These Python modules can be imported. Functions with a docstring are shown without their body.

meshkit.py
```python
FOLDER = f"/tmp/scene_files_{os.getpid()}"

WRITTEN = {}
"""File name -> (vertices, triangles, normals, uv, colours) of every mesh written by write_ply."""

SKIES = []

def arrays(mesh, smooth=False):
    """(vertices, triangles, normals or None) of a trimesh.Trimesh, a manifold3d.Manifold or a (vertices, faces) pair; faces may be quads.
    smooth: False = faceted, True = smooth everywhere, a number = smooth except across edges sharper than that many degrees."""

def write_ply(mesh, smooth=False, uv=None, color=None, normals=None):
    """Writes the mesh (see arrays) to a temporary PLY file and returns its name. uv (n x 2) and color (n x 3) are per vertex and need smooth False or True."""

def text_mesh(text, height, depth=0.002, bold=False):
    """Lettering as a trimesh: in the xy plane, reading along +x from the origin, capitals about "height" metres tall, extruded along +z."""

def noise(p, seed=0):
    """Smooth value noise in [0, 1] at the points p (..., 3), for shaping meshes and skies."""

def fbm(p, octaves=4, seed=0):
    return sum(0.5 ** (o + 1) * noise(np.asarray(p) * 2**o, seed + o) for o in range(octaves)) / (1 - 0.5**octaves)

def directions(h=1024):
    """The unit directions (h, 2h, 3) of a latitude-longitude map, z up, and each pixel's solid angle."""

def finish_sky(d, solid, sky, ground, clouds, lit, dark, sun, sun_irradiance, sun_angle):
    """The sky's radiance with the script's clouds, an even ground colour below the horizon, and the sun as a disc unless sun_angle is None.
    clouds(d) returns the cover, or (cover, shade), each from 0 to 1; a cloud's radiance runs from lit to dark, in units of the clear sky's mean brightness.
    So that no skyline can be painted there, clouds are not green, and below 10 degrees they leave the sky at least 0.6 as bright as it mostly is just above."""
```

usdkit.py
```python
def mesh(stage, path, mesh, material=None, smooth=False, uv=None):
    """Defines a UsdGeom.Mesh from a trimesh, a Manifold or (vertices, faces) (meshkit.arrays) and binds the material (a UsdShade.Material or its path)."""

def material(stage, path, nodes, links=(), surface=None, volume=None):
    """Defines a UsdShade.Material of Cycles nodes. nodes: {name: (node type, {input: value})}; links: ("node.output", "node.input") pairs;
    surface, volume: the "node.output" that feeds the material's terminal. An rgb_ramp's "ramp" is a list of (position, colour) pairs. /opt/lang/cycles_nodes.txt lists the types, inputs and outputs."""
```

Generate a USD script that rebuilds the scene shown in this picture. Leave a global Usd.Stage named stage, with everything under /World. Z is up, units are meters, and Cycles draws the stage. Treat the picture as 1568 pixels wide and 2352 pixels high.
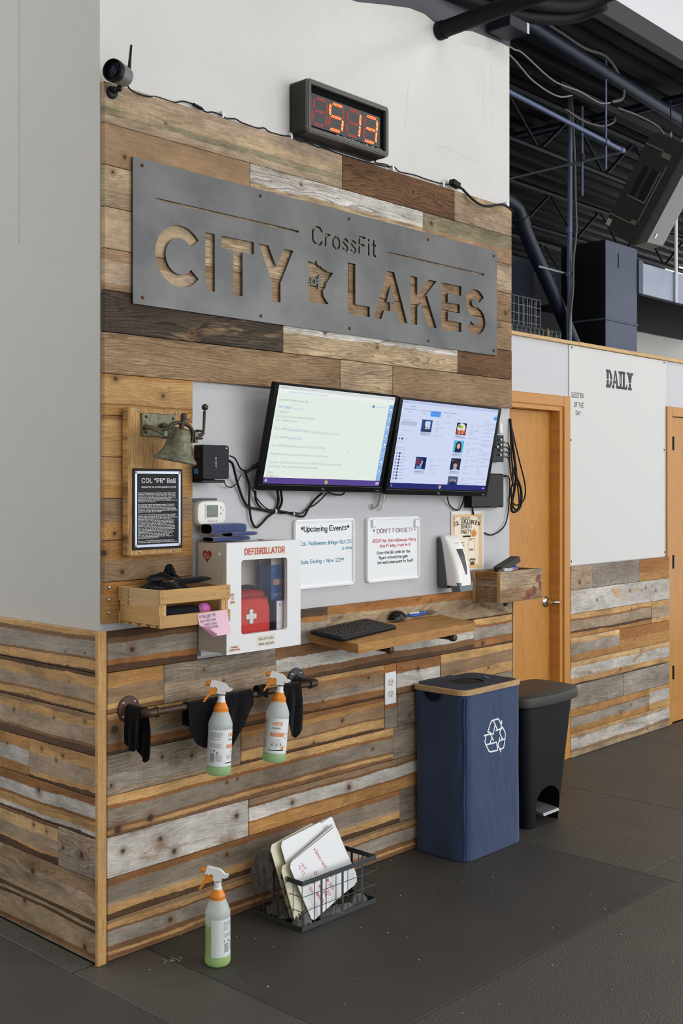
import math, random, hashlib
import numpy as np, trimesh, usdkit, meshkit
from shapely.geometry import Polygon, LineString, Point, box as sbox, MultiPolygon
from shapely.ops import unary_union
from shapely import affinity
from pxr import Usd, UsdGeom, UsdLux, UsdShade, Gf, Sdf

stage = Usd.Stage.CreateInMemory()
UsdGeom.Xform.Define(stage, '/World')
UsdGeom.Scope.Define(stage, '/World/Looks')
rnd = random.Random(11)
rng = np.random.default_rng(11)

# ------------------------------------------------------------------ camera
# world: x along the main wall to the right, y into the wall, z up; origin at the near foot of the wall corner
CX, HY, FPX, EYE = 784.0, 1113.6, 2584.3, 1.52
AX = np.array([3202.4 - CX, FPX]); AX /= np.linalg.norm(AX)
RIGHT = np.array([AX[0], -AX[1], 0.0]); FWD = np.array([AX[1], AX[0], 0.0]); UP = np.array([0, 0, 1.0])
CAM = np.array([-2.093, -3.012, EYE])
cam = UsdGeom.Camera.Define(stage, '/World/camera')
cam.AddTransformOp().Set(Gf.Matrix4d(*[*RIGHT, 0, *UP, 0, *(-FWD), 0, *CAM, 1]))
cam.CreateHorizontalApertureAttr(36.0); cam.CreateVerticalApertureAttr(54.0)
cam.CreateFocalLengthAttr(FPX / 1568 * 36.0)
cam.CreateVerticalApertureOffsetAttr(-(1176 - HY) / 1568 * 36.0)
cam.CreateClippingRangeAttr((0.05, 200.0))
cam.CreateExposureAttr(0.1)

# ------------------------------------------------------------------ light of the hall: soft daylight all round + ceiling fittings
dome = UsdLux.DomeLight.Define(stage, '/World/daylight')
dome.CreateIntensityAttr(0.46); dome.CreateColorAttr(Gf.Vec3f(0.97, 0.985, 1.0))

def rect_light(name, pos, w, h, power, color=(1, 0.97, 0.92), rot=(0, 0, 0)):
    l = UsdLux.RectLight.Define(stage, '/World/' + name)
    l.CreateWidthAttr(w); l.CreateHeightAttr(h); l.CreateIntensityAttr(power); l.CreateColorAttr(Gf.Vec3f(*color))
    l.AddTranslateOp().Set(pos); l.AddRotateXYZOp().Set(rot)
rect_light('hall_light', (1.6, -1.9, 4.7), 1.3, 0.9, 5.2)
rect_light('hall_light_001', (-1.6, -2.6, 4.7), 1.3, 0.9, 5.0)
rect_light('hall_light_002', (4.2, -2.2, 4.7), 1.3, 0.9, 5.2)
rect_light('hall_light_003', (1.2, -6.2, 4.4), 3.0, 1.5, 4.0)
# the hall's window front, far behind and to the right of the viewpoint
rect_light('window_daylight', (4.5, -8.5, 2.6), 7.0, 3.2, 3.1, (0.95, 0.98, 1.0), (80, 0, 8))

# ------------------------------------------------------------------ geometry helpers: a mesh is (V, F)
def ray(px, py):
    d = RIGHT * ((px - CX) / FPX) + FWD
    return np.array([d[0], d[1], -(py - HY) / FPX])
def at(px, py, y=0.0):
    r = ray(px, py); return CAM + r * ((y - CAM[1]) / r[1])
def atx(px, py, x=0.0):
    r = ray(px, py); return CAM + r * ((x - CAM[0]) / r[0])
def atz(px, py, z=0.0):
    r = ray(px, py); return CAM + r * ((z - CAM[2]) / r[2])
def cat(*ms):
    ms = [m for m in ms if m is not None and len(m[0])]
    n, V, F = 0, [], []
    for v, f in ms:
        V.append(np.asarray(v, float)); F.append(np.asarray(f, int) + n); n += len(v)
    return np.vstack(V), np.vstack(F)
def hull(pts):
    h = trimesh.convex.convex_hull(np.asarray(pts, float)); return np.array(h.vertices), np.array(h.faces)
_cb = np.array([(sx, sy, sz, k) for sx in (-1, 1) for sy in (-1, 1) for sz in (-1, 1) for k in range(3)], float)
def _chv(h, b):
    h = np.asarray(h, float); P = _cb[:, :3] * h
    for i in range(len(P)):
        for a in range(3):
            if a != int(_cb[i, 3]): P[i, a] -= _cb[i, a] * b
    return P
def _order_faces():
    P = _chv((1, 1, 1), 0.2); h = trimesh.convex.convex_hull(P)
    idx = [int(np.argmin(((P - v) ** 2).sum(1))) for v in h.vertices]
    return np.array(idx)[h.faces]
_CF = _order_faces()
def box(x0, x1, y0, y1, z0, z1, b=0.0):
    c = np.array([(x0 + x1) / 2, (y0 + y1) / 2, (z0 + z1) / 2]); h = np.abs([x1 - x0, y1 - y0, z1 - z0]) / 2
    if b <= 0:
        v = np.array([(sx, sy, sz) for sx in (-1, 1) for sy in (-1, 1) for sz in (-1, 1)], float) * h + c
        f = np.array([(0, 1, 3), (0, 3, 2), (4, 6, 7), (4, 7, 5), (0, 4, 5), (0, 5, 1), (2, 3, 7), (2, 7, 6), (0, 2, 6), (0, 6, 4), (1, 5, 7), (1, 7, 3)])
        return v, f
    return _chv(h, min(b, h.min() * 0.9)) + c, _CF
def hexa(p8, b=0):
    """eight corners: bottom 4 then top 4, same turning"""
    return hull(p8)
def rbox(sx, sy, sz, r, n=1):
    s = trimesh.creation.icosphere(n, r).vertices
    return hull(np.vstack([s + np.array([a * (sx / 2 - r), b * (sy / 2 - r), c * (sz / 2 - r)]) for a in (-1, 1) for b in (-1, 1) for c in (-1, 1)]))
def move(m, d): return np.asarray(m[0]) + np.asarray(d, float), m[1]
def rot(m, axis, deg, about=(0, 0, 0)):
    R = trimesh.transformations.rotation_matrix(math.radians(deg), axis)[:3, :3]
    return (np.asarray(m[0]) - about) @ R.T + about, m[1]
def frame(m, o, ux, uy):
    ux, uy = np.asarray(ux, float), np.asarray(uy, float); uz = np.cross(ux, uy)
    V = np.asarray(m[0], float); return np.asarray(o, float) + V[:, :1] * ux + V[:, 1:2] * uy + V[:, 2:3] * uz, m[1]
EX, EY, EZ = np.eye(3)
def wall(m, x, z, y=0.0): return frame(m, (x, y, z), EX, EZ)          # local x right, y up, z out of the main wall
def side(m, y, z, x=0.0): return frame(m, (x, y, z), -EY, EZ)         # the same on faces that look to -x
def basis(d):
    d = np.asarray(d, float); d = d / np.linalg.norm(d)
    a = np.array([0, 0, 1.0]) if abs(d[2]) < 0.9 else np.array([1.0, 0, 0])
    u = np.cross(a, d); u /= np.linalg.norm(u); return u, np.cross(d, u), d
def cyl(p0, p1, r0, r1=None, n=16, caps=True):
    r1 = r0 if r1 is None else r1; p0, p1 = np.asarray(p0, float), np.asarray(p1, float); u, w, d = basis(p1 - p0)
    t = np.linspace(0, 2 * np.pi, n, endpoint=False); ring = np.cos(t)[:, None] * u + np.sin(t)[:, None] * w
    V = np.vstack([p0 + ring * r0, p1 + ring * r1]); i = np.arange(n); j = (i + 1) % n
    F = np.vstack([np.c_[i, j, j + n], np.c_[i, j + n, i + n]])
    if caps:
        V = np.vstack([V, p0, p1]); F = np.vstack([F, np.c_[j, i, np.full(n, 2 * n)], np.c_[i + n, j + n, np.full(n, 2 * n + 1)]])
    return V, F
def tube(pts, r, n=8, caps=True):
    P = np.asarray(pts, float); T = np.gradient(P, axis=0); T /= np.maximum(np.linalg.norm(T, axis=1, keepdims=True), 1e-9)
    u, w, _ = basis(T[0]); t = np.linspace(0, 2 * np.pi, n, endpoint=False); V = []
    rr = np.broadcast_to(r, len(P))
    for k in range(len(P)):
        u = u - T[k] * (u @ T[k]); u /= np.linalg.norm(u); w = np.cross(T[k], u)
        V.append(P[k] + rr[k] * (np.cos(t)[:, None] * u + np.sin(t)[:, None] * w))
    V = np.vstack(V); i = np.arange(n); j = (i + 1) % n; F = []
    for k in range(len(P) - 1): F += [np.c_[i, j, j + n] + k * n, np.c_[i, j + n, i + n] + k * n]
    if caps:
        e = (len(P) - 1) * n; V = np.vstack([V, P[0], P[-1]]); F += [np.c_[j, i, np.full(n, len(V) - 2)], np.c_[i + e, j + e, np.full(n, len(V) - 1)]]
    return V, np.vstack(F)
def spline(pts, k=6):
    P = np.asarray(pts, float); Q = np.vstack([2 * P[0] - P[1], P, 2 * P[-1] - P[-2]]); out = []
    for i in range(1, len(Q) - 2):
        for t in np.linspace(0, 1, k, endpoint=False):
            out.append(0.5 * (2 * Q[i] + (Q[i + 1] - Q[i - 1]) * t + (2 * Q[i - 1] - 5 * Q[i] + 4 * Q[i + 1] - Q[i + 2]) * t * t + (3 * Q[i] - Q[i - 1] - 3 * Q[i + 1] + Q[i + 2]) * t ** 3))
    return np.array(out + [P[-1]])
def cable(pts, r=0.003, k=6, n=7): return tube(spline(pts, k), r, n)
def sphere(c, r, n=2):
    s = trimesh.creation.icosphere(n); return np.array(s.vertices) * np.asarray(r) + np.asarray(c, float), np.array(s.faces)
def lathe(prof, n=32, o=(0, 0, 0), axis=(0, 0, 1)):
    u, w, d = basis(axis); t = np.linspace(0, 2 * np.pi, n, endpoint=False); ring = np.cos(t)[:, None] * u + np.sin(t)[:, None] * w
    V = np.vstack([np.asarray(o, float) + ring * r + d * z for r, z in prof]); i = np.arange(n); j = (i + 1) % n
    return V, np.vstack([x for k in range(len(prof) - 1) for x in (np.c_[i, j, j + n] + k * n, np.c_[i, j + n, i + n] + k * n)])
def prism(poly, h):
    """polygon (x, y) raised from z=0 to z=h"""
    ms = []
    for g in getattr(poly, 'geoms', [poly]):
        if g.area > 1e-10:
            m = trimesh.creation.extrude_polygon(g, h, engine='earcut'); ms.append((np.array(m.vertices), np.array(m.faces)))
    return cat(*ms)
def flat(poly, z=0.0):
    ms = []
    for g in getattr(poly, 'geoms', [poly]):
        if g.area > 1e-12:
            v, f = trimesh.creation.triangulate_polygon(g, engine='earcut'); v = np.asarray(v)
            a = np.cross(v[f[:, 1]] - v[f[:, 0]], v[f[:, 2]] - v[f[:, 0]]); f = np.where((a < 0)[:, None], f[:, ::-1], f)
            ms.append((np.c_[v, np.full(len(v), z)], f))
    return cat(*ms)
def rrect(x0, y0, x1, y1, r): return sbox(x0 + r, y0 + r, x1 - r, y1 - r).buffer(r, 5)
def loft(rings, close=True, caps=(False, False)):
    """rings: list of (n, 3) loops"""
    n = len(rings[0]); V = np.vstack(rings); i = np.arange(n); j = (i + 1) % n
    F = [x for k in range(len(rings) - 1) for x in (np.c_[i, j, j + n] + k * n, np.c_[i, j + n, i + n] + k * n)]
    if caps[0]: V = np.vstack([V, rings[0].mean(0)]); F.append(np.c_[j, i, np.full(n, len(V) - 1)])
    if caps[1]: V = np.vstack([V, rings[-1].mean(0)]); e = (len(rings) - 1) * n; F.append(np.c_[i + e, j + e, np.full(n, len(V) - 1)])
    return V, np.vstack(F)
def grid_sheet(P):
    """P (a, b, 3) points to a mesh"""
    a, b = P.shape[:2]; k = np.arange(a * b).reshape(a, b); q = [k[:-1, :-1].ravel(), k[1:, :-1].ravel(), k[1:, 1:].ravel(), k[:-1, 1:].ravel()]
    return P.reshape(-1, 3), np.vstack([np.c_[q[0], q[1], q[2]], np.c_[q[0], q[2], q[3]]])
def thick(m, t):
    """a sheet given a thickness t"""
    tm = trimesh.Trimesh(m[0], m[1], process=False); n = np.array(tm.vertex_normals); V = np.asarray(m[0])
    e = tm.edges_sorted; u, c = np.unique(e, axis=0, return_counts=True); bd = {tuple(x) for x in u[c == 1]}
    k = len(V); F = [np.asarray(m[1]), np.asarray(m[1])[:, ::-1] + k]
    S = [(b, a, a + k, b + k) for a, b in tm.edges if (min(a, b), max(a, b)) in bd]
    S = np.array(S); F += [S[:, [0, 1, 2]], S[:, [0, 2, 3]]] if len(S) else []
    return np.vstack([V, V - n * t]), np.vstack(F)

# ------------------------------------------------------------------ scene helpers
_used = {}
def _path(parent, name):
    k = _used.get((parent, name), 0); _used[(parent, name)] = k + 1
    return f'{parent}/{name}' + (f'_{k:03d}' if k else '')
class Thing:
    def __init__(s, path, loc, prim): s.path, s.loc, s.prim = path, np.asarray(loc, float), prim
def tag(prim, label=None, cat_=None, group=None, kind=None):
    for k, v in (('label', label), ('category', cat_), ('group', group), ('kind', kind)):
        if v: prim.SetCustomDataByKey(k, v)
def thing(name, label, cat_, loc=(0, 0, 0), group=None, kind=None):
    p = _path('/World', name); x = UsdGeom.Xform.Define(stage, p); x.AddTranslateOp().Set(Gf.Vec3d(*map(float, loc)))
    tag(x.GetPrim(), label, cat_, group, kind); return Thing(p, loc, x.GetPrim())
def part(t, name, m, mt, label=None, smooth=False, uv=None, kind=None):
    p = _path(t.path, name); V = np.asarray(m[0], float) - t.loc
    g = usdkit.mesh(stage, p, (V, m[1]), mt, smooth=smooth, uv=uv)
    tag(g.GetPrim(), label, None, None, kind); return Thing(p, t.loc, g.GetPrim())
def copy_of(t, loc, rz=0, ry=0, label=None, group=None):
    p = _path('/World', t.path.split('/')[-1]); x = UsdGeom.Xform.Define(stage, p)
    x.GetPrim().GetReferences().AddInternalReference(t.path)
    x.ClearXformOpOrder()
    x.AddTranslateOp().Set(Gf.Vec3d(*map(float, loc)))
    if rz or ry: x.AddRotateXYZOp().Set(Gf.Vec3f(0, ry, rz))
    tag(x.GetPrim(), label, None, group); x.GetPrim().SetInstanceable(True); return Thing(p, loc, x.GetPrim())

# ------------------------------------------------------------------ materials
def C(h):
    if not isinstance(h, str): return tuple(h)
    h = h.lstrip('#'); c = [int(h[i:i + 2], 16) / 255 for i in (0, 2, 4)]
    return tuple(x / 12.92 if x < 0.04045 else ((x + 0.055) / 1.055) ** 2.4 for x in c)
_mats = {}
def mat(name, color, rough=0.5, metal=0.0, spec=0.5, vary=0.0, vscale=8.0, bump=0.0, bscale=60.0, coat=0.0, sheen=0.0, color2=None):
    if name in _mats: return _mats[name]
    c = C(color)
    if max(c) < 0.03 and metal < .2: spec = min(spec, 0.22)
    N = {'p': ('principled_bsdf', {'base_color': c, 'roughness': rough, 'metallic': metal, 'specular_ior_level': spec, 'coat_weight': coat, 'sheen_weight': sheen})}; L = []
    if vary or bump: N['g'] = ('geometry', {})
    if vary:
        c2 = C(color2) if color2 else tuple(x * (1 - vary) for x in c)
        N['n'] = ('noise_texture', {'scale': vscale, 'detail': 5, 'roughness': 0.6})
        N['r'] = ('rgb_ramp', {'ramp': [(0.32, c2), (0.62, c)]})
        L += [('g.position', 'n.vector'), ('n.fac', 'r.fac'), ('r.color', 'p.base_color')]
    if bump:
        N['bn'] = ('noise_texture', {'scale': bscale, 'detail': 3}); N['b'] = ('bump', {'strength': bump, 'distance': 0.004})
        L += [('g.position', 'bn.vector'), ('bn.fac', 'b.height'), ('b.normal', 'p.normal')]
    _mats[name] = usdkit.material(stage, '/World/Looks/' + name, N, L, surface='p.BSDF'); return _mats[name]
def glow(name, color, strength=1.0):
    if name in _mats: return _mats[name]
    _mats[name] = usdkit.material(stage, '/World/Looks/' + name, {'e': ('emission', {'color': C(color), 'strength': strength})}, [], surface='e.emission'); return _mats[name]
def glass(name, tint=(1, 1, 1), ior=1.45, rough=0.02):
    if name in _mats: return _mats[name]
    _mats[name] = usdkit.material(stage, '/World/Looks/' + name, {'t': ('transparent_bsdf', {'color': tint}), 'g': ('glossy_bsdf', {'roughness': rough}), 'f': ('fresnel', {'IOR': ior}), 'm': ('mix_closure', {})},
        [('f.fac', 'm.fac'), ('t.BSDF', 'm.closure1'), ('g.BSDF', 'm.closure2')], surface='m.closure'); return _mats[name]

WOODC = {'K': '#4b4238', 'D': '#5a4330', 'B': '#876344', 'O': '#ad7643', 'T': '#caa06a', 'L': '#d6b484', 'P': '#b39d7e', 'G': '#a49a8d', 'g': '#948878', 'W': '#cfcac2', 'w': '#b09b83', 'n': '#9c8062', 'Y': '#cfa46c', 'R': '#996a40', 'M': '#8a8268', 'o': '#b98a52', 'k': '#c98e48', 'm': '#6b4c33'}
def wood(name, bands='w1', knots=(), grain=0.5, cath=0.0, blot=0.35, wav=0.05, blotc=None, saw=0.05, rough=0.75, gscale=1.0, mott=0.36, specks=True):
    """board: uv = (metres along, 0..1 across from its lower edge). bands: letters with the place where each ends, counted from the top edge down.
    knots: (u, v, size) with v from the top."""
    if name in _mats: return _mats[name]
    seed = int(hashlib.md5(name.encode()).hexdigest()[:6], 16) % 997
    st, a = [], 0.0
    for tok in bands.split():
        e = float(tok[1:]); c = C(WOODC[tok[0]]); st += [(a + 1e-4, c), (max(e - 0.02, a + 2e-4), c)]; a = e
    st = [(min(max(p * 0.8 + 0.1, 0), 1), c) for p, c in st]; st = [(0.0, st[0][1])] + st + [(1.0, st[-1][1])]
    N, L = {}, []
    N['tc'] = ('texture_coordinate', {}); N['s'] = ('separate_xyz', {}); L.append(('tc.UV', 's.vector'))
    def mapped(n, sx, sy, sc, det=3, rg=0.55, dist=0.0, src='tc.UV', dz=0.0):
        N['m' + n] = ('mapping', {'scale': (sx, sy, 1), 'location': (seed * 1.37, seed * 0.73, dz + seed)}); N[n] = ('noise_texture', {'scale': sc, 'detail': det, 'roughness': rg, 'distortion': dist})
        L.extend([(src, f'm{n}.vector'), (f'm{n}.vector', f'{n}.vector')])
    def mth(n, op, a, b=None, c=None, clamp=False):
        d = {'math_type': op, 'use_clamp': clamp}
        for k, x in (('value1', a), ('value2', b), ('value3', c)):
            if isinstance(x, str): L.append((x, f'{n}.{k}'))
            elif x is not None: d[k] = float(x)
        N[n] = ('math', d)
    # wandering edges of the bands
    mapped('n1', 2.2, 0.6, 1.0, 3); mapped('n2', 42, 2, 1.0, 4, 0.7)
    mth('e1', 'multiply_add', 'n1.fac', wav * 5, -wav * 2.5); mth('e2', 'multiply_add', 'n2.fac', 0.09, -0.045)
    mth('e3', 'add', 'e1.value', 'e2.value'); mth('top', 'subtract', 1.0, 's.y'); mth('tv', 'add', 'top.value', 'e3.value')
    mth('tv2', 'multiply_add', 'tv.value', 0.8, 0.1)
    N['ramp'] = ('rgb_ramp', {'ramp': st}); L.append(('tv2.value', 'ramp.fac')); col = 'ramp.color'
    def mixc(n, typ, fac, c1, c2):
        d = {'mix_type': typ}
        for k, x in (('fac', fac), ('color1', c1), ('color2', c2)):
            if isinstance(x, str): L.append((x, f'{n}.{k}'))
            elif k == 'fac': d[k] = float(x)
            else: d[k] = C(x) if isinstance(x, str) else tuple(x)
        N[n] = ('mix', d); return n + '.color'
    # weathering blotches
    mapped('bl', 5, 1.6, 1.0, 5, 0.65, 0.6); N['blr'] = ('rgb_ramp', {'ramp': [(0.3, (1 - blot,) * 3), (0.5, (0.97,) * 3), (0.72, (1 + blot * 0.7, 1 + blot * 0.66, 1 + blot * 0.62))]}); L.append(('bl.fac', 'blr.fac'))
    col = mixc('x1', 'multiply', 1.0, col, 'blr.color')
    if blotc:
        mapped('bc', 3.2, 1.1, 1.0, 5, 0.6, 1.2, dz=5); N['bcr'] = ('rgb_ramp', {'ramp': [(0.56, (0, 0, 0)), (0.66, (0.8, 0.8, 0.8))]}); L.append(('bc.fac', 'bcr.fac'))
        col = mixc('xb', 'mix', 'bcr.color', col, C(WOODC[blotc]))
    # grey and brown mottling, and long tone drifts along the board
    if mott:
        mapped('mt', 11, 4.5, 1.0, 6, 0.72, 0.8, dz=9); N['mtr'] = ('rgb_ramp', {'ramp': [(0.43, (0, 0, 0)), (0.70, (mott,) * 3)]}); L.append(('mt.fac', 'mtr.fac'))
        col = mixc('xm', 'mix', 'mtr.color', col, C('#6a4c34'))
        mapped('dr', 1.7, 0.8, 1.0, 2, 0.5, dz=3); N['drr'] = ('rgb_ramp', {'ramp': [(0.3, (1 - mott * 0.75, 1 - mott * 0.85, 1 - mott * 0.95)), (0.5, (1, 1, 1)), (0.7, (1 + mott * 0.55,) * 3)]}); L.append(('dr.fac', 'drr.fac'))
        col = mixc('xd', 'multiply', 1.0, col, 'drr.color')
    # knots bend the grain
    bend = None
    for i, (ku, kv, kr) in enumerate(knots):
        mth(f'ka{i}', 'multiply_add', 's.x', 7.5 / kr, -ku * 7.5 / kr); mth(f'kb{i}', 'multiply_add', 's.y', 1.0 / kr, -(1 - kv) / kr)
        mth(f'kc{i}', 'multiply', f'ka{i}.value', f'ka{i}.value'); mth(f'kd{i}', 'multiply_add', f'kb{i}.value', f'kb{i}.value', f'kc{i}.value')
        mth(f'ke{i}', 'multiply_add', f'kd{i}.value', 0.06, 1.0); mth(f'kf{i}', 'divide', kr * 2.2, f'ke{i}.value')
        if bend is None: bend = f'kf{i}.value'
        else: mth(f'kg{i}', 'add', bend, f'kf{i}.value'); bend = f'kg{i}.value'
    # fine grain along the board
    if bend is None: mth('gv', 'add', 's.y', 0.0)
    else: mth('gv', 'add', 's.y', bend)
    N['cv'] = ('combine_xyz', {'z': float(seed)}); L += [('s.x', 'cv.x'), ('gv.value', 'cv.y')]
    mapped('gr', 5.0, 46 * gscale, 1.0, 6, 0.75, 0.3, src='cv.vector'); N['grr'] = ('rgb_ramp', {'ramp': [(0.30, (1 - grain * 1.15,) * 3), (0.47, (1, 1, 1)), (0.70, (1 + grain * 0.55,) * 3)]}); L.append(('gr.fac', 'grr.fac'))
    col = mixc('x2', 'multiply', 1.0, col, 'grr.color')
    mapped('gf', 24.0, 150 * gscale, 1.0, 4, 0.75, 0.0, src='cv.vector'); N['gfr'] = ('rgb_ramp', {'ramp': [(0.34, (1 - grain * 0.95,) * 3), (0.5, (1, 1, 1)), (0.68, (1 + grain * 0.4,) * 3)]}); L.append(('gf.fac', 'gfr.fac'))
    col = mixc('x2b', 'multiply', 1.0, col, 'gfr.color')
    hgt = 'gr.fac'
    if cath > 0:
        mapped('cd', 1.1, 1.3, 1.0, 3, 0.5); mth('cdx', 'multiply_add', 'cd.fac', 1.6, 'gv.value')
        mapped('cj', 9, 20, 1.0, 3, 0.6); mth('cdy', 'multiply_add', 'cj.fac', 0.06, 'cdx.value')
        N['cv3'] = ('combine_xyz', {'z': float(seed)}); L.append(('cdy.value', 'cv3.y'))
        N['wv'] = ('wave_texture', {'bands_direction': 'y', 'profile': 'saw', 'scale': 3.4, 'distortion': 0.0, 'detail': 0.0}); L.append(('cv3.vector', 'wv.vector'))
        N['wvr'] = ('rgb_ramp', {'ramp': [(0.0, (1 + cath * 0.5,) * 3), (0.55, (1, 1, 1)), (0.85, (1 - cath,) * 3), (1.0, (1 - cath * 0.5,) * 3)]}); L.append(('wv.fac', 'wvr.fac'))
        col = mixc('x3', 'multiply', 1.0, col, 'wvr.color')
    if saw:
        mapped('sw', 160, 1.2, 1.0, 2, 0.5, 0.4); N['swr'] = ('rgb_ramp', {'ramp': [(0.35, (1 - saw,) * 3), (0.6, (1 + saw * 0.5,) * 3)]}); L.append(('sw.fac', 'swr.fac'))
        col = mixc('x4', 'multiply', 1.0, col, 'swr.color')
    for i, (ku, kv, kr) in enumerate(knots):
        mth(f'kn{i}', 'sqrt', f'kd{i}.value'); mapped(f'kx{i}', 26, 4, 1.0, 3)
        mth(f'ko{i}', 'multiply_add', f'kx{i}.fac', 0.9, f'kn{i}.value')
        N[f'kr{i}'] = ('rgb_ramp', {'ramp': [(0.0, (0.97,) * 3), (0.34, (0.9,) * 3), (0.42, (0.6,) * 3), (0.6, (0.4,) * 3), (0.98, (0.0,) * 3)]})
        mth(f'kh{i}', 'multiply', f'ko{i}.value', 0.32, clamp=True); L.append((f'kh{i}.value', f'kr{i}.fac'))
        N[f'kq{i}'] = ('rgb_ramp', {'ramp': [(0.0, C('#1d150e')), (0.2, C('#4a3726')), (0.29, C('#2b1f15')), (0.36, C('#5c452f')), (0.5, C('#7a5a3a'))]}); L.append((f'kh{i}.value', f'kq{i}.fac'))
        col = mixc(f'kz{i}', 'mix', f'kr{i}.color', col, f'kq{i}.color')
    # small nail specks
    if specks:
      mapped('sp', 11, 1.9, 1.0, 0); N['spv'] = ('voronoi_texture', {'scale': 1.0}); L.append(('msp.vector', 'spv.vector'))
      N['spr'] = ('rgb_ramp', {'ramp': [(0.0, (0.7,) * 3), (0.016, (0.6,) * 3), (0.032, (0, 0, 0))]}); L.append(('spv.distance', 'spr.fac'))
      col = mixc('x5', 'mix', 'spr.color', col, C('#2a1f17'))
    N['p'] = ('principled_bsdf', {'roughness': rough, 'specular_ior_level': 0.25}); L.append((col, 'p.base_color'))
    N['bp'] = ('bump', {'strength': 0.35, 'distance': 0.0025}); L += [(hgt, 'bp.height'), ('bp.normal', 'p.normal')]
    _mats[name] = usdkit.material(stage, '/World/Looks/' + name, N, L, surface='p.BSDF'); return _mats[name]
def board_uv(V, ax, ac, u0=0.0, w=None):
    """uv of a board: metres along axis ax, 0..1 across axis ac (a second axis adds in, so that no face is smeared)"""
    V = np.asarray(V); lo, hi = V[:, ac].min(), V[:, ac].max(); o = 3 - ax - ac
    return np.c_[V[:, ax] - V[:, ax].min() + u0, (V[:, ac] - lo) / max(hi - lo, 1e-6) * (1.0 if w is None else w)]
def wpart(t, name, m, mt, ax, ac, label=None, u0=None, w=None):
    """a wooden piece with the grain along axis ax"""
    V = np.asarray(m[0]); u0 = rnd.uniform(0, 9) if u0 is None else u0
    # faces unshared so that end faces keep clean uv
    return part(t, name, m, mt, label, uv=board_uv(V, ax, ac, u0, w))

# ================================================================== THE SETTING
M_wall = mat('wall_paint', '#d6d4d0', 0.36, spec=0.45, vary=0.06, vscale=2.2, bump=0.32, bscale=45)
M_wallg = mat('wall_paint_grey', '#cfcfd2', 0.5, spec=0.3, vary=0.04, vscale=3, bump=0.1, bscale=70)
M_left = mat('wall_paint_left', '#c9c6c0', 0.55, spec=0.3, vary=0.04, vscale=1.6, bump=0.1, bscale=55)
M_dark = mat('ceiling_navy_paint', '#14161d', 0.6, spec=0.3)
M_white = mat('white_paint', '#e6e6e8', 0.6)
M_rub = mat('rubber_smooth', '#46433f', 0.6, spec=0.4, vary=0.2, vscale=2.6, bump=0.35, bscale=300)
M_rubt = mat('rubber_pebbled', '#504d47', 0.48, spec=0.5, vary=0.18, vscale=2.4, bump=1.0, bscale=150)
M_screw = mat('screw_steel', '#b9b9b5', 0.35, 0.9)

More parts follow.
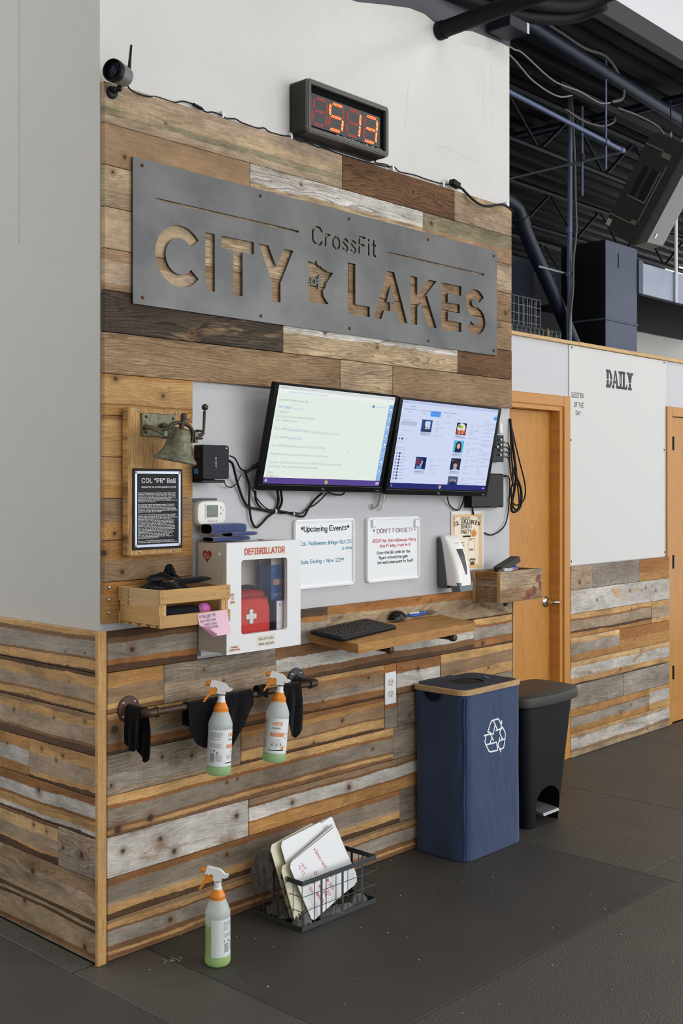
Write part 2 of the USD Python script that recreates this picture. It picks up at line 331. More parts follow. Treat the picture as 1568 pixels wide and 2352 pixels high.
floor = thing('floor', None, None, kind='structure')
part(floor, 'slab', box(-4, 9, -6.5, 5, -0.06, -0.014), mat('concrete', '#55534f', 0.8))
for k, (x0, x1, y0, y1, t) in enumerate([(-1.325, -0.105, -2.8, -0.97, 0), (-1.325, -0.105, -0.97, 0.86, 0), (-1.325, -0.105, 0.86, 2.7, 0), (-0.105, -0.021, 0.0, 1.8, 1),
        (-0.105, 0.167, -1.83, -0.005, 1), (0.167, 1.93, -0.985, -0.001, 0), (0.167, 1.93, -2.2, -0.985, 1), (1.93, 2.83, -0.867, 0.349, 1), (2.83, 4.05, -0.867, 0.349, 1), (4.05, 5.27, -0.867, 0.349, 1),
        (1.93, 3.15, -2.09, -0.867, 1), (3.15, 4.37, -2.09, -0.867, 1), (4.37, 5.6, -2.09, -0.867, 1), (-2.545, -1.325, -2.8, -0.97, 1), (-2.545, -1.325, -0.97, 0.86, 0), (1.93, 3.15, -3.4, -2.09, 0), (0.167, 1.93, -3.4, -2.2, 0)]):
    dz = rnd.uniform(-0.0012, 0)
    part(floor, 'rubber_mat', box(x0 + 0.0012, x1 - 0.0012, y0 + 0.0012, y1 - 0.0012, -0.012, dz, 0.002), M_rubt if t else M_rub)
# crumbs and lint lying on the mats
cr = []
for k in range(170):
    x, y = rnd.uniform(-0.5, 3.2), rnd.uniform(-1.6, -0.02); s = rnd.uniform(0.0008, 0.0022)
    cr.append(move(rot(box(-s * rnd.uniform(.6, 2), s, -s, s, 0, s * 0.8), (0, 0, 1), rnd.uniform(0, 180)), (x, y, 0.0)))
for k in range(26):
    x, y = 0.17 + rnd.gauss(0, 0.022), -0.16 + rnd.gauss(0, 0.012); s = rnd.uniform(0.0008, 0.002)
    cr.append(move(box(-s, s, -s, s, 0, s), (x, y, 0)))
part(floor, 'crumbs', cat(*cr), mat('crumb', '#b8b09c', 0.9), kind='stuff')

XP = lambda px, y=-0.02: float(at(px, 1000, y)[0])
YP = lambda px, x=-0.02: float(atx(px, 1700, x)[1])
wf = thing('wall_front', None, None, kind='structure')
part(wf, 'surface', cat(box(0, 2.27, 0, 0.12, 1.9, 4.0), box(2.15, 2.27, 0.12, 0.46, 0, 4.0)), M_wall)
part(wf, 'surface', box(0, 2.27, 0, 0.12, 0, 1.8999), mat('wall_recess_grey', '#c4c4c7', 0.5, spec=.3, vary=.06, vscale=2.5, bump=.12, bscale=60), label='cooler grey surface of the recess behind the screens')  # lower wall coloured a cooler grey than the wall above
# dark ceiling-zone paint, running left into painted beam shade; ragged lower edge
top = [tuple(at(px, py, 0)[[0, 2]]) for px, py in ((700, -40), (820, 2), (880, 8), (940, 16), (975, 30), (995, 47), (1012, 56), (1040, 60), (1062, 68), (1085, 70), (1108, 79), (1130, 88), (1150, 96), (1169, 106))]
part(wf, 'paint_and_shade_band', wall(prism(Polygon(top + [(2.2685, 3.995), (top[0][0], 3.995)]).buffer(.004, 3), 0.0015), 0, 0), mat('wall_paint_and_shade', '#4a4b52', 0.6), label='dark paint and painted-in shade at the top of the wall')
for k, (pa, pb) in enumerate((((1108, 150), (1112, 330)), ((1128, 130), (1131, 300)), ((1060, 96), (1168, 128)), ((1000, 330), (1092, 372)), ((940, 180), (930, 300)), ((1098, 190), (1099, 215)))):
    a_, b_ = at(*pa, 0), at(*pb, 0); q = [a_ + (b_ - a_) * t + [rnd.uniform(-.004, .004), .0035, rnd.uniform(-.004, .004)] for t in np.linspace(0, 1, 9)]
    part(wf, 'plaster_ridge', tube(spline(q, 3), [.0048] * 25, 8), M_wall, smooth=True)
wl = thing('wall_left', None, None, kind='structure')
part(wl, 'surface', box(0, 0.12, 0.1201, 4.5, 0, 5.5), M_left)
part(wl, 'surface', box(-0.0012, 0.0, 0.0, 0.1201, 1.05, 5.5), M_left)

q_ = [atx(43, y_, 0.0) for y_ in (-20, 120, 260, 420, 560)]
part(wl, 'plaster_ridge', tube(spline([p + [.0045, 0, 0] for p in q_], 4), .006, 8), M_left, smooth=True)
def planks(t, rows, ztop, zh, conv, pre, side_=False, y0=0.0):
    for r, row in enumerate(rows):
        z1 = ztop - r * zh; z0 = z1 - zh
        for i, (p0, p1, bands, knots, o) in enumerate(row):
            a0, a1 = sorted((conv(p0), conv(p1)))
            if side_: a0 = max(a0, -.0158)
            if side_: kn = [(conv(k) - a0 if True else 0, v, s) for k, v, s in knots]
            else: kn = [(conv(k) - a0, v, s) for k, v, s in knots]
            m = wood(f'wood_{pre}{r + 1}_{i + 1}', bands, kn, **o)
            pr = rnd.uniform(0, 0.0025)
            if side_: b = box(-0.0195 - pr, -0.001, a0 + 0.0007, a1 - 0.0007, z0 + 0.0009, z1 - 0.0009, 0.0018); uv = board_uv(b[0], 1, 2)
            else: b = box(a0 + 0.0007, a1 - 0.0007, y0 - 0.0195 - pr, y0 - 0.001, z0 + 0.0009, z1 - 0.0009, 0.0018); uv = board_uv(b[0], 0, 2)
            part(t, 'plank', b, m, uv=uv)
S = dict(cath=0.0, grain=0.42, wav=0.05)                 # live-edge boards with bands
Gr = dict(cath=0.22, grain=0.5, blot=0.3, saw=.08)
Wh = dict(cath=0.12, grain=0.35, blot=0.25, blotc='n')
# ---- lower zone, eight courses from z 1.052 to the floor (pixel of each joint in the photograph's frame -> x on the wall)
LOW = [
 [(246, 454.5, 'D.14 B.27 G.7 O.84 D1', [(303, .5, .1)], S), (690, 751, 'K.12 D.24 O.4 G1', [], S), (751, 1176.5, 'O.28 P.97 D1', [(805, .62, .04), (850, .62, .035), (895, .5, .035), (937, .5, .03)], dict(S, blotc='D', wav=.03))],
 [(246, 376, 'o.36 n.62 n.78 Y.9 B1', [], S), (376, 633, 'g.5 w1', [(467, .28, .05), (513, .66, .04)], dict(Gr, blot=.4)), (633, 1088, 'B.3 W.66 B.86 D1', [], S), (1088, 1176.5, 'T.2 R.3 G.7 R.78 O.96 D1', [(1108, .86, .1)], S)],
 [(246, 882, 'T.16 O.24 n.5 g.66 w.74 R.93 D1', [(262, .4, .16), (845, .3, .07), (740, .75, .06)], dict(S, cath=.15)), (882, 910.5, 'O1', [], S), (910.5, 1011, 'R.34 W.8 B1', [(960, .3, .08)], S), (1011, 1176.5, 'Y.26 n.68 Y1', [(1120, .72, .05)], S)],
 [(246, 553, 'g.5 G.85 w1', [(372, .32, .05), (440, .45, .07), (255, .75, .06)], dict(Gr, blot=.35)), (553, 882.5, 'R.16 o.3 n.62 B.68 Y.94 D1', [(785, .42, .07), (720, .9, .06)], S), (882.5, 912.5, 'R.42 g1', [], S), (912.5, 1176.5, 'g1', [(940, .7, .05)], Gr)],
 [(246, 903, 'Y.22 R.32 g.72 B.8 T.9 B1', [(270, .86, .14), (345, .8, .12), (520, .38, .05), (545, .35, .05), (855, .5, .05)], S), (903, 1176.5, 'g1', [], Gr)],
 [(246, 571, 'W1', [(282, .42, .08), (368, .38, .08), (543, .35, .09), (400, .8, .1)], Wh), (571, 1176.5, 'n.18 B.26 W.62 R.68 o1', [(670, .42, .08), (800, .45, .1)], S)],
 [(246, 917.5, 'R.16 g.6 w.68 Y.88 D1', [(520, .3, .08), (395, .88, .07)], S), (917.5, 1176.5, 'g1', [], Gr)],
 [(246, 1176.5, 'n.1 T.24 B.3 G.66 B.8 T.88 B1', [(390, .5, .1), (700, .45, .08)], S)]]
planks(wf, LOW, 1.052, 0.1315, XP, 'low')
# ---- upper zone, seven courses
U = dict(cath=0.0, grain=0.62, blot=0.4)
UPP = [
 [(238.5, 786, 'w.35 P.62 M.8 w1', [(380, .6, .03)], dict(U, blotc='P')), (786, 1044, 'm1', [(948, .45, .09)], dict(cath=.5, grain=.5, blot=.25)), (1044, 1175, 'P.4 w1', [], dict(U, blotc='D'))],
 [(238.5, 573, 'n1', [(285, .72, .07)], dict(U, grain=.35, blot=.2)), (573, 970.5, 'W.5 P1', [(690, .2, .05)], dict(cath=.45, grain=.5)), (970.5, 1175, 'M.5 n1', [(990, .3, .08)], dict(U, cath=.2))],
 [(238.5, 640, 'P1', [(258, .14, .06)], dict(U, cath=.2)), (640, 1175, 'w1', [], dict(U, cath=.3))],
 [(238.5, 470, 'P1', [], dict(U, grain=.3, blot=.25)), (470, 800, 'P1', [], dict(U, cath=.35)), (800, 1175, 'n1', [(1160, .7, .1)], dict(U, cath=.4))],
 [(238.5, 500, 'n.3 w.8 n1', [], U), (500, 1175, 'n1', [(880, .5, .08)], dict(U, cath=.3))],
 [(238.5, 649.5, 'K1', [(440, .78, .07)], dict(cath=.55, grain=.5, blot=.2, blotc='n')), (649.5, 1050.5, 'W.4 P1', [(745, .3, .05), (865, .5, .06)], dict(cath=.4, grain=.55)), (1050.5, 1175, 'm1', [], dict(U, cath=.35))],
 [(238.5, 781, 'n1', [], dict(cath=.35, grain=.5, blot=.15)), (781, 901, 'P1', [], dict(cath=.4, grain=.4)), (901, 1175, 'n1', [], dict(cath=.25, grain=.45, blot=.2))]]
planks(wf, UPP, 2.805, 0.1329, XP, 'up')
# ---- warm boards of the left column behind the bell
WM = dict(cath=0.2, grain=0.32, blot=0.2, wav=.03, mott=.22)
COL = [[(238.5, 443, 'o.1 T.72 R.76 o1', [(265, .1, .08), (374, .45, .06)], WM)], [(238.5, 443, 'R.1 T1', [], WM)], [(238.5, 443, 'T.7 o1', [], WM)], [(238.5, 443, 'n.6 o1', [(262, .85, .06)], WM)],
 [(238.5, 443, 'o.5 n1', [(280, .78, .08), (238.6, .3, .08)], WM)], [(238.5, 443.5, 'O.3 o1', [], WM)]]
planks(wf, COL, 1.8747, 0.1329, XP, 'col')
# ---- side wall, eight courses (conv: pixel at its left edge -> y)
SID = [
 [(222, -60, 'T.14 B.26 G.68 B.74 Y.96 D1', [(150, .6, .03), (195, .55, .03)], dict(S, blot=.2))],
 [(222, -60, 'D.1 T.36 w.7 R.76 T.95 D1', [(160, .3, .02)], S)],
 [(222, -60, 'n.12 T.32 w.74 B.82 D1', [(33, .36, .06), (125, .3, .04), (196, .2, .05)], S)],
 [(222, 67, 'Y.32 w.8 Y.92 D1', [(97, .18, .05), (145, .2, .05), (130, .36, .05)], S), (67, -60, 'o.34 W.72 o1', [(17, .3, .04)], S)],
 [(222, -60, 'R.2 W.52 R.6 T.84 W.95 D1', [(90, .25, .1)], dict(S, cath=.1))],
 [(222, 134, 'w.5 G1', [(188, .5, .11), (146, .5, .05)], dict(Gr, cath=.35)), (134, -60, 'B.12 L.42 w.74 Y.82 D1', [(78, .2, .05), (108, .25, .04)], S)],
 [(222, -60, 'n.4 w.75 P1', [(75, .42, .13)], dict(grain=.5, blot=.5, cath=.15, blotc='W'))],
 [(222, -60, 'D.1 P.18 D.26 P.8 B.9 n1', [(195, .72, .1), (57, .25, .08)], dict(S, blot=.4))]]
planks(wl, SID, 1.052, 0.1315, YP, 'side', side_=True)
# ---- door wall
DW = 0.35
wb = thing('wall_back', None, None, kind='structure')
part(wb, 'surface', cat(box(2.2701, 3.277, DW, DW + 0.12, 1.95, 2.302), box(3.277, 4.553, DW, DW + 0.12, 0, 2.302), box(4.553, 5.42, DW, DW + 0.12, 1.955, 2.302), box(5.42, 7.5, DW, DW + 0.12, 0, 2.302), box(2.2701, 2.36, DW, DW + 0.12, 0, 1.95)), M_wallg)
XD = lambda px: float(at(px, 1000, DW - 0.02)[0])
DB = [
 [(1310.5, 1360, 'w1', [(1330, .7, .09)], Gr), (1360, 1468, 'G1', [], dict(Gr, blot=.15)), (1468, 1537, 'O.6 o1', [], WM)],
 [(1310.5, 1537, 'W1', [(1370, .55, .06), (1446, .35, .06), (1482, .3, .05), (1505, .5, .06)], dict(Wh, blotc='T'))],
 [(1310.5, 1495.6, 'Y.22 R.3 w.74 D.84 o1', [(1450, .2, .05)], S), (1495.6, 1537, 'Y.3 w.8 Y1', [], S)],
 [(1310.5, 1423, 'L.18 T.26 G.72 o1', [], S), (1423, 1537, 'O.5 o1', [(1455, .6, .03)], WM)],
 [(1310.5, 1537, 'L.2 T.26 W.72 T.96 D1', [(1424, .78, .05)], dict(S, blotc='n'))],
 [(1310.5, 1431, 'G1', [(1392, .7, .05)], dict(Gr, blot=.15)), (1431, 1537, 'G1', [], dict(Gr, blot=.2))],
 [(1310.5, 1491, 'o.28 R.33 G.74 o1', [(1448, .5, .05), (1425, .7, .05)], S), (1491, 1537, 'T.2 W.7 T1', [], S)],
 [(1310.5, 1537, 'Y.1 P.2 W.66 n.8 P1', [(1486, .8, .05)], dict(S, blotc='n'))]]
planks(wb, DB, 1.066, 0.1332, XD, 'back', y0=DW)
# ---- trims
M_trim = wood('wood_trim', 'Y1', grain=0.32, blot=0.12, saw=0.05, gscale=.5, mott=.15, specks=False); M_cap = wood('wood_cap', 'L1', grain=0.15, blot=0.08, saw=0.03, mott=0, specks=False)
tr = thing('trim_1', None, None, kind='structure')
wpart(tr, 'corner_strip', box(-0.031, 0.004, -0.031, -0.0165, 0.0, 1.056, 0.002), M_trim, 2, 0, w=0.3)
wpart(tr, 'backing_strip', box(-0.0185, 0.0035, -0.0163, -0.0005, 0.0, 1.053), M_trim, 2, 0, w=0.3)
tr = thing('trim_2', None, None, kind='structure')
wpart(tr, 'rail_cap', box(2.2701, 3.43, DW - 0.022, DW + 0.14, 2.302, 2.321, 0.002), M_cap, 0, 1); wpart(tr, 'rail_cap', box(3.432, 7.5, DW - 0.022, DW + 0.14, 2.302, 2.323, 0.002), M_cap, 0, 1)
tr = thing('trim_3', None, None, kind='structure')
wpart(tr, 'end_strip', box(2.2703, 2.285, -0.021, 0.018, 0.0, 1.053, 0.001), M_trim, 2, 0, w=.3)
# ---- doors
M_oak = wood('wood_oak', 'k1', grain=0.2, cath=0.1, blot=0.08, saw=0.0, rough=0.38, wav=.01, mott=0, specks=False); M_oakc = wood('wood_oak_casing', 'k1', grain=0.14, blot=0.05, saw=0.0, rough=0.36, gscale=.4, mott=0, specks=False)
M_chrome = mat('satin_chrome', '#c9c7c2', 0.16, 1.0); M_black = mat('black_metal', '#17171a', 0.45, 0.3)
for n, (x0, x1, zt, yl) in enumerate([(2.42, 3.277, 1.95, DW + 0.052), (4.553, 5.42, 1.955, DW - 0.004)], 1):
    d = thing(f'door_{n}', None, None, kind='structure')
    wpart(d, 'door_leaf', box(x0 + 0.036 if n == 1 else x0 + 0.004, x1 - 0.036 if n == 1 else x1 - .004, yl, yl + 0.042, 0.008, zt - (0.026 if n == 1 else .004), 0.001), M_oak, 2, 0, w=5)
    fr = wpart(d, 'casing', box(x1, x1 + 0.068, DW - 0.018, DW - 0.0005, 0.0, zt + 0.06, 0.004), M_oakc, 2, 0)
    wpart(d, 'casing', box(x0 - 0.068, x0, DW - 0.018, DW - 0.0005, 0.0, zt + 0.06, 0.004), M_oakc, 2, 0)
    wpart(d, 'casing', box(x0 - 0.001, x1 + 0.001, DW - 0.0178, DW - 0.0005, zt, zt + 0.06, 0.004), M_oakc, 0, 2)
    if n == 1:
        wpart(d, 'jamb', cat(box(x1 - 0.034, x1 + 0.0, DW - 0.012, DW + 0.119, 0, zt, 0.001), box(x1 - 0.05, x1 - 0.034, DW + 0.096, DW + 0.119, 0, zt - .02, 0.001), box(x1 - .004, x1 + .006, DW - .023, DW - .012, 0, zt, .001)), M_oakc, 2, 0)
        wpart(d, 'jamb', box(x0, x0 + 0.034, DW - 0.012, DW + 0.119, 0, zt, 0.001), M_oakc, 2, 0)
        wpart(d, 'jamb', box(x0 + .034, x1 - .034, DW - 0.012, DW + 0.119, zt - 0.024, zt, 0.001), M_oakc, 0, 1)
        hx, hz = 3.2, 0.876
        h = part(d, 'handle_rose', lathe([(0, .012), (.02, .011), (.03, .004), (.032, 0)], 24, (hx, yl, hz), (0, -1, 0)), M_chrome, smooth=True, label='round satin chrome rose')
        part(h, 'lever', cat(tube(spline([(hx, yl - .01, hz), (hx, yl - .045, hz), (hx + .012, yl - .058, hz), (hx + .06, yl - .055, hz - .004), (hx + .098, yl - .05, hz + .006)], 6), [.011] * 7 + [.0095] * 12 + [.008] * 6, 12)), M_chrome, smooth=True)
    else:
        for z in (1.784, 1.03, 0.325): part(d, 'hinge', cat(cyl((x0 + .03, yl - .004, z - .043), (x0 + .03, yl - .004, z + .043), .0065, n=10), box(x0 + .006, x0 + .03, yl - .0025, yl - .0002, z - .043, z + .043)), M_black)
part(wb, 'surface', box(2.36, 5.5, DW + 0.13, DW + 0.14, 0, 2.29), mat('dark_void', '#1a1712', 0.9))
# ---- bulkhead, deck and dark roof space
bh = thing('ceiling', None, None, kind='structure')
part(bh, 'bulkhead', box(-0.2, 10, -0.03, 0.0, 4.05, 7.0), M_white, label='bright white bulkhead above the dark roof deck')
part(bh, 'unseen_hall_ceiling', box(-7, 10, -9.5, -0.031, 5.6, 5.7), mat('unseen_ceiling_grey', '#4a4a4c', .8))  # unseen ceiling put in to hold dome light off the wall top
wo = thing('added_wall_hall', None, None, kind='structure')  # unseen wall added at the left to cut dome light on the side wall
part(wo, 'surface', box(-5.6, -5.5, -9.5, 5.0, 0, 5.6), mat('added_wall_grey', '#9a968f', .8))
part(bh, 'edge_beam', box(0.0, 10, -0.05, 0.02, 3.94, 4.05, .004), mat('edge_beam_grey', '#3a3b3e', 0.6))
pf = []
for i in range(24):
    a = 0.03 + i * 0.17; pf += [(a, 4.04), (a + 0.07, 4.04), (a + 0.085, 3.995), (a + 0.155, 3.995)]
pf = np.array(pf); rg = [np.c_[np.full(len(pf), x), pf[:, 0], pf[:, 1]] for x in (0.0, 10.0)]
part(bh, 'roof_deck', grid_sheet(np.array(rg)), mat('deck_navy', '#0d0e12', 0.6, spec=0.2))
for k, y in enumerate((0.9, 2.1, 3.2)):
    tz = 3.62
    m = [cyl((2.3, y, 3.93), (10, y, 3.93), .03, n=8), cyl((2.3, y, tz), (10, y, tz), .022, n=8)]
    for i in range(19):
        xa = 2.3 + i * 0.4; m.append(cyl((xa, y, 3.93 if i % 2 else tz), (xa + 0.4, y, tz if i % 2 else 3.93), .011, n=6))
    part(bh, 'roof_joist', cat(*m), mat('joist_navy', '#0b0c12', 0.5))
wfar = thing('wall_far', None, None, kind='structure')
part(wfar, 'surface', box(2.3, 10, 4.2, 4.3, 0, 4.05), mat('far_wall_black', '#0e0f13', 0.8))
flt = thing('floor_loft', None, None, kind='structure')
part(flt, 'boards', box(2.2702, 10, DW + 0.141, 4.2, 2.2, 2.29), mat('loft_floor', '#191919', 0.8))

# ================================================================== LETTERING
GL = {'A': '0,0 2,6 4,0;.8,2 3.2,2', 'B': '0,0 0,6 2.5,6 3.5,5.2 3.5,3.8 2.5,3.1 0,3.1;2.5,3.1 4,2.3 4,.9 2.7,0 0,0', 'C': '4,4.9 3,6 1.3,6 0,4.6 0,1.4 1.3,0 3,0 4,1.1', 'D': '0,0 0,6 2.2,6 4,4.4 4,1.6 2.2,0 0,0',
 'E': '4,0 0,0 0,6 4,6;0,3.1 3.2,3.1', 'F': '0,0 0,6 4,6;0,3.1 3.2,3.1', 'G': '4,4.9 3,6 1.3,6 0,4.6 0,1.4 1.3,0 3,0 4,1 4,2.8 2.3,2.8', 'H': '0,0 0,6;4,0 4,6;0,3.1 4,3.1', 'I': '.6,0 .6,6', 'J': '3,6 3,1.2 2,0 1,0 0,1.2',
 'K': '0,0 0,6;4,6 0,2.4;1.3,3.5 4,0', 'L': '0,6 0,0 3.5,0', 'M': '0,0 0,6 2.4,1.5 4.8,6 4.8,0', 'N': '0,0 0,6 4,0 4,6', 'O': '1.4,0 0,1.5 0,4.5 1.4,6 2.8,6 4.2,4.5 4.2,1.5 2.8,0 1.4,0', 'P': '0,0 0,6 2.7,6 3.8,5.2 3.8,3.6 2.7,2.8 0,2.8',
 'Q': '1.4,0 0,1.5 0,4.5 1.4,6 2.8,6 4.2,4.5 4.2,1.5 2.8,0 1.4,0;2.6,1.6 4.3,-.5', 'R': '0,0 0,6 2.7,6 3.8,5.2 3.8,3.6 2.7,2.8 0,2.8;2,2.8 4,0', 'S': '3.8,5 2.8,6 1.2,6 .2,5 .2,3.9 1.2,3.2 2.8,2.8 3.9,2 3.9,1 2.8,0 1.2,0 0,1', 'T': '0,6 4,6;2,6 2,0',
 'U': '0,6 0,1.4 1.3,0 2.7,0 4,1.4 4,6', 'V': '0,6 2,0 4,6', 'W': '0,6 1.3,0 2.6,4.5 3.9,0 5.2,6', 'X': '0,0 4,6;0,6 4,0', 'Y': '0,6 2,3 4,6;2,3 2,0', 'Z': '0,6 4,6 0,0 4,0',
 'a': '3,4 3,0;3,3 2,4 1,4 0,3 0,1 1,0 2,0 3,1', 'b': '0,6 0,0;0,1 1,0 2,0 3,1 3,3 2,4 1,4 0,3', 'c': '3,3.3 2.2,4 1,4 0,3 0,1 1,0 2.2,0 3,.7', 'd': '3,6 3,0;3,1 2,0 1,0 0,1 0,3 1,4 2,4 3,3', 'e': '0,2.1 3,2.1 3,3 2,4 1,4 0,3 0,1 1,0 2.2,0 3,.7',
 'f': '2.4,6 1.4,6 .9,5.2 .9,0;0,4 2.2,4', 'g': '3,4 3,-1 2,-2 .8,-2 0,-1.4;3,3 2,4 1,4 0,3 0,1 1,0 2,0 3,1', 'h': '0,6 0,0;0,3 1,4 2,4 3,3 3,0', 'i': '.5,4 .5,0;.5,5.4 .5,5.7', 'j': '1.4,4 1.4,-1.2 .4,-2;1.4,5.4 1.4,5.7', 'k': '0,6 0,0;2.8,4 0,1.6;1,2.4 2.9,0',
 'l': '.5,6 .5,0', 'm': '0,4 0,0;0,3 .8,4 1.5,4 2.2,3 2.2,0;2.2,3 3,4 3.7,4 4.4,3 4.4,0', 'n': '0,4 0,0;0,3 1,4 2,4 3,3 3,0', 'o': '1,0 0,1 0,3 1,4 2,4 3,3 3,1 2,0 1,0', 'p': '0,4 0,-2;0,1 1,0 2,0 3,1 3,3 2,4 1,4 0,3', 'q': '3,4 3,-2;3,3 2,4 1,4 0,3 0,1 1,0 2,0 3,1',
 'r': '0,4 0,0;0,2.8 1,4 2.2,4', 's': '2.8,3.4 2,4 .9,4 .1,3.2 .9,2.3 2,1.8 2.8,1 2,0 .8,0 0,.6', 't': '1,5.6 1,.6 1.6,0 2.4,0;0,4 2.2,4', 'u': '0,4 0,1 1,0 2,0 3,1;3,4 3,0', 'v': '0,4 1.6,0 3.2,4', 'w': '0,4 1.1,0 2.2,3.2 3.3,0 4.4,4', 'x': '0,0 3,4;0,4 3,0', 'y': '0,4 1.6,0;3.2,4 1.2,-1.2 .2,-2', 'z': '0,4 3,4 0,0 3,0',
 '0': '1.3,0 0,1.5 0,4.5 1.3,6 2.5,6 3.8,4.5 3.8,1.5 2.5,0 1.3,0', '1': '.3,4.8 1.6,6 1.6,0', '2': '0,4.7 1,6 2.8,6 3.7,4.8 3.6,3.6 0,0 3.8,0', '3': '0,5.2 1.2,6 2.7,6 3.6,5.1 3.6,3.9 2.6,3.2 1.5,3.2;2.6,3.2 3.8,2.3 3.8,1 2.6,0 1.1,0 0,.9', '4': '3,0 3,6 0,1.8 4,1.8', '5': '3.6,6 .5,6 .2,3.4 1.4,3.8 2.6,3.8 3.8,2.7 3.8,1.2 2.6,0 1.1,0 0,.8',
 '6': '3.2,5.8 2,5.8 .5,4.2 0,2.2 .2,1 1.4,0 2.6,0 3.8,1.1 3.8,2.3 2.6,3.4 1.4,3.4 .1,2.4', '7': '0,6 3.8,6 1.4,0', '8': '1.9,3.2 .4,3.9 .4,5.2 1.4,6 2.4,6 3.4,5.2 3.4,3.9 1.9,3.2 0,2.2 0,1 1.2,0 2.6,0 3.8,1 3.8,2.2 1.9,3.2', '9': '.6,.2 1.8,.2 3.3,1.8 3.8,3.8 3.6,5 2.4,6 1.2,6 0,4.9 0,3.7 1.2,2.6 2.4,2.6 3.7,3.6',
 '.': '.4,0 .4,.2', ',': '.6,.3 .2,-1', ':': '.4,.6 .4,.8;.4,3.2 .4,3.4', '-': '0,2.6 2.2,2.6', '!': '.5,6 .5,1.8;.5,.1 .5,.3', "'": '.4,6 .2,4.6', '"': '.3,6 .3,4.6;1.3,6 1.3,4.6', '/': '0,-.4 2.4,6.4', '(': '1.4,7 .3,5 .3,1 1.4,-1', ')': '0,7 1.1,5 1.1,1 0,-1', '*': '1.2,5.6 1.2,2.4;0,4.8 2.4,3.2;0,3.2 2.4,4.8', '>': '0,4.4 1.8,3 0,1.6', '@': '3,2 2,1.4 1.4,2.2 1.6,3.4 2.8,3.6 3,1.6 4,2 4,4 2.6,5.4 1,5 0,3 .6,.6 2.4,-.2 3.6,.2', '+': '0,3 3,3;1.5,4.5 1.5,1.5', '#': '1,0 1.8,6;2.8,0 3.6,6;0,2 4.4,2;.2,4 4.6,4', '~': '0,2.6 2.2,2.6 3.2,3.2', '&': '4,0 .8,4.8 1.4,6 2.4,6 2.8,5 .2,1.8 .4,.5 1.4,0 2.6,.2 4,2.2'}
_gc = {}
def _glyph(ch, w, smooth=False):
    k = (ch, round(w, 2), smooth)
    if k not in _gc:
        if ch not in GL: _gc[k] = None, 2.0
        else:
            ls = []
            for s in GL[ch].split(';'):
                p = np.array([[float(a) for a in q.split(',')] for q in s.split()])
                ls.append(LineString(p).buffer(w / 2, 2))
            _gc[k] = flat(unary_union(ls).simplify(0.04)), max(float(q.split(',')[0]) for s in GL[ch].split(';') for q in s.split())
    return _gc[k]
def write(s, h, w=0.55, width=None, x0=0.0, y0=0.0, z=0.0, gap=1.5, jit=0.0, align='l', slant=0.0):
    """single-stroke lettering: capitals h tall, stroke w/6 of h, squeezed or stretched to the width"""
    k = h / 6.0; x = 0.0; ms = []; R = random.Random(len(s) * 7 + 3)
    for ch in s:
        if ch == ' ': x += 2.6; continue
        m, adv = _glyph(ch, w)
        if m is not None:
            V = m[0].copy()
            if jit: V[:, 1] += R.uniform(-jit, jit); V[:, :2] *= 1 + R.uniform(-jit, jit) * 0.15
            V[:, 0] += x + V[:, 1] * slant; ms.append((V, m[1]))
        x += adv + gap
    if not ms: return np.zeros((0, 3)), np.zeros((0, 3), int)
    V, F = cat(*ms); sx = k if width is None else width / max(x - gap, 1e-6)
    V = V * [sx, k, 1]; wd = (x - gap) * sx
    V[:, 0] += x0 - (wd / 2 if align == 'c' else wd if align == 'r' else 0); V[:, 1] += y0; V[:, 2] += z; return V, F
_tc = {}
def inter(s, x0, y0, width, height, z=0.0, depth=0.0005, bold=False, slant=0.0):
    """heavier printed lettering fitted to a box"""
    if (s, bold) not in _tc:
        m = meshkit.text_mesh(s, 1.0, 1.0, bold); v = np.array(m.vertices); lo, hi = v.min(0), v.max(0); _tc[(s, bold)] = ((v - lo) / (hi - lo), np.array(m.faces))
    v, f = _tc[(s, bold)]; v = v * [width, height, depth]; v[:, 0] += v[:, 1] * slant
    return v + [x0, y0, z], f
def quad(x0, y0, x1, y1, z=0.0): return np.array([(x0, y0, z), (x1, y0, z), (x1, y1, z), (x0, y1, z)], float), np.array([(0, 1, 2), (0, 2, 3)])
def strokes(lines, w, z=0.0): return flat(unary_union([LineString(l).buffer(w / 2, 3) for l in lines]), z)
Z0 = np.zeros((0, 3)), np.zeros((0, 3), int)

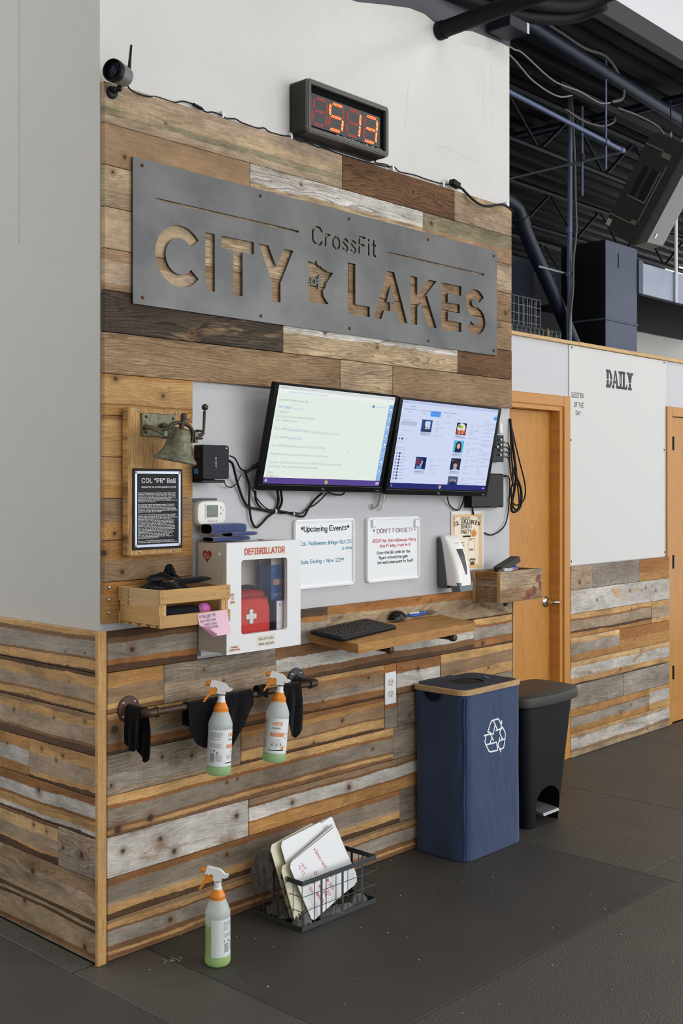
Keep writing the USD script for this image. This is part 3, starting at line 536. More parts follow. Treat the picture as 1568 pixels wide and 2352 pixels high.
# ================================================================== STEEL SIGN
M_steel = mat('sign_steel', '#696967', 0.42, 0.7, vary=0.22, vscale=3.2, color2='#525253', bump=0.05, bscale=30)
M_rust = mat('rusty_screw', '#7d5338', 0.6, 0.5, vary=0.3, vscale=300)
SX0, SX1, SZ0, SZ1 = 0.104, 2.125, 2.107, 2.583; SY = -0.027
zb, zt, st = 2.188, 2.3875, 0.043
def lettershape(ch, x0, x1):
    W, H = x1 - x0, zt - zb; s = st
    def R(a, b, c, d): return sbox(a, b, c, d)
    def ln(p, w=s): return LineString(p).buffer(w / 2, cap_style=2, join_style=2)
    if ch == 'I': g = R(0, 0, W, H)
    elif ch == 'T': g = R(0, H - s, W, H).union(R(W / 2 - s / 2, 0, W / 2 + s / 2, H))
    elif ch == 'L': g = R(0, 0, s, H).union(R(0, 0, W, s * .95))
    elif ch == 'E': g = unary_union([R(0, 0, s, H), R(0, 0, W, s * .95), R(0, H - s * .95, W, H), R(0, H / 2 - s * .44, W * .92, H / 2 + s * .44)])
    elif ch == 'Y': g = unary_union([Polygon([(0, H), (s * 1.12, H), (W / 2 + s / 2, H * .44), (W / 2 - s / 2, H * .36)]), Polygon([(W, H), (W - s * 1.12, H), (W / 2 - s / 2, H * .44), (W / 2 + s / 2, H * .36)]), R(W / 2 - s / 2, 0, W / 2 + s / 2, H * .42)]).buffer(0)
    elif ch == 'K': g = unary_union([R(0, 0, s, H), Polygon([(s * .9, H * .36), (s * .9, H * .60), (W - s * 1.25, H), (W, H)]), Polygon([(W * .36, H * .50), (W * .62, H * .66), (W, 0), (W - s * 1.25, 0)])]).buffer(0)
    elif ch == 'A':
        o = Polygon([(0, 0), (W / 2 - s * .5, H), (W / 2 + s * .5, H), (W, 0), (W - s * 1.08, 0), (W - s * 1.5, H * .19), (s * 1.5, H * .19), (s * 1.08, 0)])
        g = o.difference(Polygon([(W * .5 - s * .62, H * .37), (W * .5 + s * .62, H * .37), (W / 2, H * .72)])).difference(R(W / 2 - .0055, H * .1, W / 2 + .0055, H * .5))
    elif ch == 'C':
        c = affinity.scale(Point(0, 0).buffer(1, 48), W * .56, H / 2 * 1.04); g = affinity.translate(c, W * .56, H / 2)
        i = affinity.translate(affinity.scale(Point(0, 0).buffer(1, 48), W * .56 - s, H / 2 * 1.04 - s), W * .56, H / 2)
        g = g.difference(i).difference(Polygon([(W * .56, H / 2), (W * 1.3, H * 1.06), (W * 1.3, -H * .06)]))
    else:
        def arc(cx, cy, rx, ry, a, b): return [(cx + rx * math.cos(math.radians(t)), cy + ry * math.sin(math.radians(t))) for t in np.linspace(a, b, 20)]
        r = s / 2; ry = (H - s) / 4 * 1.02; rx = W / 2 - r
        p = arc(W / 2, H - r - ry, rx * .94, ry, 28, 180)[:] + arc(W / 2 + .002, H - r - ry, rx * .94, ry, 180, 250)[1:] + arc(W / 2 - .002, r + ry, rx, ry, 70, 0) + arc(W / 2, r + ry, rx, ry, 0, -150)
        g = LineString(p).buffer(r, 8, cap_style=2, join_style=1)
    return affinity.translate(g, x0, zb)
cut = [lettershape(c, a, b) for c, a, b in (('C', .194, .379), ('I', .4077, .4502), ('T', .481, .633), ('Y', .656, .830), ('L', 1.128, 1.256), ('A', 1.280, 1.490), ('K', 1.511, 1.684), ('E', 1.7185, 1.858), ('S', 1.886, 2.037))]
cut += [sbox(.197, 2.4585, .858, 2.4665), sbox(1.371, 2.4575, 2.025, 2.4655)]
state = Polygon([(.909, 2.362), (.946, 2.358), (.947, 2.369), (.953, 2.369), (.956, 2.356), (.967, 2.351), (.979, 2.35), (.988, 2.342), (1.003, 2.340), (1.012, 2.334), (1.044, 2.335), (1.025, 2.312), (1.006, 2.29), (1.001, 2.273), (.988, 2.261), (.992, 2.239), (1.008, 2.222), (1.020, 2.2115), (.914, 2.209), (.914, 2.268), (.909, 2.282), (.911, 2.300)])
ofl = unary_union([Point(.938, 2.288).buffer(.0155).difference(Point(.938, 2.288).buffer(.0085)), LineString([(.966, 2.268), (.966, 2.302), (.972, 2.314), (.982, 2.312)]).buffer(.0042), LineString([(.958, 2.297), (.977, 2.297)]).buffer(.0035), LineString([(.905, 2.270), (.925, 2.276)]).buffer(.0028), LineString([(.953, 2.287), (.966, 2.283)]).buffer(.0028), Point(.915, 2.284).buffer(.004)])
cut.append(state.difference(ofl))
cf = []
x = .930
for ch, wd in (('C', .056), ('r', .030), ('o', .043), ('s', .034), ('s', .034), ('F', .042), ('i', .012), ('t', .026)):
    hh = .0632 / 6; gl = [np.array([[float(a) for a in q.split(',')] for q in s_.split()]) for s_ in GL[ch].split(';')]; gl = [spline(np.c_[p, p[:, :1] * 0], 5)[:, :2] if len(p) > 3 and ch in 'Cos' else p for p in gl]; mx = max(max(p[:, 0].max() for p in gl), .9)
    sh = unary_union([LineString(np.c_[p[:, 0] / mx * (wd - .008) + x + .004, p[:, 1] * hh + 2.432 + (.003 if p[:, 1].min() >= 0 else 0)]).buffer(.0042, 3) for p in gl])
    if ch == 'o': sh = sh.difference(sbox(x + wd / 2 - .002, 2.40, x + wd / 2 + .002, 2.60))
    cf.append(sh); x += wd + .0125
cut += cf
plate = sbox(SX0, SZ0, SX1, SZ1).difference(unary_union(cut))
sign = thing('wall_sign', 'large grey steel sign with cut-out letters and a state outline, screwed to the upper planks', 'sign', (SX0, SY, SZ0))
part(sign, 'steel_plate', wall(prism(plate, 0.005), 0, 0, SY), M_steel)
for px, pz in ((.141, 2.561), (.665, 2.56), (1.135, 2.558), (1.628, 2.556), (2.101, 2.557), (.143, 2.131), (.667, 2.128), (1.138, 2.131), (1.629, 2.128), (2.101, 2.129)):
    part(sign, 'screw', cat(lathe([(0, .0055), (.0035, .005), (.0058, .0022), (.0062, 0)], 14, (px, SY - .005, pz), (0, -1, 0)), cyl((px, SY - .005, pz), (px, -.004, pz), .0024, n=8)), M_rust, smooth=True)

# ================================================================== TIMER CLOCK
M_clk = mat('clock_housing', '#2f2f2b', 0.42); M_clkf = mat('clock_frame', '#55534e', 0.4); M_scr = mat('clock_window', '#0b0a0b', 0.12, spec=0.5)
M_pan = mat('led_panel', '#3a3a3c', 0.35); M_led = glow('led_lit', (1.0, 0.30, 0.09), 5.0); M_ledb = glow('led_lit_base', (1.0, 0.03, 0.015), 1.5); M_leo = mat('led_unlit', '#a03a36', 0.4); M_leob = mat('led_unlit_base', '#8a2f2b', 0.5)
ck = thing('timer_clock', 'black gym interval timer with red LED digits reading 513 on the white wall', 'clock', (0.845, -0.0, 2.82))
KX0, KX1, KZ0, KZ1, KD = 0.842, 1.305, 2.82, 3.022, 0.09
ro = rrect(KX0, KZ0, KX1, KZ1, .016); ri = rrect(KX0 + .021, KZ0 + .021, KX1 - .021, KZ1 - .021, .003)
part(ck, 'housing', wall(cat(prism(ro, KD - .014)), 0, 0, -.0005), M_clk)
part(ck, 'front_frame', wall(cat(prism(ro.buffer(-.002).difference(ri.buffer(.004)), .014), prism(ro.buffer(-.007).difference(ri), .017)), 0, 0, -(KD - .014)), M_clkf)
part(ck, 'window', wall(prism(ri, .004), 0, 0, -(KD - .014)), M_scr)
pn = part(ck, 'led_panel', wall(flat(sbox(.872, 2.853, 1.262, 2.974)), 0, 0, -(KD - .0096)), M_pan)
SEG = {'a': ((.24, 1), (.80, 1)), 'b': ((1, .88), (1, .60)), 'c': ((1, .42), (1, .13)), 'd': ((.20, 0), (.76, 0)), 'e': ((0, .42), (0, .13)), 'f': ((0, .88), (0, .60)), 'g': ((.22, .51), (.78, .51))}
LIT = ['', 'acdfg', 'bc', 'abcdg']
for k, (dx0, on) in enumerate(zip((.880, .969, 1.066, 1.164), LIT)):
    DWd, DH, z0 = .072, .098, 2.8635
    for lit in (False, True):
        bars, dots = [], []
        for sname, ((ax_, ay), (bx, by)) in SEG.items():
            if (sname in on) != lit: continue
            P0 = np.array([dx0 + ax_ * DWd + ay * .011, z0 + ay * DH]); P1 = np.array([dx0 + bx * DWd + by * .011, z0 + by * DH])
            bars.append(LineString([P0, P1]).buffer(.0062, 2)); dv = (P1 - P0) / np.linalg.norm(P1 - P0); nv = np.array([-dv[1], dv[0]])
            L_ = np.linalg.norm(P1 - P0) + .008
            for q in np.linspace(-.004, L_ - .004, 8):
                for o in (-.0028, .0028): p = P0 + dv * q + nv * o + dv * (.0016 if o > 0 else -.0016); dots.append(Point(p).buffer(.0019, 2))
        if not bars: continue
        dg = part(ck, 'digit_segments', wall(flat(unary_union(bars)), 0, 0, -(KD - .0092)), M_ledb if lit else M_leob, label='lit red segments' if lit else 'unlit dull red segments')
        part(dg, 'led_dots', wall(cat(*[flat(d) for d in dots]), 0, 0, -(KD - .0088)), M_led if lit else M_leo, kind='stuff')
part(ck, 'lettering', wall(inter('MuscleDriverUSA.com • 1-866-334-6674', 1.012, 2.8425, .262, .0085), 0, 0, -(KD - .0095)), mat('print_white', '#dedede', 0.5))

# ================================================================== SECURITY CAMERA
f_ = np.array([-.93, -.36, -.03]); f_ /= np.linalg.norm(f_); c0 = at(262, 163, -.1)
sc = thing('security_camera', 'small grey bullet camera with stub antenna at the top left corner of the planks', 'security camera', (0.03, -0.02, 2.72))
M_camg = mat('camera_grey', '#77777a', 0.4, 0.3); M_blk = mat('black_plastic', '#141415', 0.38); M_blkg = mat('black_gloss', '#0c0c0e', 0.12)
part(sc, 'housing', lathe([(0.0, -.068), (.026, -.067), (.031, -.061), (.034, -.016), (.0345, -.008)], 32, c0, f_), M_camg, smooth=40)
part(sc, 'front_hood', lathe([(.0345, -.008), (.0358, -.006), (.0358, .010), (.034, .012), (.032, .012), (.0314, -.004)], 32, c0, f_), M_blk, smooth=40)
u_, w_, _ = basis(f_)
ln_ = part(sc, 'lens_window', lathe([(.0314, -.002), (.0001, -.002)], 32, c0, f_), M_blkg)
part(ln_, 'painted_glint', lathe([(.0045, .0028), (0, .0034)], 14, c0 + w_ * .009, f_) if False else sphere(c0 + f_ * .0035 + UP * .010, .0032, 2), mat('lens_glint_blue', '#2747c8', .15), smooth=True)  # light glint on the lens, put in as a blue bead
part(ln_, 'lens', lathe([(.013, -.001), (.0125, .003), (.010, .003), (.0085, -.0008), (.004, .0015), (0, .002)], 24, c0, f_), mat('lens_dark', '#23252c', 0.08, 0.4), smooth=True)
part(ln_, 'infrared_led', cat(*[cyl(c0 + f_ * -.002 + (u_ * math.cos(a) + w_ * math.sin(a)) * .022, c0 + f_ * 0.0 + (u_ * math.cos(a) + w_ * math.sin(a)) * .022, .0032, n=8) for a in np.linspace(0, 6.28, 9)[:-1]]), mat('ir_led', '#101426', 0.15), kind='stuff')
ab = at(296, 178, -.085)
part(sc, 'antenna', cat(cyl(ab, ab + [0, 0, .02], .0062, n=12), tube([ab + [0, 0, .018], ab + [.001, 0, .03], ab + [.004, 0, .06], ab + [.009, 0, .105]], [.006, .0058, .0045, .0035], 12)), M_blk, smooth=40)
mb = at(256, 213, -.021); jb = at(273, 203, -.06)
part(sc, 'mount', cat(lathe([(0, .012), (.012, .012), (.019, .008), (.0205, 0)], 24, mb, (0, -1, 0)), cyl(mb + [0, -.01, 0], jb, .0075, n=12), sphere(jb, .0105), cyl(jb, jb + [0.0, 0, .02], .0045, n=10), sphere(mb + [0, -.012, .008], .010)), M_blk, smooth=40)
part(sc, 'threaded_stem', cyl(jb + [0, 0, .004], jb + [0.004, -.006, .032], .004, n=10), M_screw)

# cable of the camera, clipped along the top of the planks, and the timer's power lead
M_cab = mat('cable_black', '#161616', 0.5)
def tagm(o, label, cat_, group=None): tag(o.prim, label, cat_, group)
def solo(name, m, mt, label, cat_, group=None, smooth=False, kind=None):
    p = _path('/World', name); g = usdkit.mesh(stage, p, m, mt, smooth=smooth); tag(g.GetPrim(), label, cat_, group, kind); return Thing(p, (0, 0, 0), g.GetPrim())
TOPZ = 2.805
def tp(px, dz=0.0, y=-.012): X = float(at(px, 300, y)[0]); return np.array([X, y, TOPZ + dz])
pts = [at(288, 190, -.06), at(300, 206, -.05), at(318, 216, -.035), at(343, 222, -.024), tp(360, .003), tp(400, .003), tp(420, .016), tp(447, .017), tp(458, .012), tp(474, .004), tp(488, .011), tp(508, .01), tp(520, .004), tp(540, .012), tp(556, .006), tp(590, .004), tp(606, .012), tp(620, .004), tp(650, .006), tp(668, .012), tp(690, .006), tp(705, .010), tp(730, .004), tp(742, .009), tp(780, .004), tp(840, .005), tp(885, .012), tp(905, .02), tp(918, .008), tp(950, .014), tp(980, .012), tp(1016, .014), tp(1034, .018, -.025)]
solo('camera_cable', cable(pts, .0026, 5), M_cab, 'thin black cable wavering along the top edge of the planks', 'cable', smooth=True)
bc = tp(453, .0145); solo('barrel_connector', cat(cyl(bc + [-.017, 0, .002], bc + [.018, 0, -.004], .0058, n=12), cyl(bc + [.018, 0, -.004], bc + [.026, 0, -.006], .004, n=10)), M_cab, 'black in-line plug joint on the cable left of the timer', 'connector')
M_clip = mat('clip_white', '#eeeeee', 0.4)
for i, (px, nm) in enumerate(((511, 'nearest the security camera'), (668, 'left of the timer'), (901, 'below the timer corner'), (1017, 'left of the cable adapter'), (1163, 'at the far right'))):
    c_ = tp(px, .012)
    solo('cable_clip', cat(box(c_[0] - .004, c_[0] + .004, -.0165, -.0005, c_[2] - .011, c_[2] + .014, .0015), box(c_[0] - .005, c_[0] + .005, -.0185, -.0155, c_[2] - .006, c_[2] + .006, .001)), M_clip, 'white cable clip on the planks top edge, ' + nm, 'cable clip', 'cable clips along the top of the planks')
ad0, ad1 = tp(1036, .028, -.03), tp(1070, .006, -.03)
ad = thing('cable_adapter', 'black block adapter on the cable at the top right of the planks', 'adapter', ad0)
u_ = ad1 - ad0; u_ /= np.linalg.norm(u_); bm = rbox(.052, .026, .03, .005)
part(ad, 'body', frame(bm, ad0 + u_ * .026, u_, np.cross(EY, u_)), M_blk, smooth=35)
part(ad, 'strain_relief', cyl(ad0 + u_ * .05, ad0 + u_ * .085, .0085, .0045, n=12), M_blk)
solo('timer_lead', cable([(1.285, -.045, 2.825), (1.292, -.03, 2.812), tp(888, .020), tp(893, .01)], .003), M_cab, 'short black lead from the bottom corner of the timer to the cable', 'cable', smooth=True)
solo('power_lead', cable([ad0 + u_ * .083, tp(1082, -.02, -.04), tp(1100, -.038, -.045), tp(1120, -.035, -.04), tp(1140, -.014, -.035), tp(1155, .0, -.028), tp(1163, .0, -.02), np.array([2.262, -.022, TOPZ - .012]), np.array([2.276, -.01, TOPZ - .03]), np.array([2.278, .03, TOPZ - .06])], .0055), M_cab, 'thick black lead sagging from the adapter round the end of the wall', 'cable', smooth=True)

# ================================================================== BELL BOARD, BELL, PLAQUE
bb = thing('bell_board', 'thick upright tan board with rounded edges carrying the bell and the black plaque', 'board', (0.068, -0.02, 1.29))
M_bb = wood('wood_bell_board', 'T1', grain=0.75, blot=0.2, saw=0.0, gscale=1.1, mott=.25); BY = -0.0625
wpart(bb, 'board', box(.066, .287, BY, -.0225, 1.29, 1.768, .006), M_bb, 2, 0)
for px, py in ((318, 943), (404, 949), (320, 1268), (399, 1264)):
    p = at(px, py, BY); part(bb, 'screw', lathe([(0, .003), (.004, .0025), (.0052, 0)], 12, p, (0, -1, 0)), M_screw, smooth=True)
M_bronze = mat('bell_bronze', '#7d7c66', 0.5, 0.55, vary=0.3, vscale=60, color2='#565544', bump=.15, bscale=220); M_bronzed = mat('bell_iron', '#4b4538', 0.5, 0.55, vary=.3, vscale=80)
bl = thing('bell', 'weathered green-brown bronze bell with yoke and lever on its wall plate', 'bell', (.18, BY, 1.6))
pl_ = part(bl, 'mounting_plate', box(.112, .252, BY - .0075, BY - .0005, 1.677, 1.752, .002), M_bronze)
for x, z in ((.128, 1.74), (.238, 1.738), (.128, 1.69), (.238, 1.69)): part(pl_, 'screw', lathe([(0, .003), (.004, .0025), (.005, 0)], 12, (x, BY - .0075, z), (0, -1, 0)), M_bronzed, smooth=True)
BC = np.array([.172, -.19, 1.592]); tl = lambda m: rot(rot(m, (1, 0, 0), 7, BC + [0, 0, .09]), (0, 1, 0), 8, BC + [0, 0, .09])
prof = [(.066, 0), (.0685, .004), (.0675, .009), (.060, .017), (.051, .029), (.0445, .042), (.0405, .056), (.039, .064), (.0396, .066), (.0375, .068), (.0345, .084), (.0315, .096), (.0265, .1035), (.012, .1055), (0, .1055)]
part(bl, 'bell_body', tl(cat(lathe(prof, 44, BC), lathe([(.066, 0), (.062, .004), (.046, .035), (.034, .08), (0, .094)][::-1], 44, BC))), M_bronze, smooth=45)
part(bl, 'yoke', tl(cat(tube(spline([BC + d for d in ((-.050, 0, .074), (-.050, 0, .096), (-.039, 0, .114), (-.016, 0, .124), (.016, 0, .124), (.039, 0, .114), (.050, 0, .096), (.051, 0, .070))], 6), .0062, 10), cyl(BC + [0, 0, .098], BC + [0, 0, .138], .0085, n=12))), M_bronzed, smooth=40)
part(bl, 'yoke_knob', tl(lathe([(.0075, .12), (.0065, .130), (.0085, .138), (.0105, .146), (.0102, .153), (.0065, .157), (0, .158)], 20, BC)), M_bronzed, smooth=True)
zp = 1.682
part(bl, 'bracket', cat(tube(spline([(.125, BY - .006, 1.707), (.118, -.11, 1.702), (.108, -.16, 1.692), (.1, -.185, 1.686), (.106, -.192, 1.684)], 6), .0085, 10), tube(spline([(.205, BY - .006, 1.715), (.19, -.09, 1.712), (.2, -.13, 1.70), (.232, -.17, 1.688), (.238, -.19, 1.68)], 6), .0085, 10), rbox(.016, .02, .034, .004) and move(rbox(.016, .02, .034, .004), (.108, -.19, 1.682)), move(rbox(.016, .02, .040, .004), (.232, -.19, 1.676))), M_bronze, smooth=40)
for x in (.1, .24):
    for dz in (.012, -.012): part(bl, 'bolt', cat(cyl((x - .011, -.202, zp + dz), (x + .011, -.202, zp + dz), .0048, n=6)), M_bronzed)
part(bl, 'lever', cat(tube(spline([(.22, -.19, 1.683), (.246, -.19, 1.681), (.262, -.19, 1.684), (.268, -.19, 1.7), (.272, -.19, 1.76)], 6), [.0062] * 13 + [.0062, .0058, .0052, .0046, .0042, .0042, .0045, .0048, .005, .005, .005, .005][:12], 10), sphere((.2735, -.19, 1.772), .0108)), M_bronzed, smooth=40)

pq = thing('plaque', 'black engraved text plaque with silver border on the tan board below the bell', 'plaque', (.078, BY, 1.311))
PX0, PX1, PZ0, PZ1 = .0785, .280, 1.3105, 1.5725; PY = BY - .0045
part(pq, 'panel', box(PX0, PX1, PY, BY - .0006, PZ0, PZ1, .0008), mat('plaque_black', '#0b0c10', 0.35, spec=.15))
M_silv = mat('plaque_silver', '#9fa5b4', 0.3, 0.6); M_pw = mat('plaque_white', '#e2e4e8', 0.5)
part(pq, 'border', wall(flat(sbox(PX0 + .008, PZ0 + .008, PX1 - .008, PZ1 - .008).difference(sbox(PX0 + .0165, PZ0 + .0165, PX1 - .0165, PZ1 - .0165))), 0, 0, PY - .0003), M_silv)
part(pq, 'heading', wall(cat(inter('COL “PR” Bell', .1115, 1.5255, .140, .0165, bold=True), inter('Donated By Hal and Rae Quanbeck 8/1/18', .1115, 1.509, .139, .0075, bold=True)), 0, 0, PY - .0006), M_pw)
PARA = [['The COL "PR" Bell was donated to Crossfit City of Lakes by members Hal and', 'Rae Quanbeck. The bell was a part of Hal and Rae\'s 42 foot sailboat named', '"Volunteer", which they lived on from 1986 - 1996 off the coast of Central', 'Florida. Shortly, in August 1992, during Hurricane Andrew, "Volunteer" was', 'swept ashore by the storm\'s high winds and high storm surge, and', 'ultimately the boat was lost to the bottom of the sea. Amazingly the bell was', 'not lost, but it was a total loss.'],
 ['Hal and Rae began collecting what belongings and pieces of the boat that', 'survived the storm. However, there were only two pieces they found that', 'were worth keeping, the bell and the ships wheel. Neither Hal nor Rae know', 'the bell\'s age. The bell originally found a new home in Holland and sailed', 'Hal and Rae\'s. The bell at that point found a new home, Florida. The bell was a', 'reminder of their special times on "Volunteer".'],
 ['The bell remained silent that "PR" day in Florida for 20 years. Hal and Rae', 'knew they wanted to share the special bell with others, so they made the', 'decision to donate it to Crossfit City of Lakes. The bell represents resiliency', 'and the proof that through hard work and will one can overcome the', 'challenges it is given. The "PR" bell will be rung at the gym by one who', 'earns a personal record. A member of CFCOL, the bell will be used and', 'rung by those at City of Lakes. For members near and far. The bell will', 'be a reminder of good things to come; the bell is a proud reminder of', 'milestones. As athletes we set goals and achieve them, and the bell marks', 'every one of these moments. Every day at the gym we work to improve. The', 'sound of the bell is a sign that one was not at the end of their journey.', 'Ring the bell to celebrate, be loud, and proud. No one record is too', 'small, and you will never know who you may inspire with your hard work.', 'Together we build a community, and we cheer for each other when the', 'bell is rung, to make the special and proud our goals. Those', 'who have rung the bell before are a part of the story of the gym, the', 'boat, and the many others along the way.'],
 ['When you hit a "PR", CELEBRATE! Ring the COL "PR" bell and be proud of', 'your hard work, resiliency, and everything it took you to reach that milestone.']]
z = 1.492; body = []
for para in PARA:
    for s in para: body.append(write(s, .0033, 1.0, min(len(s), 78) / 78 * .160, .0985, z)); z -= .0047
    z -= .0046
part(pq, 'engraved_text', wall(cat(*body), 0, 0, PY - .0005), M_pw)
for x in (PX0 + .0115, PX1 - .0115):
    for z in (PZ0 + .0115, PZ1 - .0115): part(pq, 'screw', lathe([(0, .0024), (.0035, .002), (.0046, 0)], 12, (x, PY, z), (0, -1, 0)), mat('brass_screw', '#b9a888', .35, .8), smooth=True)

# ================================================================== MINI PC, THERMOSTAT
mp = thing('mini_computer', 'small square navy-black mini computer mounted on the wall right of the bell', 'computer', (.412, -.001, 1.535))
MX0, MX1, MZ0, MZ1, MY = .356, .470, 1.540, 1.655, -.082
part(mp, 'body', move(rbox(MX1 - MX0 + .002, .044, MZ1 - MZ0 + .002, .006), ((MX0 + MX1) / 2 - .001, -.055, (MZ0 + MZ1) / 2)), M_blkg, smooth=35)
ld = part(mp, 'lid', wall(prism(rrect(MX0, MZ0, MX1, MZ1, .008), .006), 0, 0, MY + .006), mat('lid_navy_black', '#13151f', 0.5))
lg = inter('ASUS', -.0175, -.0045, .035, .009, bold=True)
part(ld, 'logo', wall(rot(lg, (0, 0, 1), 90), .412, 1.597, MY - .0002), mat('logo_grey', '#8d9098', .4))
part(ld, 'status_dot', wall(flat(Point(.4605, 1.6455).buffer(.0032)), 0, 0, MY - .0003), mat('yellow_dot', '#e8c54a', .4))
part(mp, 'sticker', side(flat(sbox(-.012, -.009, .012, .009)), -.048, 1.566, MX0 - .0026), mat('sticker_blue', '#2f7fc4', .4), label='blue sticker on its side')
part(mp, 'wall_bracket', cat(box(MX0 + .0, MX1 - .012, -.078, -.034, MZ0 - .013, MZ0 - .003, .002), box(MX0 + .02, MX1 - .02, -.034, -.0008, MZ0 - .012, MZ0 + .04, .002)), M_blk)
part(mp, 'plug', cat(box(.4705, .485, -.062, -.05, 1.6265, 1.634, .002), box(.4705, .482, -.066, -.054, 1.611, 1.6215, .002)), M_blk)

th = thing('thermostat', 'white rounded wall thermostat with grey display above the blue sleeves', 'thermostat', (.43, -.001, 1.38))
TX0, TX1, TZ0, TZ1 = .368, .498, 1.378, 1.466
sq = lambda k, d: [np.array([x0_, y_, z_]) for x0_, y_, z_ in d]
def squircle(x0, x1, z0, z1, n=40, p=4.2):
    t = np.linspace(0, 2 * np.pi, n, endpoint=False); c, s = np.cos(t), np.sin(t)
    return np.c_[(x0 + x1) / 2 + np.sign(c) * np.abs(c) ** (2 / p) * (x1 - x0) / 2, (z0 + z1) / 2 + np.sign(s) * np.abs(s) ** (2 / p) * (z1 - z0) / 2]
def yring(p2, y): return np.c_[p2[:, 0], np.full(len(p2), y), p2[:, 1]]
q0 = squircle(TX0, TX1, TZ0, TZ1); q1 = squircle(TX0 + .004, TX1 - .004, TZ0 + .003, TZ1 - .003)
M_pl = mat('white_plastic', '#e9e7e2', 0.38)
part(th, 'body', loft([yring(q0, -.001), yring(q0, -.028), yring(q1, -.036), yring(squircle(TX0 + .012, TX1 - .012, TZ0 + .01, TZ1 - .01), -.038)], caps=(False, True)), M_pl, smooth=40)
part(th, 'wall_plate', box(TX0 + .002, TX1 - .02, -.012, -.0008, TZ1 - .004, TZ1 + .007, .001), mat('thermostat_backplate', '#4a4a4c', .6))
dz_ = part(th, 'display', cat(wall(flat(sbox(.4065, 1.408, .457, 1.450)), 0, 0, -.0386)), mat('lcd_green', '#5e6a55', 0.2))
part(dz_, 'digits', wall(cat(write('67', .011, .5, .014, .409, 1.433), write('Heat', .005, .5, .012, .41, 1.412), write('Set 70', .005, .5, .018, .43, 1.412)), 0, 0, -.0388), mat('lcd_ink', '#39422f', .4))
part(th, 'bezel', wall(prism(sbox(.402, 1.4035, .4615, 1.4545).difference(sbox(.4062, 1.4077, .4573, 1.4503)), .0022), 0, 0, -.0378), M_pl)
for x, z, r in ((.474, 1.4415, .0048), (.483, 1.4325, .0035), (.4745, 1.421, .0048), (.419, 1.396, .0043), (.4305, 1.396, .0043), (.442, 1.396, .0043), (.4535, 1.396, .0043)):
    part(th, 'button', lathe([(0, .0022), (r * .7, .002), (r, .0004), (r, -.004)], 16, (x, -.0378, z), (0, -1, 0)), mat('button_white', '#d9d6cf', .45), smooth=True)

# ================================================================== DEFIBRILLATOR CABINET AND WHAT IS IN AND ON IT
M_cabf = mat('cabinet_front_white', '#e8e9ea', 0.35); M_cabs = mat('cabinet_side', '#d6d0c6', 0.4); M_red = mat('print_red', '#c2392c', 0.5)
DX0, DX1, DZ0, DZ1, DY = .384, .727, .955, 1.3235, -.172
bp = solo('backing_panel', box(.398, .742, -.021, -.001, .931, 1.318, .001), mat('panel_white', '#e1e5ea', .5), 'flat white backing panel behind the defibrillator cabinet', 'panel')
cb = thing('defibrillator_cabinet', 'white metal defibrillator wall cabinet with a window in its door', 'cabinet', (.555, -.022, .955))
part(cb, 'body', cat(box(DX0, DX0 + .003, -.150, -.0225, DZ0, DZ1, .0008), box(DX1 - .003, DX1, -.150, -.0225, DZ0, DZ1), box(DX0 + .003, DX1 - .003, -.150, -.0225, DZ1 - .003, DZ1), box(DX0 + .003, DX1 - .003, -.150, -.0225, DZ0, DZ0 + .003), box(DX0 + .003, DX1 - .003, -.0255, -.0225, DZ0 + .003, DZ1 - .003)), M_cabs)
win = rrect(.4475, 1.0135, .663, 1.2655, .011)
dr = part(cb, 'door', wall(prism(sbox(DX0 - .002, DZ0 - .003, DX1 + .002, DZ1 + .002).difference(win), .019), 0, 0, DY + .019), M_cabf)
part(dr, 'door_edge', box(DX0 - .003, DX0 - .0005, -.152, DY - .0002, DZ0 - .003, DZ1 + .002, .0006), M_cabs)
part(dr, 'window_pane', wall(flat(win.buffer(.003)), 0, 0, DY + .012), glass('clear_pane'))
part(dr, 'lettering', wall(cat(inter('DEFIBRILLATOR', .4625, 1.2825, .188, .0225, bold=True)), 0, 0, DY - .0004), M_red)
for q in ((.459, 1.2785, .654, 1.3085), (.395, 1.120, .419, 1.159), (.517, .963, .606, 1.004), (.391, .9605, .442, .9825)): part(dr, 'label_backing', wall(flat(sbox(*q)), 0, 0, DY - .0002), mat('label_cream', '#e3e0d4', .5))
part(dr, 'small_print', wall(cat(inter('PULL', .3985, 1.147, .017, .009), inter('TO', .403, 1.1345, .0085, .009), inter('OPEN', .3985, 1.122, .017, .009), flat(Polygon([(.384, 1.136), (.392, 1.136), (.392, 1.141), (.384, 1.141)])), inter('WARNING', .402, .9725, .029, .006), inter('ALARMED SYSTEM', .3935, .9635, .046, .006)), 0, 0, DY - .0004), M_red)
part(dr, 'phone_print', wall(cat(inter('866.349.4363', .5265, .9865, .070, .0105), inter('www.aed.com', .5265, .9690, .071, .0105)), 0, 0, DY - .0004), mat('print_brown', '#8d7a70', .6))
def ysd(px, py, X=DX0): q = atx(px, py, X); return -q[1], q[2]
h0, hz = ysd(476, 1276); hk = [(math.sin(t) ** 3 * .0225, (13 * math.cos(t) - 5 * math.cos(2 * t) - 2 * math.cos(3 * t) - math.cos(4 * t)) / 17 * .0235 * 1.05) for t in np.linspace(0, 2 * math.pi, 40)[:-1]]
ht = thing('heart_sticker', 'red heart sticker lettered K.L on the side of the defibrillator cabinet', 'sticker', (DX0 - .0003, -h0, hz))
part(ht, 'heart', side(prism(Polygon(hk).buffer(0), .001), -h0, hz, DX0 - .0004), mat('heart_red', '#b3262b', .35))
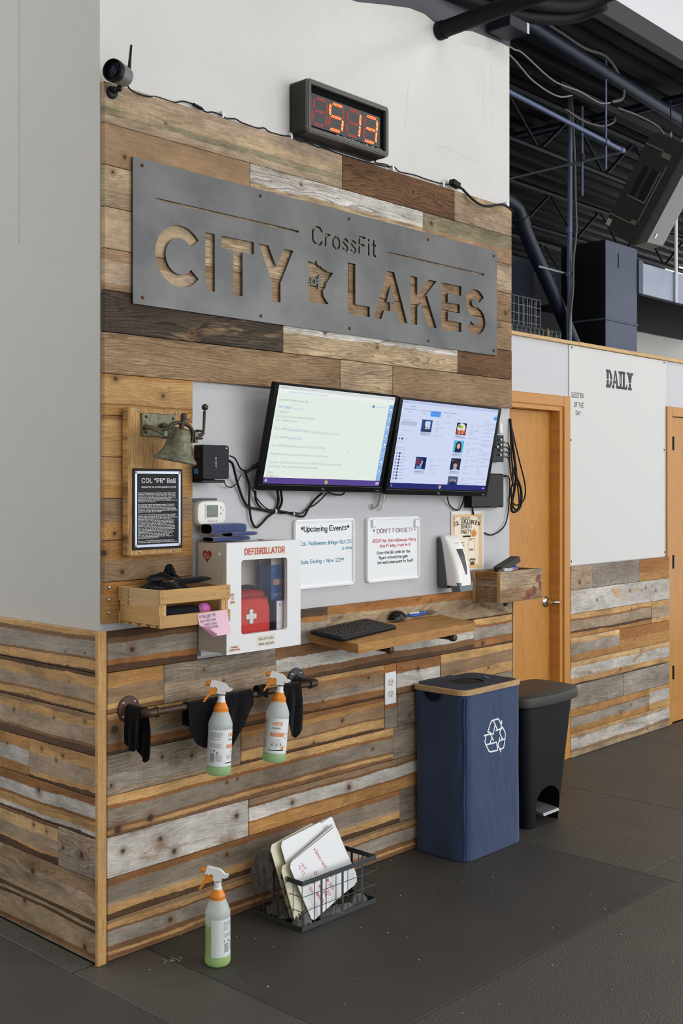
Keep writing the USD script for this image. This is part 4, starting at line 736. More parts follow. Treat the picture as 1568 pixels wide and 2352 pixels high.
part(ht, 'lettering', side(cat(inter('K.L', -.0135, -.004, .027, .0115, bold=True), write('LOVE', .004, .7, .018, -.009, -.0115), strokes([[(-.0175, -.006), (.0175, -.006)]], .0008)), -h0, hz, DX0 - .0018), M_pl)
k0, kz = ysd(504, 1273); part(cb, 'lock_knob', lathe([(0, .006), (.004, .0052), (.0062, .002), (.0064, 0)], 16, (DX0, -k0, kz), (-1, 0, 0)), M_pl, smooth=True)
# inside
M_bag = mat('bag_red', '#d6392f', 0.7, vary=.12, vscale=40); M_bagd = mat('bag_dark_red', '#a3191c', 0.6)
fb = thing('first_aid_bag', 'red first aid bag with white cross inside the defibrillator cabinet', 'bag', (.529, -.1, .9585))
def fa_ring(z, gx, gy): return np.array([[.529 + a, -.092 + b, z] for a, b in [(p[0] * gx, p[1] * gy) for p in squircle(-1, 1, -1, 1, 36, 6)]])
part(fb, 'body', loft([fa_ring(.9587, .092, .042), fa_ring(.97, .0955, .046), fa_ring(1.09, .093, .046), fa_ring(1.118, .087, .042), fa_ring(1.128, .076, .035)], caps=(True, True)), M_bag, smooth=35)
part(fb, 'flap', loft([fa_ring(1.127, .070, .040), fa_ring(1.137, .073, .041), fa_ring(1.150, .066, .036), fa_ring(1.158, .045, .026)], caps=(True, True)), M_bagd, smooth=40)
part(fb, 'zip_piping', tube(spline([(.437, -.134, 1.126), (.47, -.139, 1.131), (.52, -.140, 1.133), (.57, -.139, 1.131), (.603, -.134, 1.125)], 6), .0028, 8), M_bagd, smooth=True)
part(fb, 'handle', tube(spline([(.45, -.12, 1.15), (.47, -.12, 1.163), (.5, -.118, 1.169), (.545, -.118, 1.166), (.575, -.12, 1.150)], 6), .0065, 8), mat('webbing_black', '#1c1c1f', .7), smooth=True)
cr_ = sbox(-.0085, -.024, .0085, .024).union(sbox(-.024, -.0085, .024, .0085)); cx_, cz_ = at(577, 1416, -.14)[[0, 2]]
part(fb, 'cross_outline', wall(prism(cr_.buffer(.0022, join_style=2), .0012), cx_, cz_, -.1383), mat('cross_outline', '#7f6a50', .6)); part(fb, 'cross', wall(prism(cr_, .0012), cx_, cz_, -.1392), mat('cross_white', '#eeeeea', .6))
M_bxb = mat('box_blue', '#1f5b9d', .4); M_bxd = mat('box_navy', '#143d86', .4); M_card = mat('card_white', '#e2dfdb', .5)
lb = thing('supply_box', 'white and blue supply carton standing low at the right inside the cabinet', 'box', (.67, -.1, .9585))
part(lb, 'carton', box(.634, .7235, -.148, -.035, .9587, 1.112, .001), M_card)
part(lb, 'blue_side', box(.6315, .6338, -.1485, -.035, .9587, 1.1125), M_bxd); part(lb, 'blue_top', box(.6315, .7235, -.1485, -.035, 1.1122, 1.1145), M_bxb)
part(lb, 'print', wall(strokes([[(.6505 + .004 * math.cos(t), 1.098 + .004 * math.sin(t)) for t in np.linspace(.3, 5.6, 14)]], .0014), 0, 0, -.1484), mat('print_black', '#202022', .5))
bxX0, bxX1, bxZ0, bxZ1, bxY = .6305, .699, 1.1147, 1.238, -.125
ub = thing('bandage_box', 'blue adhesive bandage box with a tan bandage picture, on top of the white carton', 'box', (.64, -.1, 1.1147))
part(ub, 'carton', box(bxX0, bxX1, bxY, -.06, bxZ0, bxZ1, .001), M_bxb); part(ub, 'open_flap', cat(box(bxX0, bxX1, -.0625, -.0605, bxZ1, 1.27), box(bxX0 + .001, bxX1 - .004, bxY + .001, bxY + .0026, bxZ1 - .001, 1.262)), mat('card_grey', '#b9afab', .6))
part(ub, 'right_side', box(bxX1 + .0001, bxX1 + .001, bxY, -.06, bxZ0, bxZ1), M_bxd)
part(ub, 'bandage_print', wall(flat(rrect(.6385, 1.165, .691, 1.188, .0112)), 0, 0, bxY - .0004), mat('bandage_tan', '#c98f5d', .6)); part(ub, 'pad_print', wall(flat(sbox(.6545, 1.1675, .6725, 1.1855)), 0, 0, bxY - .0006), mat('pad_print', '#d8cfc8', .6))
part(ub, 'lettering', wall(cat(inter('Adhesive Bandages', .638, 1.1285, .052, .0042), write('Flexible Fabric', .0028, .7, .03, .647, 1.135), write('sheer', .003, .7, .01, .635, 1.222), write('assorted sizes', .003, .7, .02, .673, 1.218), write('comfort', .003, .7, .012, .673, 1.199)), 0, 0, bxY - .0006), mat('print_white2', '#e8e8ea', .5))
# neoprene sleeves on top
M_neo = mat('neoprene_blue', '#263a70', 0.75, sheen=.3, bump=.2, bscale=300); M_neoi = mat('neoprene_inside', '#101012', .8); M_neoe = mat('neoprene_edge', '#8d8a84', .8)
def sleeve(lbl, c, L, w, h, yaw, tilt=0):
    t = thing('neoprene_sleeve', lbl, 'sleeve', c, group='blue sleeves on the cabinet'); n = 36
    a = np.linspace(0, 2 * np.pi, n, endpoint=False)
    def ring(x, s, k=0): 
        cs, sn = np.cos(a), np.sin(a); fl = 1 - .25 * np.exp(-((x - 0) / .03) ** 2) * 0
        return np.c_[np.full(n, x) + k * np.abs(sn) * .004, np.sign(cs) * np.abs(cs) ** .8 * w / 2 * s, (np.sign(sn) * np.abs(sn) ** .55 * h / 2 * s) * fl]
    def put(m): m = rot(m, (0, 1, 0), tilt); return move(rot(m, (0, 0, 1), yaw), np.asarray(c) + [0, 0, h / 2])
    xs = np.linspace(0, L, 7)
    part(t, 'outer', put(loft([ring(x, 1 - (.12 if x > L - .004 else 0)) for x in xs] + [ring(L + .003, .6)], caps=(False, True))), M_neo, smooth=50)
    part(t, 'inner', put(loft([ring(0, .84), ring(.03, .80), ring(.06, .6)], caps=(False, True))), M_neoi, smooth=50)
    part(t, 'cut_edge', put(loft([ring(-.0003, 1.0), ring(-.0012, .93), ring(-.0003, .84)])), M_neoe); return t
CT = DZ1 + .0022
sleeve('lowest of the three folded blue neoprene sleeves on the cabinet', (.388, -.070, CT), .175, .060, .0165, 3); sleeve('middle blue sleeve of the stack on the cabinet, its dark end to the right', (.468, -.078, CT + .0167), .125, .055, .015, 5)
sleeve('topmost and thickest of the blue neoprene sleeves stacked on the cabinet', (.383, -.066, CT + .0260), .165, .064, .036, 3)
pk = solo('sachet', move(rbox(.055, .03, .004, .0015), (.61, -.12, CT + .0021)), mat('sachet_print', '#b9c4da', .35, vary=.9, vscale=90, color2='#c97a80'), 'small flat packet lying on top of the defibrillator cabinet', 'packet')

# ================================================================== CRATE, RAGS, NOTE
M_cr = wood('wood_crate', 'T1', grain=.22, blot=.12, saw=.03, gscale=.6, mott=.12); M_cr2 = wood('wood_crate_b', 'L.5 Y1', grain=.25, blot=.12, saw=.03, gscale=.6, mott=.1)
CX0, CX1, CY1, CZ0, CZ1 = .054, .336, -.242, 1.0765, 1.1945
ct = thing('wooden_crate', 'small slatted pine crate on the left wall board, full of black rags', 'crate', (.19, -.022, CZ0))
for nm, x in (('end_panel', CX0), ('end_panel', CX1 - .011)): wpart(ct, nm, box(x, x + .011, CY1 + .0095, -.032, CZ0 + .008, CZ1 - .001, .0012), M_cr2, 1, 2)
for z0, z1 in ((1.1505, CZ1), (CZ0, 1.1145)):
    wpart(ct, 'front_slat', box(CX0 - .003, CX1 + .002, CY1, CY1 + .009, z0, z1, .0012), M_cr, 0, 2); wpart(ct, 'back_slat', box(CX0 - .003, CX1 + .002, -.0315, -.0225, z0, z1, .0012), M_cr, 0, 2)
for k in range(4): wpart(ct, 'floor_slat', box(CX0 + .001, CX1 - .001, -.215 + k * .048, -.187 + k * .048, CZ0 - .0005, CZ0 + .0075, .001), M_cr, 0, 1)
for x in (CX0 + .011, CX1 - .030): wpart(ct, 'corner_post', box(x, x + .018, CY1 + .0095, CY1 + .022, CZ0 + .009, CZ1 - .002, .001), M_cr2, 2, 0)
for px, py in ((374, 1364), (374, 1375), (523, 1352), (523, 1362), (374, 1421), (374, 1430), (523, 1405), (523, 1414)): part(ct, 'nail', cyl(at(px, py, CY1), at(px, py, CY1) + [0, -.0007, 0], .0018, n=8), mat('nail_dark', '#3a3733', .5, .5))
part(ct, 'paint_mark', side(strokes([[(.075, 1.186), (.078, 1.17), (.074, 1.155)], [(.070, 1.172), (.074, 1.170)], [(.070, 1.146), (.078, 1.152), (.078, 1.140), (.071, 1.145)]], .0022), 0, 0, CX0 - .0003), mat('red_paint_mark', '#9c3a22', .7))
for px, py in ((251, 1349), (251, 1378), (251, 1408)):
    p = at(px, py, -.0225); part(wf, 'board_screw', lathe([(0, .0035), (.005, .003), (.0066, 0)], 14, p, (0, -1, 0)), M_screw, smooth=True)
M_rag = mat('rag_black', '#131316', .95, spec=.1, sheen=.12, bump=.3, bscale=300, vary=.3, vscale=30, color2='#0b0b0d')
def lump(c, s, seed, amp=.35, fr=2.2, n=3):   # soft heap of cloth
    V, F = sphere((0, 0, 0), 1.0, n); d = meshkit.fbm(V * fr + seed * 3.1, 4, seed) - .5
    V = V * (1 + amp * 2 * d[:, None]); return V * np.asarray(s) + np.asarray(c, float), F
def wrinkled(c, s, seed, fr=1.7, n=34, t=.0012):
    """a cloth crumpled into a low heap: s = half lengths and height"""
    a = np.linspace(-1, 1, n); X, Y = np.meshgrid(a, a, indexing='ij'); th = np.arctan2(Y, X); r = np.maximum(np.abs(X), np.abs(Y)); k = r * (1 + .22 * (meshkit.noise(np.stack([np.cos(th) * 2, np.sin(th) * 2, r * 0 + seed], -1), seed) - .5) * 2)
    q = np.stack([X * fr * .5 + 7 * seed, Y * fr * .5, X * 0], -1); f = meshkit.fbm(q * 1.6, 3, seed); rid = 1 - np.abs(2 * f - 1) * 2.4
    z = np.clip(1 - r ** 2.2, 0, 1) ** .6 * (.35 + .65 * np.clip(rid, 0, 1)) + .05 * meshkit.fbm(q * 4, 2, seed + 3)
    from scipy.ndimage import gaussian_filter
    z = gaussian_filter(z, 1.3)
    P = np.stack([np.cos(th) * k * s[0], np.sin(th) * k * s[1], z * s[2]], -1) + np.asarray(c, float); m = grid_sheet(P)
    return thick(m, t)
solo('cloth', wrinkled((.165, -.130, 1.172), (.098, .080, .048), 3), M_rag, 'black cloth heaped across the left half of the crate', 'cloth', 'black rags in the crate', smooth=True)
solo('cloth', cat(wrinkled((.185, -.095, 1.210), (.062, .05, .032), 8), wrinkled((.205, -.095, 1.228), (.022, .018, .042), 5, 1.2, 18)), M_rag, 'crumpled black cloth with an upright corner, topmost in the crate', 'cloth', 'black rags in the crate', smooth=True)
solo('cloth', rot(lump((.265, -.14, 1.208), (.075, .024, .0115), 12, .16, 2.0, 4), (0, 1, 0), -2, (.265, -.14, 1.208)), M_rag, 'rolled black cloth lying along the right end of the crate rim', 'cloth', 'black rags in the crate', smooth=True)
solo('pouch', move(rbox(.15, .05, .05, .016, 2), (.155, -.2, 1.112)), mat('pouch_black', '#101119', .8, bump=.2), 'black fabric pouch seen between the front slats of the crate', 'pouch', smooth=40)
solo('grey_cord', cable([(.22, -.2262, 1.133), (.222, -.227, 1.118), (.228, -.2275, 1.112), (.234, -.227, 1.118), (.236, -.2262, 1.134)], .0012), M_neoe, 'thin grey cord loop on the black pouch in the crate', 'cord', smooth=True)
solo('pink_item', move(sphere((0, 0, 0), (.026, .016, .021), 3), (.268, -.19, 1.116)), mat('pink_plastic', '#d567c0', .5), 'rounded pink object beside the black pouch in the crate', 'foam piece', smooth=True)
a_, b_ = at(455, 1412, -.2455), at(521, 1403, -.2455); n_, m_ = 18, 18
Pn = np.zeros((n_, m_, 3)); wn, hn = b_[0] - a_[0] + .004, .0765
for i in range(n_):
    for j in range(m_):
        u, v = i / (n_ - 1), j / (m_ - 1); lim = max(0.0, (v - .45) * .62); u2 = lim + (1 - lim) * u
        Pn[i, j] = (a_[0] + wn * u2 + .006 * v, -.2435 - .012 * v ** 2 - .007 * math.sin(u2 * 3.1) * v, a_[2] + .002 - hn * v + .005 * u2)
nt = thing('sticky_note', 'pink paper note with handwriting stuck on the front of the crate', 'note', a_)
sh_ = grid_sheet(Pn); part(nt, 'paper', thick((sh_[0], sh_[1]), -.0003), mat('note_pink', '#edc4d6', .7), smooth=True)
part(nt, 'folded_corner', thick(hull([Pn[0, 8] + [0, -.001, 0], Pn[0, 17] + [0, -.001, 0], Pn[2, 17] + [.004, -.006, .003], Pn[3, 11] + [0, -.005, 0]]), 0), mat('note_pink_back', '#dd9fbb', .7))
def on_note(m):
    V = m[0].copy(); u = (V[:, 0] - .0) / wn; v = np.clip(-V[:, 1] / hn, 0, 1)
    return np.c_[a_[0] + V[:, 0] + .006 * v, -.2435 - .012 * v ** 2 - .007 * np.sin(u * 3.1) * v - .0012, a_[2] + .002 - hn * v + .005 * u], m[1]
part(nt, 'handwriting', on_note(cat(write("PLEASE DON'T USE", .0085, .75, .066, .005, -.0145, jit=.25), write('BLACK RAGS TO WIPE', .0075, .75, .062, .008, -.0285, jit=.3), write('T BOARDS. IT MAKES', .007, .75, .054, .0165, -.0405, jit=.3), write('EXTRA GROSS/RUINS', .007, .75, .052, .021, -.0505, jit=.3), write('SORRY!', .0065, .85, .018, .040, -.073, jit=.2), strokes([[(.030, -.0168), (.048, -.0162)]], .0008))), mat('pen_ink', '#3b3350', .6))

# ================================================================== TWO WALL SCREENS
from scipy.spatial.transform import Rotation as Rot
M_tv = mat('tv_black', '#101011', .22); M_tvm = mat('tv_back', '#161617', .5)
def tv_pose(c, e):
    R = Rot.from_euler('ZXY', e, degrees=True); return np.asarray(c, float), R.apply([1, 0, 0]), R.apply([0, 0, 1])
def tvf(m, pose): return frame(m, *pose)
HW, HH, BZ = .325, .195, .0095
SW, SH, SX, SYB = .612, .357, -.306, -.1695                    # picture: width, height, left, bottom
def sxy(u, v): return SX + u * SW, SYB + (1 - v) * SH           # u right, v down, 0..1
def srect(u0, v0, u1, v1, z=0.0): a = sxy(u0, v1); b = sxy(u1, v0); return quad(a[0], a[1], b[0], b[1], z)
def stext(s, u, v, h, wd, z=.0006, w=.7, **k): x, y = sxy(u, v); return write(s, h * SH, w, wd * SW, x, y, z, **k)
def make_tv(label, pose, loc):
    t = thing('wall_screen', label, 'screen', loc, 'wall screens')
    part(t, 'housing', tvf(cat(move(rbox(2 * HW, 2 * HH, .02, .004), (0, 0, -.0125)), move(rbox(.46, .2, .03, .008), (0, -.04, -.032))), pose), M_tvm, smooth=35)
    part(t, 'bezel', tvf(prism(rrect(-HW, -HH, HW, HH, .003).difference(sbox(SX, SYB, SX + SW, SYB + SH)), .003), (pose[0] + np.cross(pose[1], pose[2]) * -.0022, pose[1], pose[2])), M_tv)
    part(t, 'brand_lettering', tvf(inter('TCL', -.0095, -HH + .005, .019, .0085, .001), pose), mat('brand_grey', '#a7a8aa', .4))
    part(t, 'chin_highlight', tvf(quad(-HW + .006, -HH + .0195, HW - .006, -HH + .0208, .001), pose), mat('chin_line', '#77797d', .2, .5))
    part(t, 'corner_lettering', tvf(inter('Roku TV', HW - .035, -HH + .0055, .022, .005, .001), pose), mat('brand_grey', '#a7a8aa', .4))
    q = pose[0]; w0 = np.array([q[0], -.0015, q[2]])
    part(t, 'wall_mount', cat(box(q[0] - .1, q[0] + .1, -.008, -.001, q[2] - .09, q[2] + .09, .002), *[cyl([q[0] + d, -.006, q[2] - .03], q + pose[1] * d + pose[2] * -.03 + np.cross(pose[1], pose[2]) * -.045, .012, n=10) for d in (-.06, .06)]), M_blk)
    return t
P1 = tv_pose((.955, -.108, 1.685), (-1.82, 13.42, 1.07)); P2 = tv_pose((1.619, -.131, 1.667), (-2.57, 11.23, 1.22))
t1 = make_tv('left wall screen showing the typed workout list on a pale green page', P1, (.955, -.05, 1.685))
G_pg = glow('page_green', '#e0eae2', .95); G_pu = glow('taskbar_purple', '#5c4a92', .9); G_sb = glow('sidebar_blue', '#8fb4e6', .9); G_tx = glow('page_text', '#878d8c', .95); G_ln = glow('page_link', '#8a9fd6', .95); G_tab = glow('tab_grey', '#d3d9d9', .95); G_w = glow('page_white', '#f3f5f5', 1.0); G_bl = glow('icon_blue', '#4a7fd0', .9); G_dk = glow('icon_navy', '#37406a', .8)
pg = part(t1, 'screen', tvf(srect(0, 0, 1, 1, .0002), P1), G_pg)
part(pg, 'tab_strip', tvf(cat(srect(0, 0, 1, .035, .0004)), P1), G_tab); part(pg, 'address_bar', tvf(srect(.0, .036, 1, .078, .0004), P1), glow('addr', '#e6ebea', .97))
part(pg, 'taskbar', tvf(srect(0, .938, 1, 1, .0004), P1), G_pu)
part(pg, 'sidebar', tvf(srect(.958, .092, 1, .938, .0004), P1), G_sb)
T1 = [('Equipment Needed: Rower, Box', .022, .152, .236), ('In Teams of 2:', .022, .275, .105), ('Every 2 min x 12 sets (alternating stations)', .022, .320, .31), ('Set 1 - AMRAP Cal Row', .022, .363, .166), ('Set 2 - AMRAP', .022, .447, .103), ('- 50/35lbs (22.5/15kg) to 20"" for all', .312, .462, .245), ('Set 3 - AMRAP', .022, .533, .103), ('Set 4 - AMRAP Double DB Ground to OH - 50/35lbs (22.5/15kg)', .022, .618, .44), ('**One partner working at a time within each set. Switch at any time', .022, .704, .48), ('Top Scores - 40/35 Cal Row, 20-25 Step ups, 4-10 RMU, 15-20 Ground to OH each round', .022, .789, .605), ('Minimum Goal - None, get consistent reps across workout', .022, .832, .415), ('Scaled:', .022, .893, .052), ('In Teams of 2:', .022, .931, .10)]
part(pg, 'page_text', tvf(cat(*[stext(s, u, v, .0215, wd * .985, w=.55) for s, u, v, wd in T1], stext('app.wodify.com/', .085, .066, .013, .07), strokes([[sxy(.66, .985 - .07)[0:1] + sxy(.66, .63)[1:2], (sxy(.66, 0)[0] + .0015, sxy(0, .632)[1])]], .003, .0006)), P1), G_tx)
part(pg, 'link_text', tvf(cat(stext('"Hot Hands"', .022, .228, .027, .105, w=.8), stext('(12 rounds for reps)', .135, .228, .014, .09), stext('Double DB Box Step Ups', .13, .453, .0235, .175), stext('Ring Muscle Ups', .13, .535, .0235, .12), stext('CrossFit/City of Lakes/WhiteboardDisplay/WorkoutTV?date=today&view=fullscreen', .158, .066, .013, .25), stext('200%', .89, .135, .012, .02)), P1), G_ln)
part(pg, 'tab_text', tvf(cat(stext('Wodify Perform', .025, .026, .011, .055), stext('Wodify', .165, .026, .011, .025), stext('x', .118, .026, .012, .006), stext('x', .275, .026, .012, .006), stext('+', .295, .026, .012, .006), stext('* : =', .935, .064, .014, .04), stext('- @ +', .955, .028, .012, .035)), P1), G_dk)
cx_, cy_ = sxy(.815, .125); part(pg, 'zoom_slider', tvf(cat(flat(Point(cx_, cy_).buffer(.0055), .0008), quad(cx_ - .02, cy_ - .0004, cx_ + .075, cy_ + .0004, .0006)), P1), G_bl)
part(pg, 'sidebar_icons', tvf(cat(*[flat(Point(*sxy(.979, .14 + k * .098)).buffer(.0042).difference(Point(*sxy(.979, .14 + k * .098)).buffer(.0026)) if k % 2 else rrect(sxy(.979, 0)[0] - .004, sxy(0, .14 + k * .098)[1] - .004, sxy(.979, 0)[0] + .004, sxy(0, .14 + k * .098)[1] + .004, .001), .0008) for k in range(8)], *[stext('menu', .966, .175 + k * .098, .01, .026, .0008) for k in range(8)]), P1), G_w)
def wheel_icon(pg, P, u, v, r):
    x, y = sxy(u, v); c = Point(x, y)
    def sec(a, b): return Polygon([(x, y)] + [(x + 2 * r * math.cos(math.radians(t)), y + 2 * r * math.sin(math.radians(t))) for t in np.linspace(a, b, 8)]).intersection(c.buffer(r))
    ic = part(pg, 'browser_icon', tvf(flat(c.buffer(r * .48), .0010), P), G_w)
    for nm, col, a, b in (('red', '#e0493c', 30, 150), ('yellow', '#f0c53a', -90, 30), ('green', '#3c9f57', 150, 270)): part(ic, nm + '_sector', tvf(flat(sec(a, b), .0008), P), glow('icon_' + nm, col, .95))
    part(ic, 'hub', tvf(flat(c.buffer(r * .38), .0012), P), G_bl)
wheel_icon(pg, P1, .515, .969, .0092)
part(pg, 'taskbar_marks', tvf(cat(flat(Point(*sxy(.022, .969)).buffer(.0055), .0008), srect(.962, .955, .995, .983, .0008)), P1), glow('taskbar_lilac', '#c9c0e4', .9)); part(pg, 'clock_print', tvf(stext('* 5:13', .966, .975, .013, .025, .001), P1), G_pu)

t2 = make_tv('right wall screen showing a blue-white page of member cards and photos', P2, (1.619, -.05, 1.667))
pg = part(t2, 'screen', tvf(srect(0, 0, 1, 1, .0002), P2), glow('page_blue', '#cfd8f2', .93))
part(pg, 'tab_strip', tvf(srect(0, 0, 1, .035, .0004), P2), glow('tab_blue', '#bfc9ec', .9)); part(pg, 'taskbar', tvf(srect(0, .938, 1, 1, .0004), P2), glow('taskbar_navy', '#2f3378', .85))
part(pg, 'class_tab', tvf(srect(.287, .095, .392, .158, .0004), P2), glow('tab_bright', '#5a98ee', .95)); part(pg, 'corner_button', tvf(srect(.965, .09, 1, .13, .0004), P2), glow('tab_bright', '#5a98ee', .95))
part(pg, 'search_field', tvf(srect(.012, .235, .168, .285, .0004), P2), glow('field_grey', '#b9c0dc', .9))
G_t2 = glow('card_text', '#7c87b4', .9); G_t3 = glow('card_dark', '#434b78', .85)
tx = [stext('Full Class (Monday 9PM M-F 12 +)', .025, .105, .014, .14), stext('Tomorrow at 6:30', .19, .105, .014, .09), stext('7:30 AM', .07, .135, .012, .03), stext('8:30 AM', .21, .137, .012, .03), stext('Crossfit Class in Session of Day Open to', .415, .105, .014, .14), stext('12:00 PM', .46, .14, .012, .034), stext('Sat 11:30 at 12:00', .30, .118, .013, .08, .0008), stext('9:30 AM', .325, .148, .012, .03, .0008), stext('app.wodify.com/', .075, .07, .012, .06), stext('Wodify', .02, .026, .011, .025)]
part(pg, 'tab_text', tvf(cat(*tx), P2), G_t3)
cards = [(.215, .19), (.575, .19), (.575, .405), (.575, .615), (.575, .83), (.215, .63)]
lines = []
for u, v in cards:
    for k, (s, du, wd) in enumerate((('"Hot', .145, .024), ('Hands"', .145, .035), ('', 0, 0), ('"Optional Post', .145, .062), ('Metcon', .145, .035), ('Strength"', .145, .04), ('', 0, 0), ('Comment | Checkmark', .145, .085))):
        if s and v + .03 + k * .022 < .93: lines.append(stext(s, u + du, v + .03 + k * .0225, .011, wd))
    for k, (s, wd) in enumerate((('12 rounds for reps', .068), ('Checkmark', .04))):
        if v + .03 + k * .066 < .93: lines.append(stext(s, u + .205, v + .03 + k * .066, .011, wd))
    for k in range(3):
        if v + .025 + k * .066 < .93: lines.append(flat(Point(*sxy(u + .29, v + .025 + k * .066)).buffer(.002).difference(Point(*sxy(u + .29, v + .025 + k * .066)).buffer(.0013)), .0006))
for k, s in enumerate(['in Teams of 2:', 'Every 2 min x 12 sets (alternating stations)', 'Set 1 - AMRAP Cal Row', '', 'Set 2 - AMRAP Double DB Box Step Ups', '', 'Set 3 - AMRAP Ring Muscle Ups', '', 'Set 4 - AMRAP Double DB Ground to OH', '', '**One partner working at a time', '', 'Top Scores - 40/35 Cal Row, 20-25 Step', 'Minimum Goal - None, get consistent', '', 'Scaled:', 'In Teams of 2:', 'Every 2 min x 12 sets (alternating)', 'Set 1 - AMRAP Cal Row', '', 'Set 2 - AMRAP Double DB Box Step Ups', '', 'Set 3 - AMRAP Ring Rows', '', 'Set 4 - AMRAP Double DB Ground to OH', '', 'Masters:', 'In Teams of 2:', 'Every 2 min x 12 sets', 'Set 1 - AMRAP Cal Row', '', 'Set 2 - AMRAP Double DB Box Step', '', 'Set 3 - AMRAP Ring Rows']):
    if s: lines.append(stext(s, .872, .165 + k * .0225, .011, min(len(s) * .0034, .122)))
names = ['Jeff Bond', 'Eric Morrison', 'Marcus Carter', 'Chelsea Anderson', 'Anne Foster', 'Luis Hernandez', 'Mila Goldstein', 'Kevin Tran', 'Sydney Pugh']
lines += [stext('RESERVATIONS', .01, .19, .011, .03, .0006), stext('Check in search', .035, .225, .012, .055), stext('Not a Member? Drop in', .035, .345, .012, .085), stext('ADVANCED', .01, .395, .011, .045), stext('Remove Guest', .055, .438, .013, .05), stext('* ADVANCED', .01, .475, .011, .05), stext('SHOW UP FOR', .01, .54, .012, .065), stext('BACK AT 7:00 AM', .01, .562, .012, .085), stext('ALL', .195, .185, .012, .014), stext('FEMALE', .575, .175, .012, .03)]
lines += [stext('member', .066, .605 + k * .036, .013, .034 + .012 * (k % 3)) for k in range(9)]
part(pg, 'page_text', tvf(cat(*lines), P2), G_t2)
part(pg, 'check_badges', tvf(cat(*[flat(Point(*sxy(.022, y)).buffer(.0038), .0008) for y in [.434] + [.6 + k * .036 for k in range(9)]]), P2), G_bl)
part(pg, 'member_portraits', tvf(cat(*[flat(Point(*sxy(.049, y)).buffer(.0046), .0008) for y in [.434] + [.6 + k * .036 for k in range(9)]]), P2), glow('portrait_dark', '#3e3a48', .8))
def pic(u, v, bg, shapes, vmax=1):
    im = part(pg, 'photo', tvf(srect(u, v, u + .105, min(v + .14, .938), .0006), P2), glow('photo_' + bg.strip('#'), bg, .9))
    for k, (c, g) in enumerate(shapes):
        x, y = sxy(u, v); g = affinity.affine_transform(g, [.105 * SW, 0, 0, -.14 * SH, x, y]).intersection(sbox(*(sxy(u, min(v + .14, .938)) + sxy(u + .105, v))))
        if not g.is_empty: part(im, 'shape', tvf(flat(g, .0008 + k * .0002), P2), glow('photo_' + c.strip('#'), c, .85))
el = lambda x, y, rx, ry: affinity.scale(Point(x, y).buffer(1, 10), rx, ry)
pic(.215, .20, '#33508e', [('#cfe0f2', sbox(.28, .12, .82, .78)), ('#35406a', unary_union([sbox(.1, .75, 1, 1), LineString([(.3, .75), (.25, .3), (.3, .1)]).buffer(.05), el(.36, .6, .06, .07), el(.62, .66, .05, .06)])), ('#d9a48c', el(.55, .7, .04, .05))])
pic(.575, .20, '#2c2430', [('#dfe8ee', el(.5, .42, .42, .4)), ('#5fa043', Polygon([(.1, .35), (.3, .1), (.42, .3), (.4, .42)])), ('#e8c23f', el(.52, .36, .14, .16)), ('#c8542e', sbox(.05, .62, .95, .92)), ('#e4c6bd', unary_union([LineString([(.3, .6), (.34, .95)]).buffer(.05), LineString([(.7, .6), (.66, .95)]).buffer(.05)]))])
pic(.575, .41, '#4fb6d8', [('#2c2430', unary_union([el(.5, .48, .3, .4), sbox(.2, .6, .8, 1)])), ('#dfb4a0', el(.5, .47, .17, .24)), ('#2b2c5a', Polygon([(.2, 1), (.35, .78), (.65, .78), (.8, 1)]))])
pic(.575, .622, '#2c2f40', [('#c7a9a4', el(.5, .62, .2, .2)), ('#96c4da', Polygon([(.2, 1), (.4, .82), (.62, .82), (.85, 1)])), ('#593a3a', sbox(.5, .3, .8, .5)), ('#b8bccc', sbox(.1, .2, .3, .24))])
pic(.575, .838, '#54607e', [('#c9a08e', unary_union([el(.25, .35, .08, .1), el(.5, .3, .08, .1), el(.75, .36, .08, .1)])), ('#233a86', unary_union([sbox(.12, .5, .38, 1), sbox(.62, .5, .88, 1)])), ('#2a2a36', sbox(.38, .45, .62, 1))])
pic(.215, .63, '#333f7c', [('#7c3c4a', sbox(.05, .15, .4, .6)), ('#d8c4bc', unary_union([el(.62, .4, .07, .1), LineString([(.6, .5), (.45, .85)]).buffer(.06)])), ('#1f2448', sbox(.7, .1, .95, .9)), ('#6d92c4', sbox(.1, .75, .6, 1))])
for u, v in cards:
    if v < .8: part(pg, 'card_caption', tvf(srect(u, v + .155, u + .105, v + .195, .0004), P2), glow('caption_grey', '#b9c2e0', .9))
part(pg, 'caption_text', tvf(cat(*[stext('member', u + .01, v + .172, .011, .045, .0008) for u, v in cards if v < .8]), P2), G_t3)
wheel_icon(pg, P2, .50, .969, .0088); part(pg, 'taskbar_marks', tvf(cat(flat(Point(*sxy(.018, .969)).buffer(.004), .0008), srect(.962, .962, .992, .978, .0008)), P2), glow('taskbar_pale', '#9aa0d0', .9))

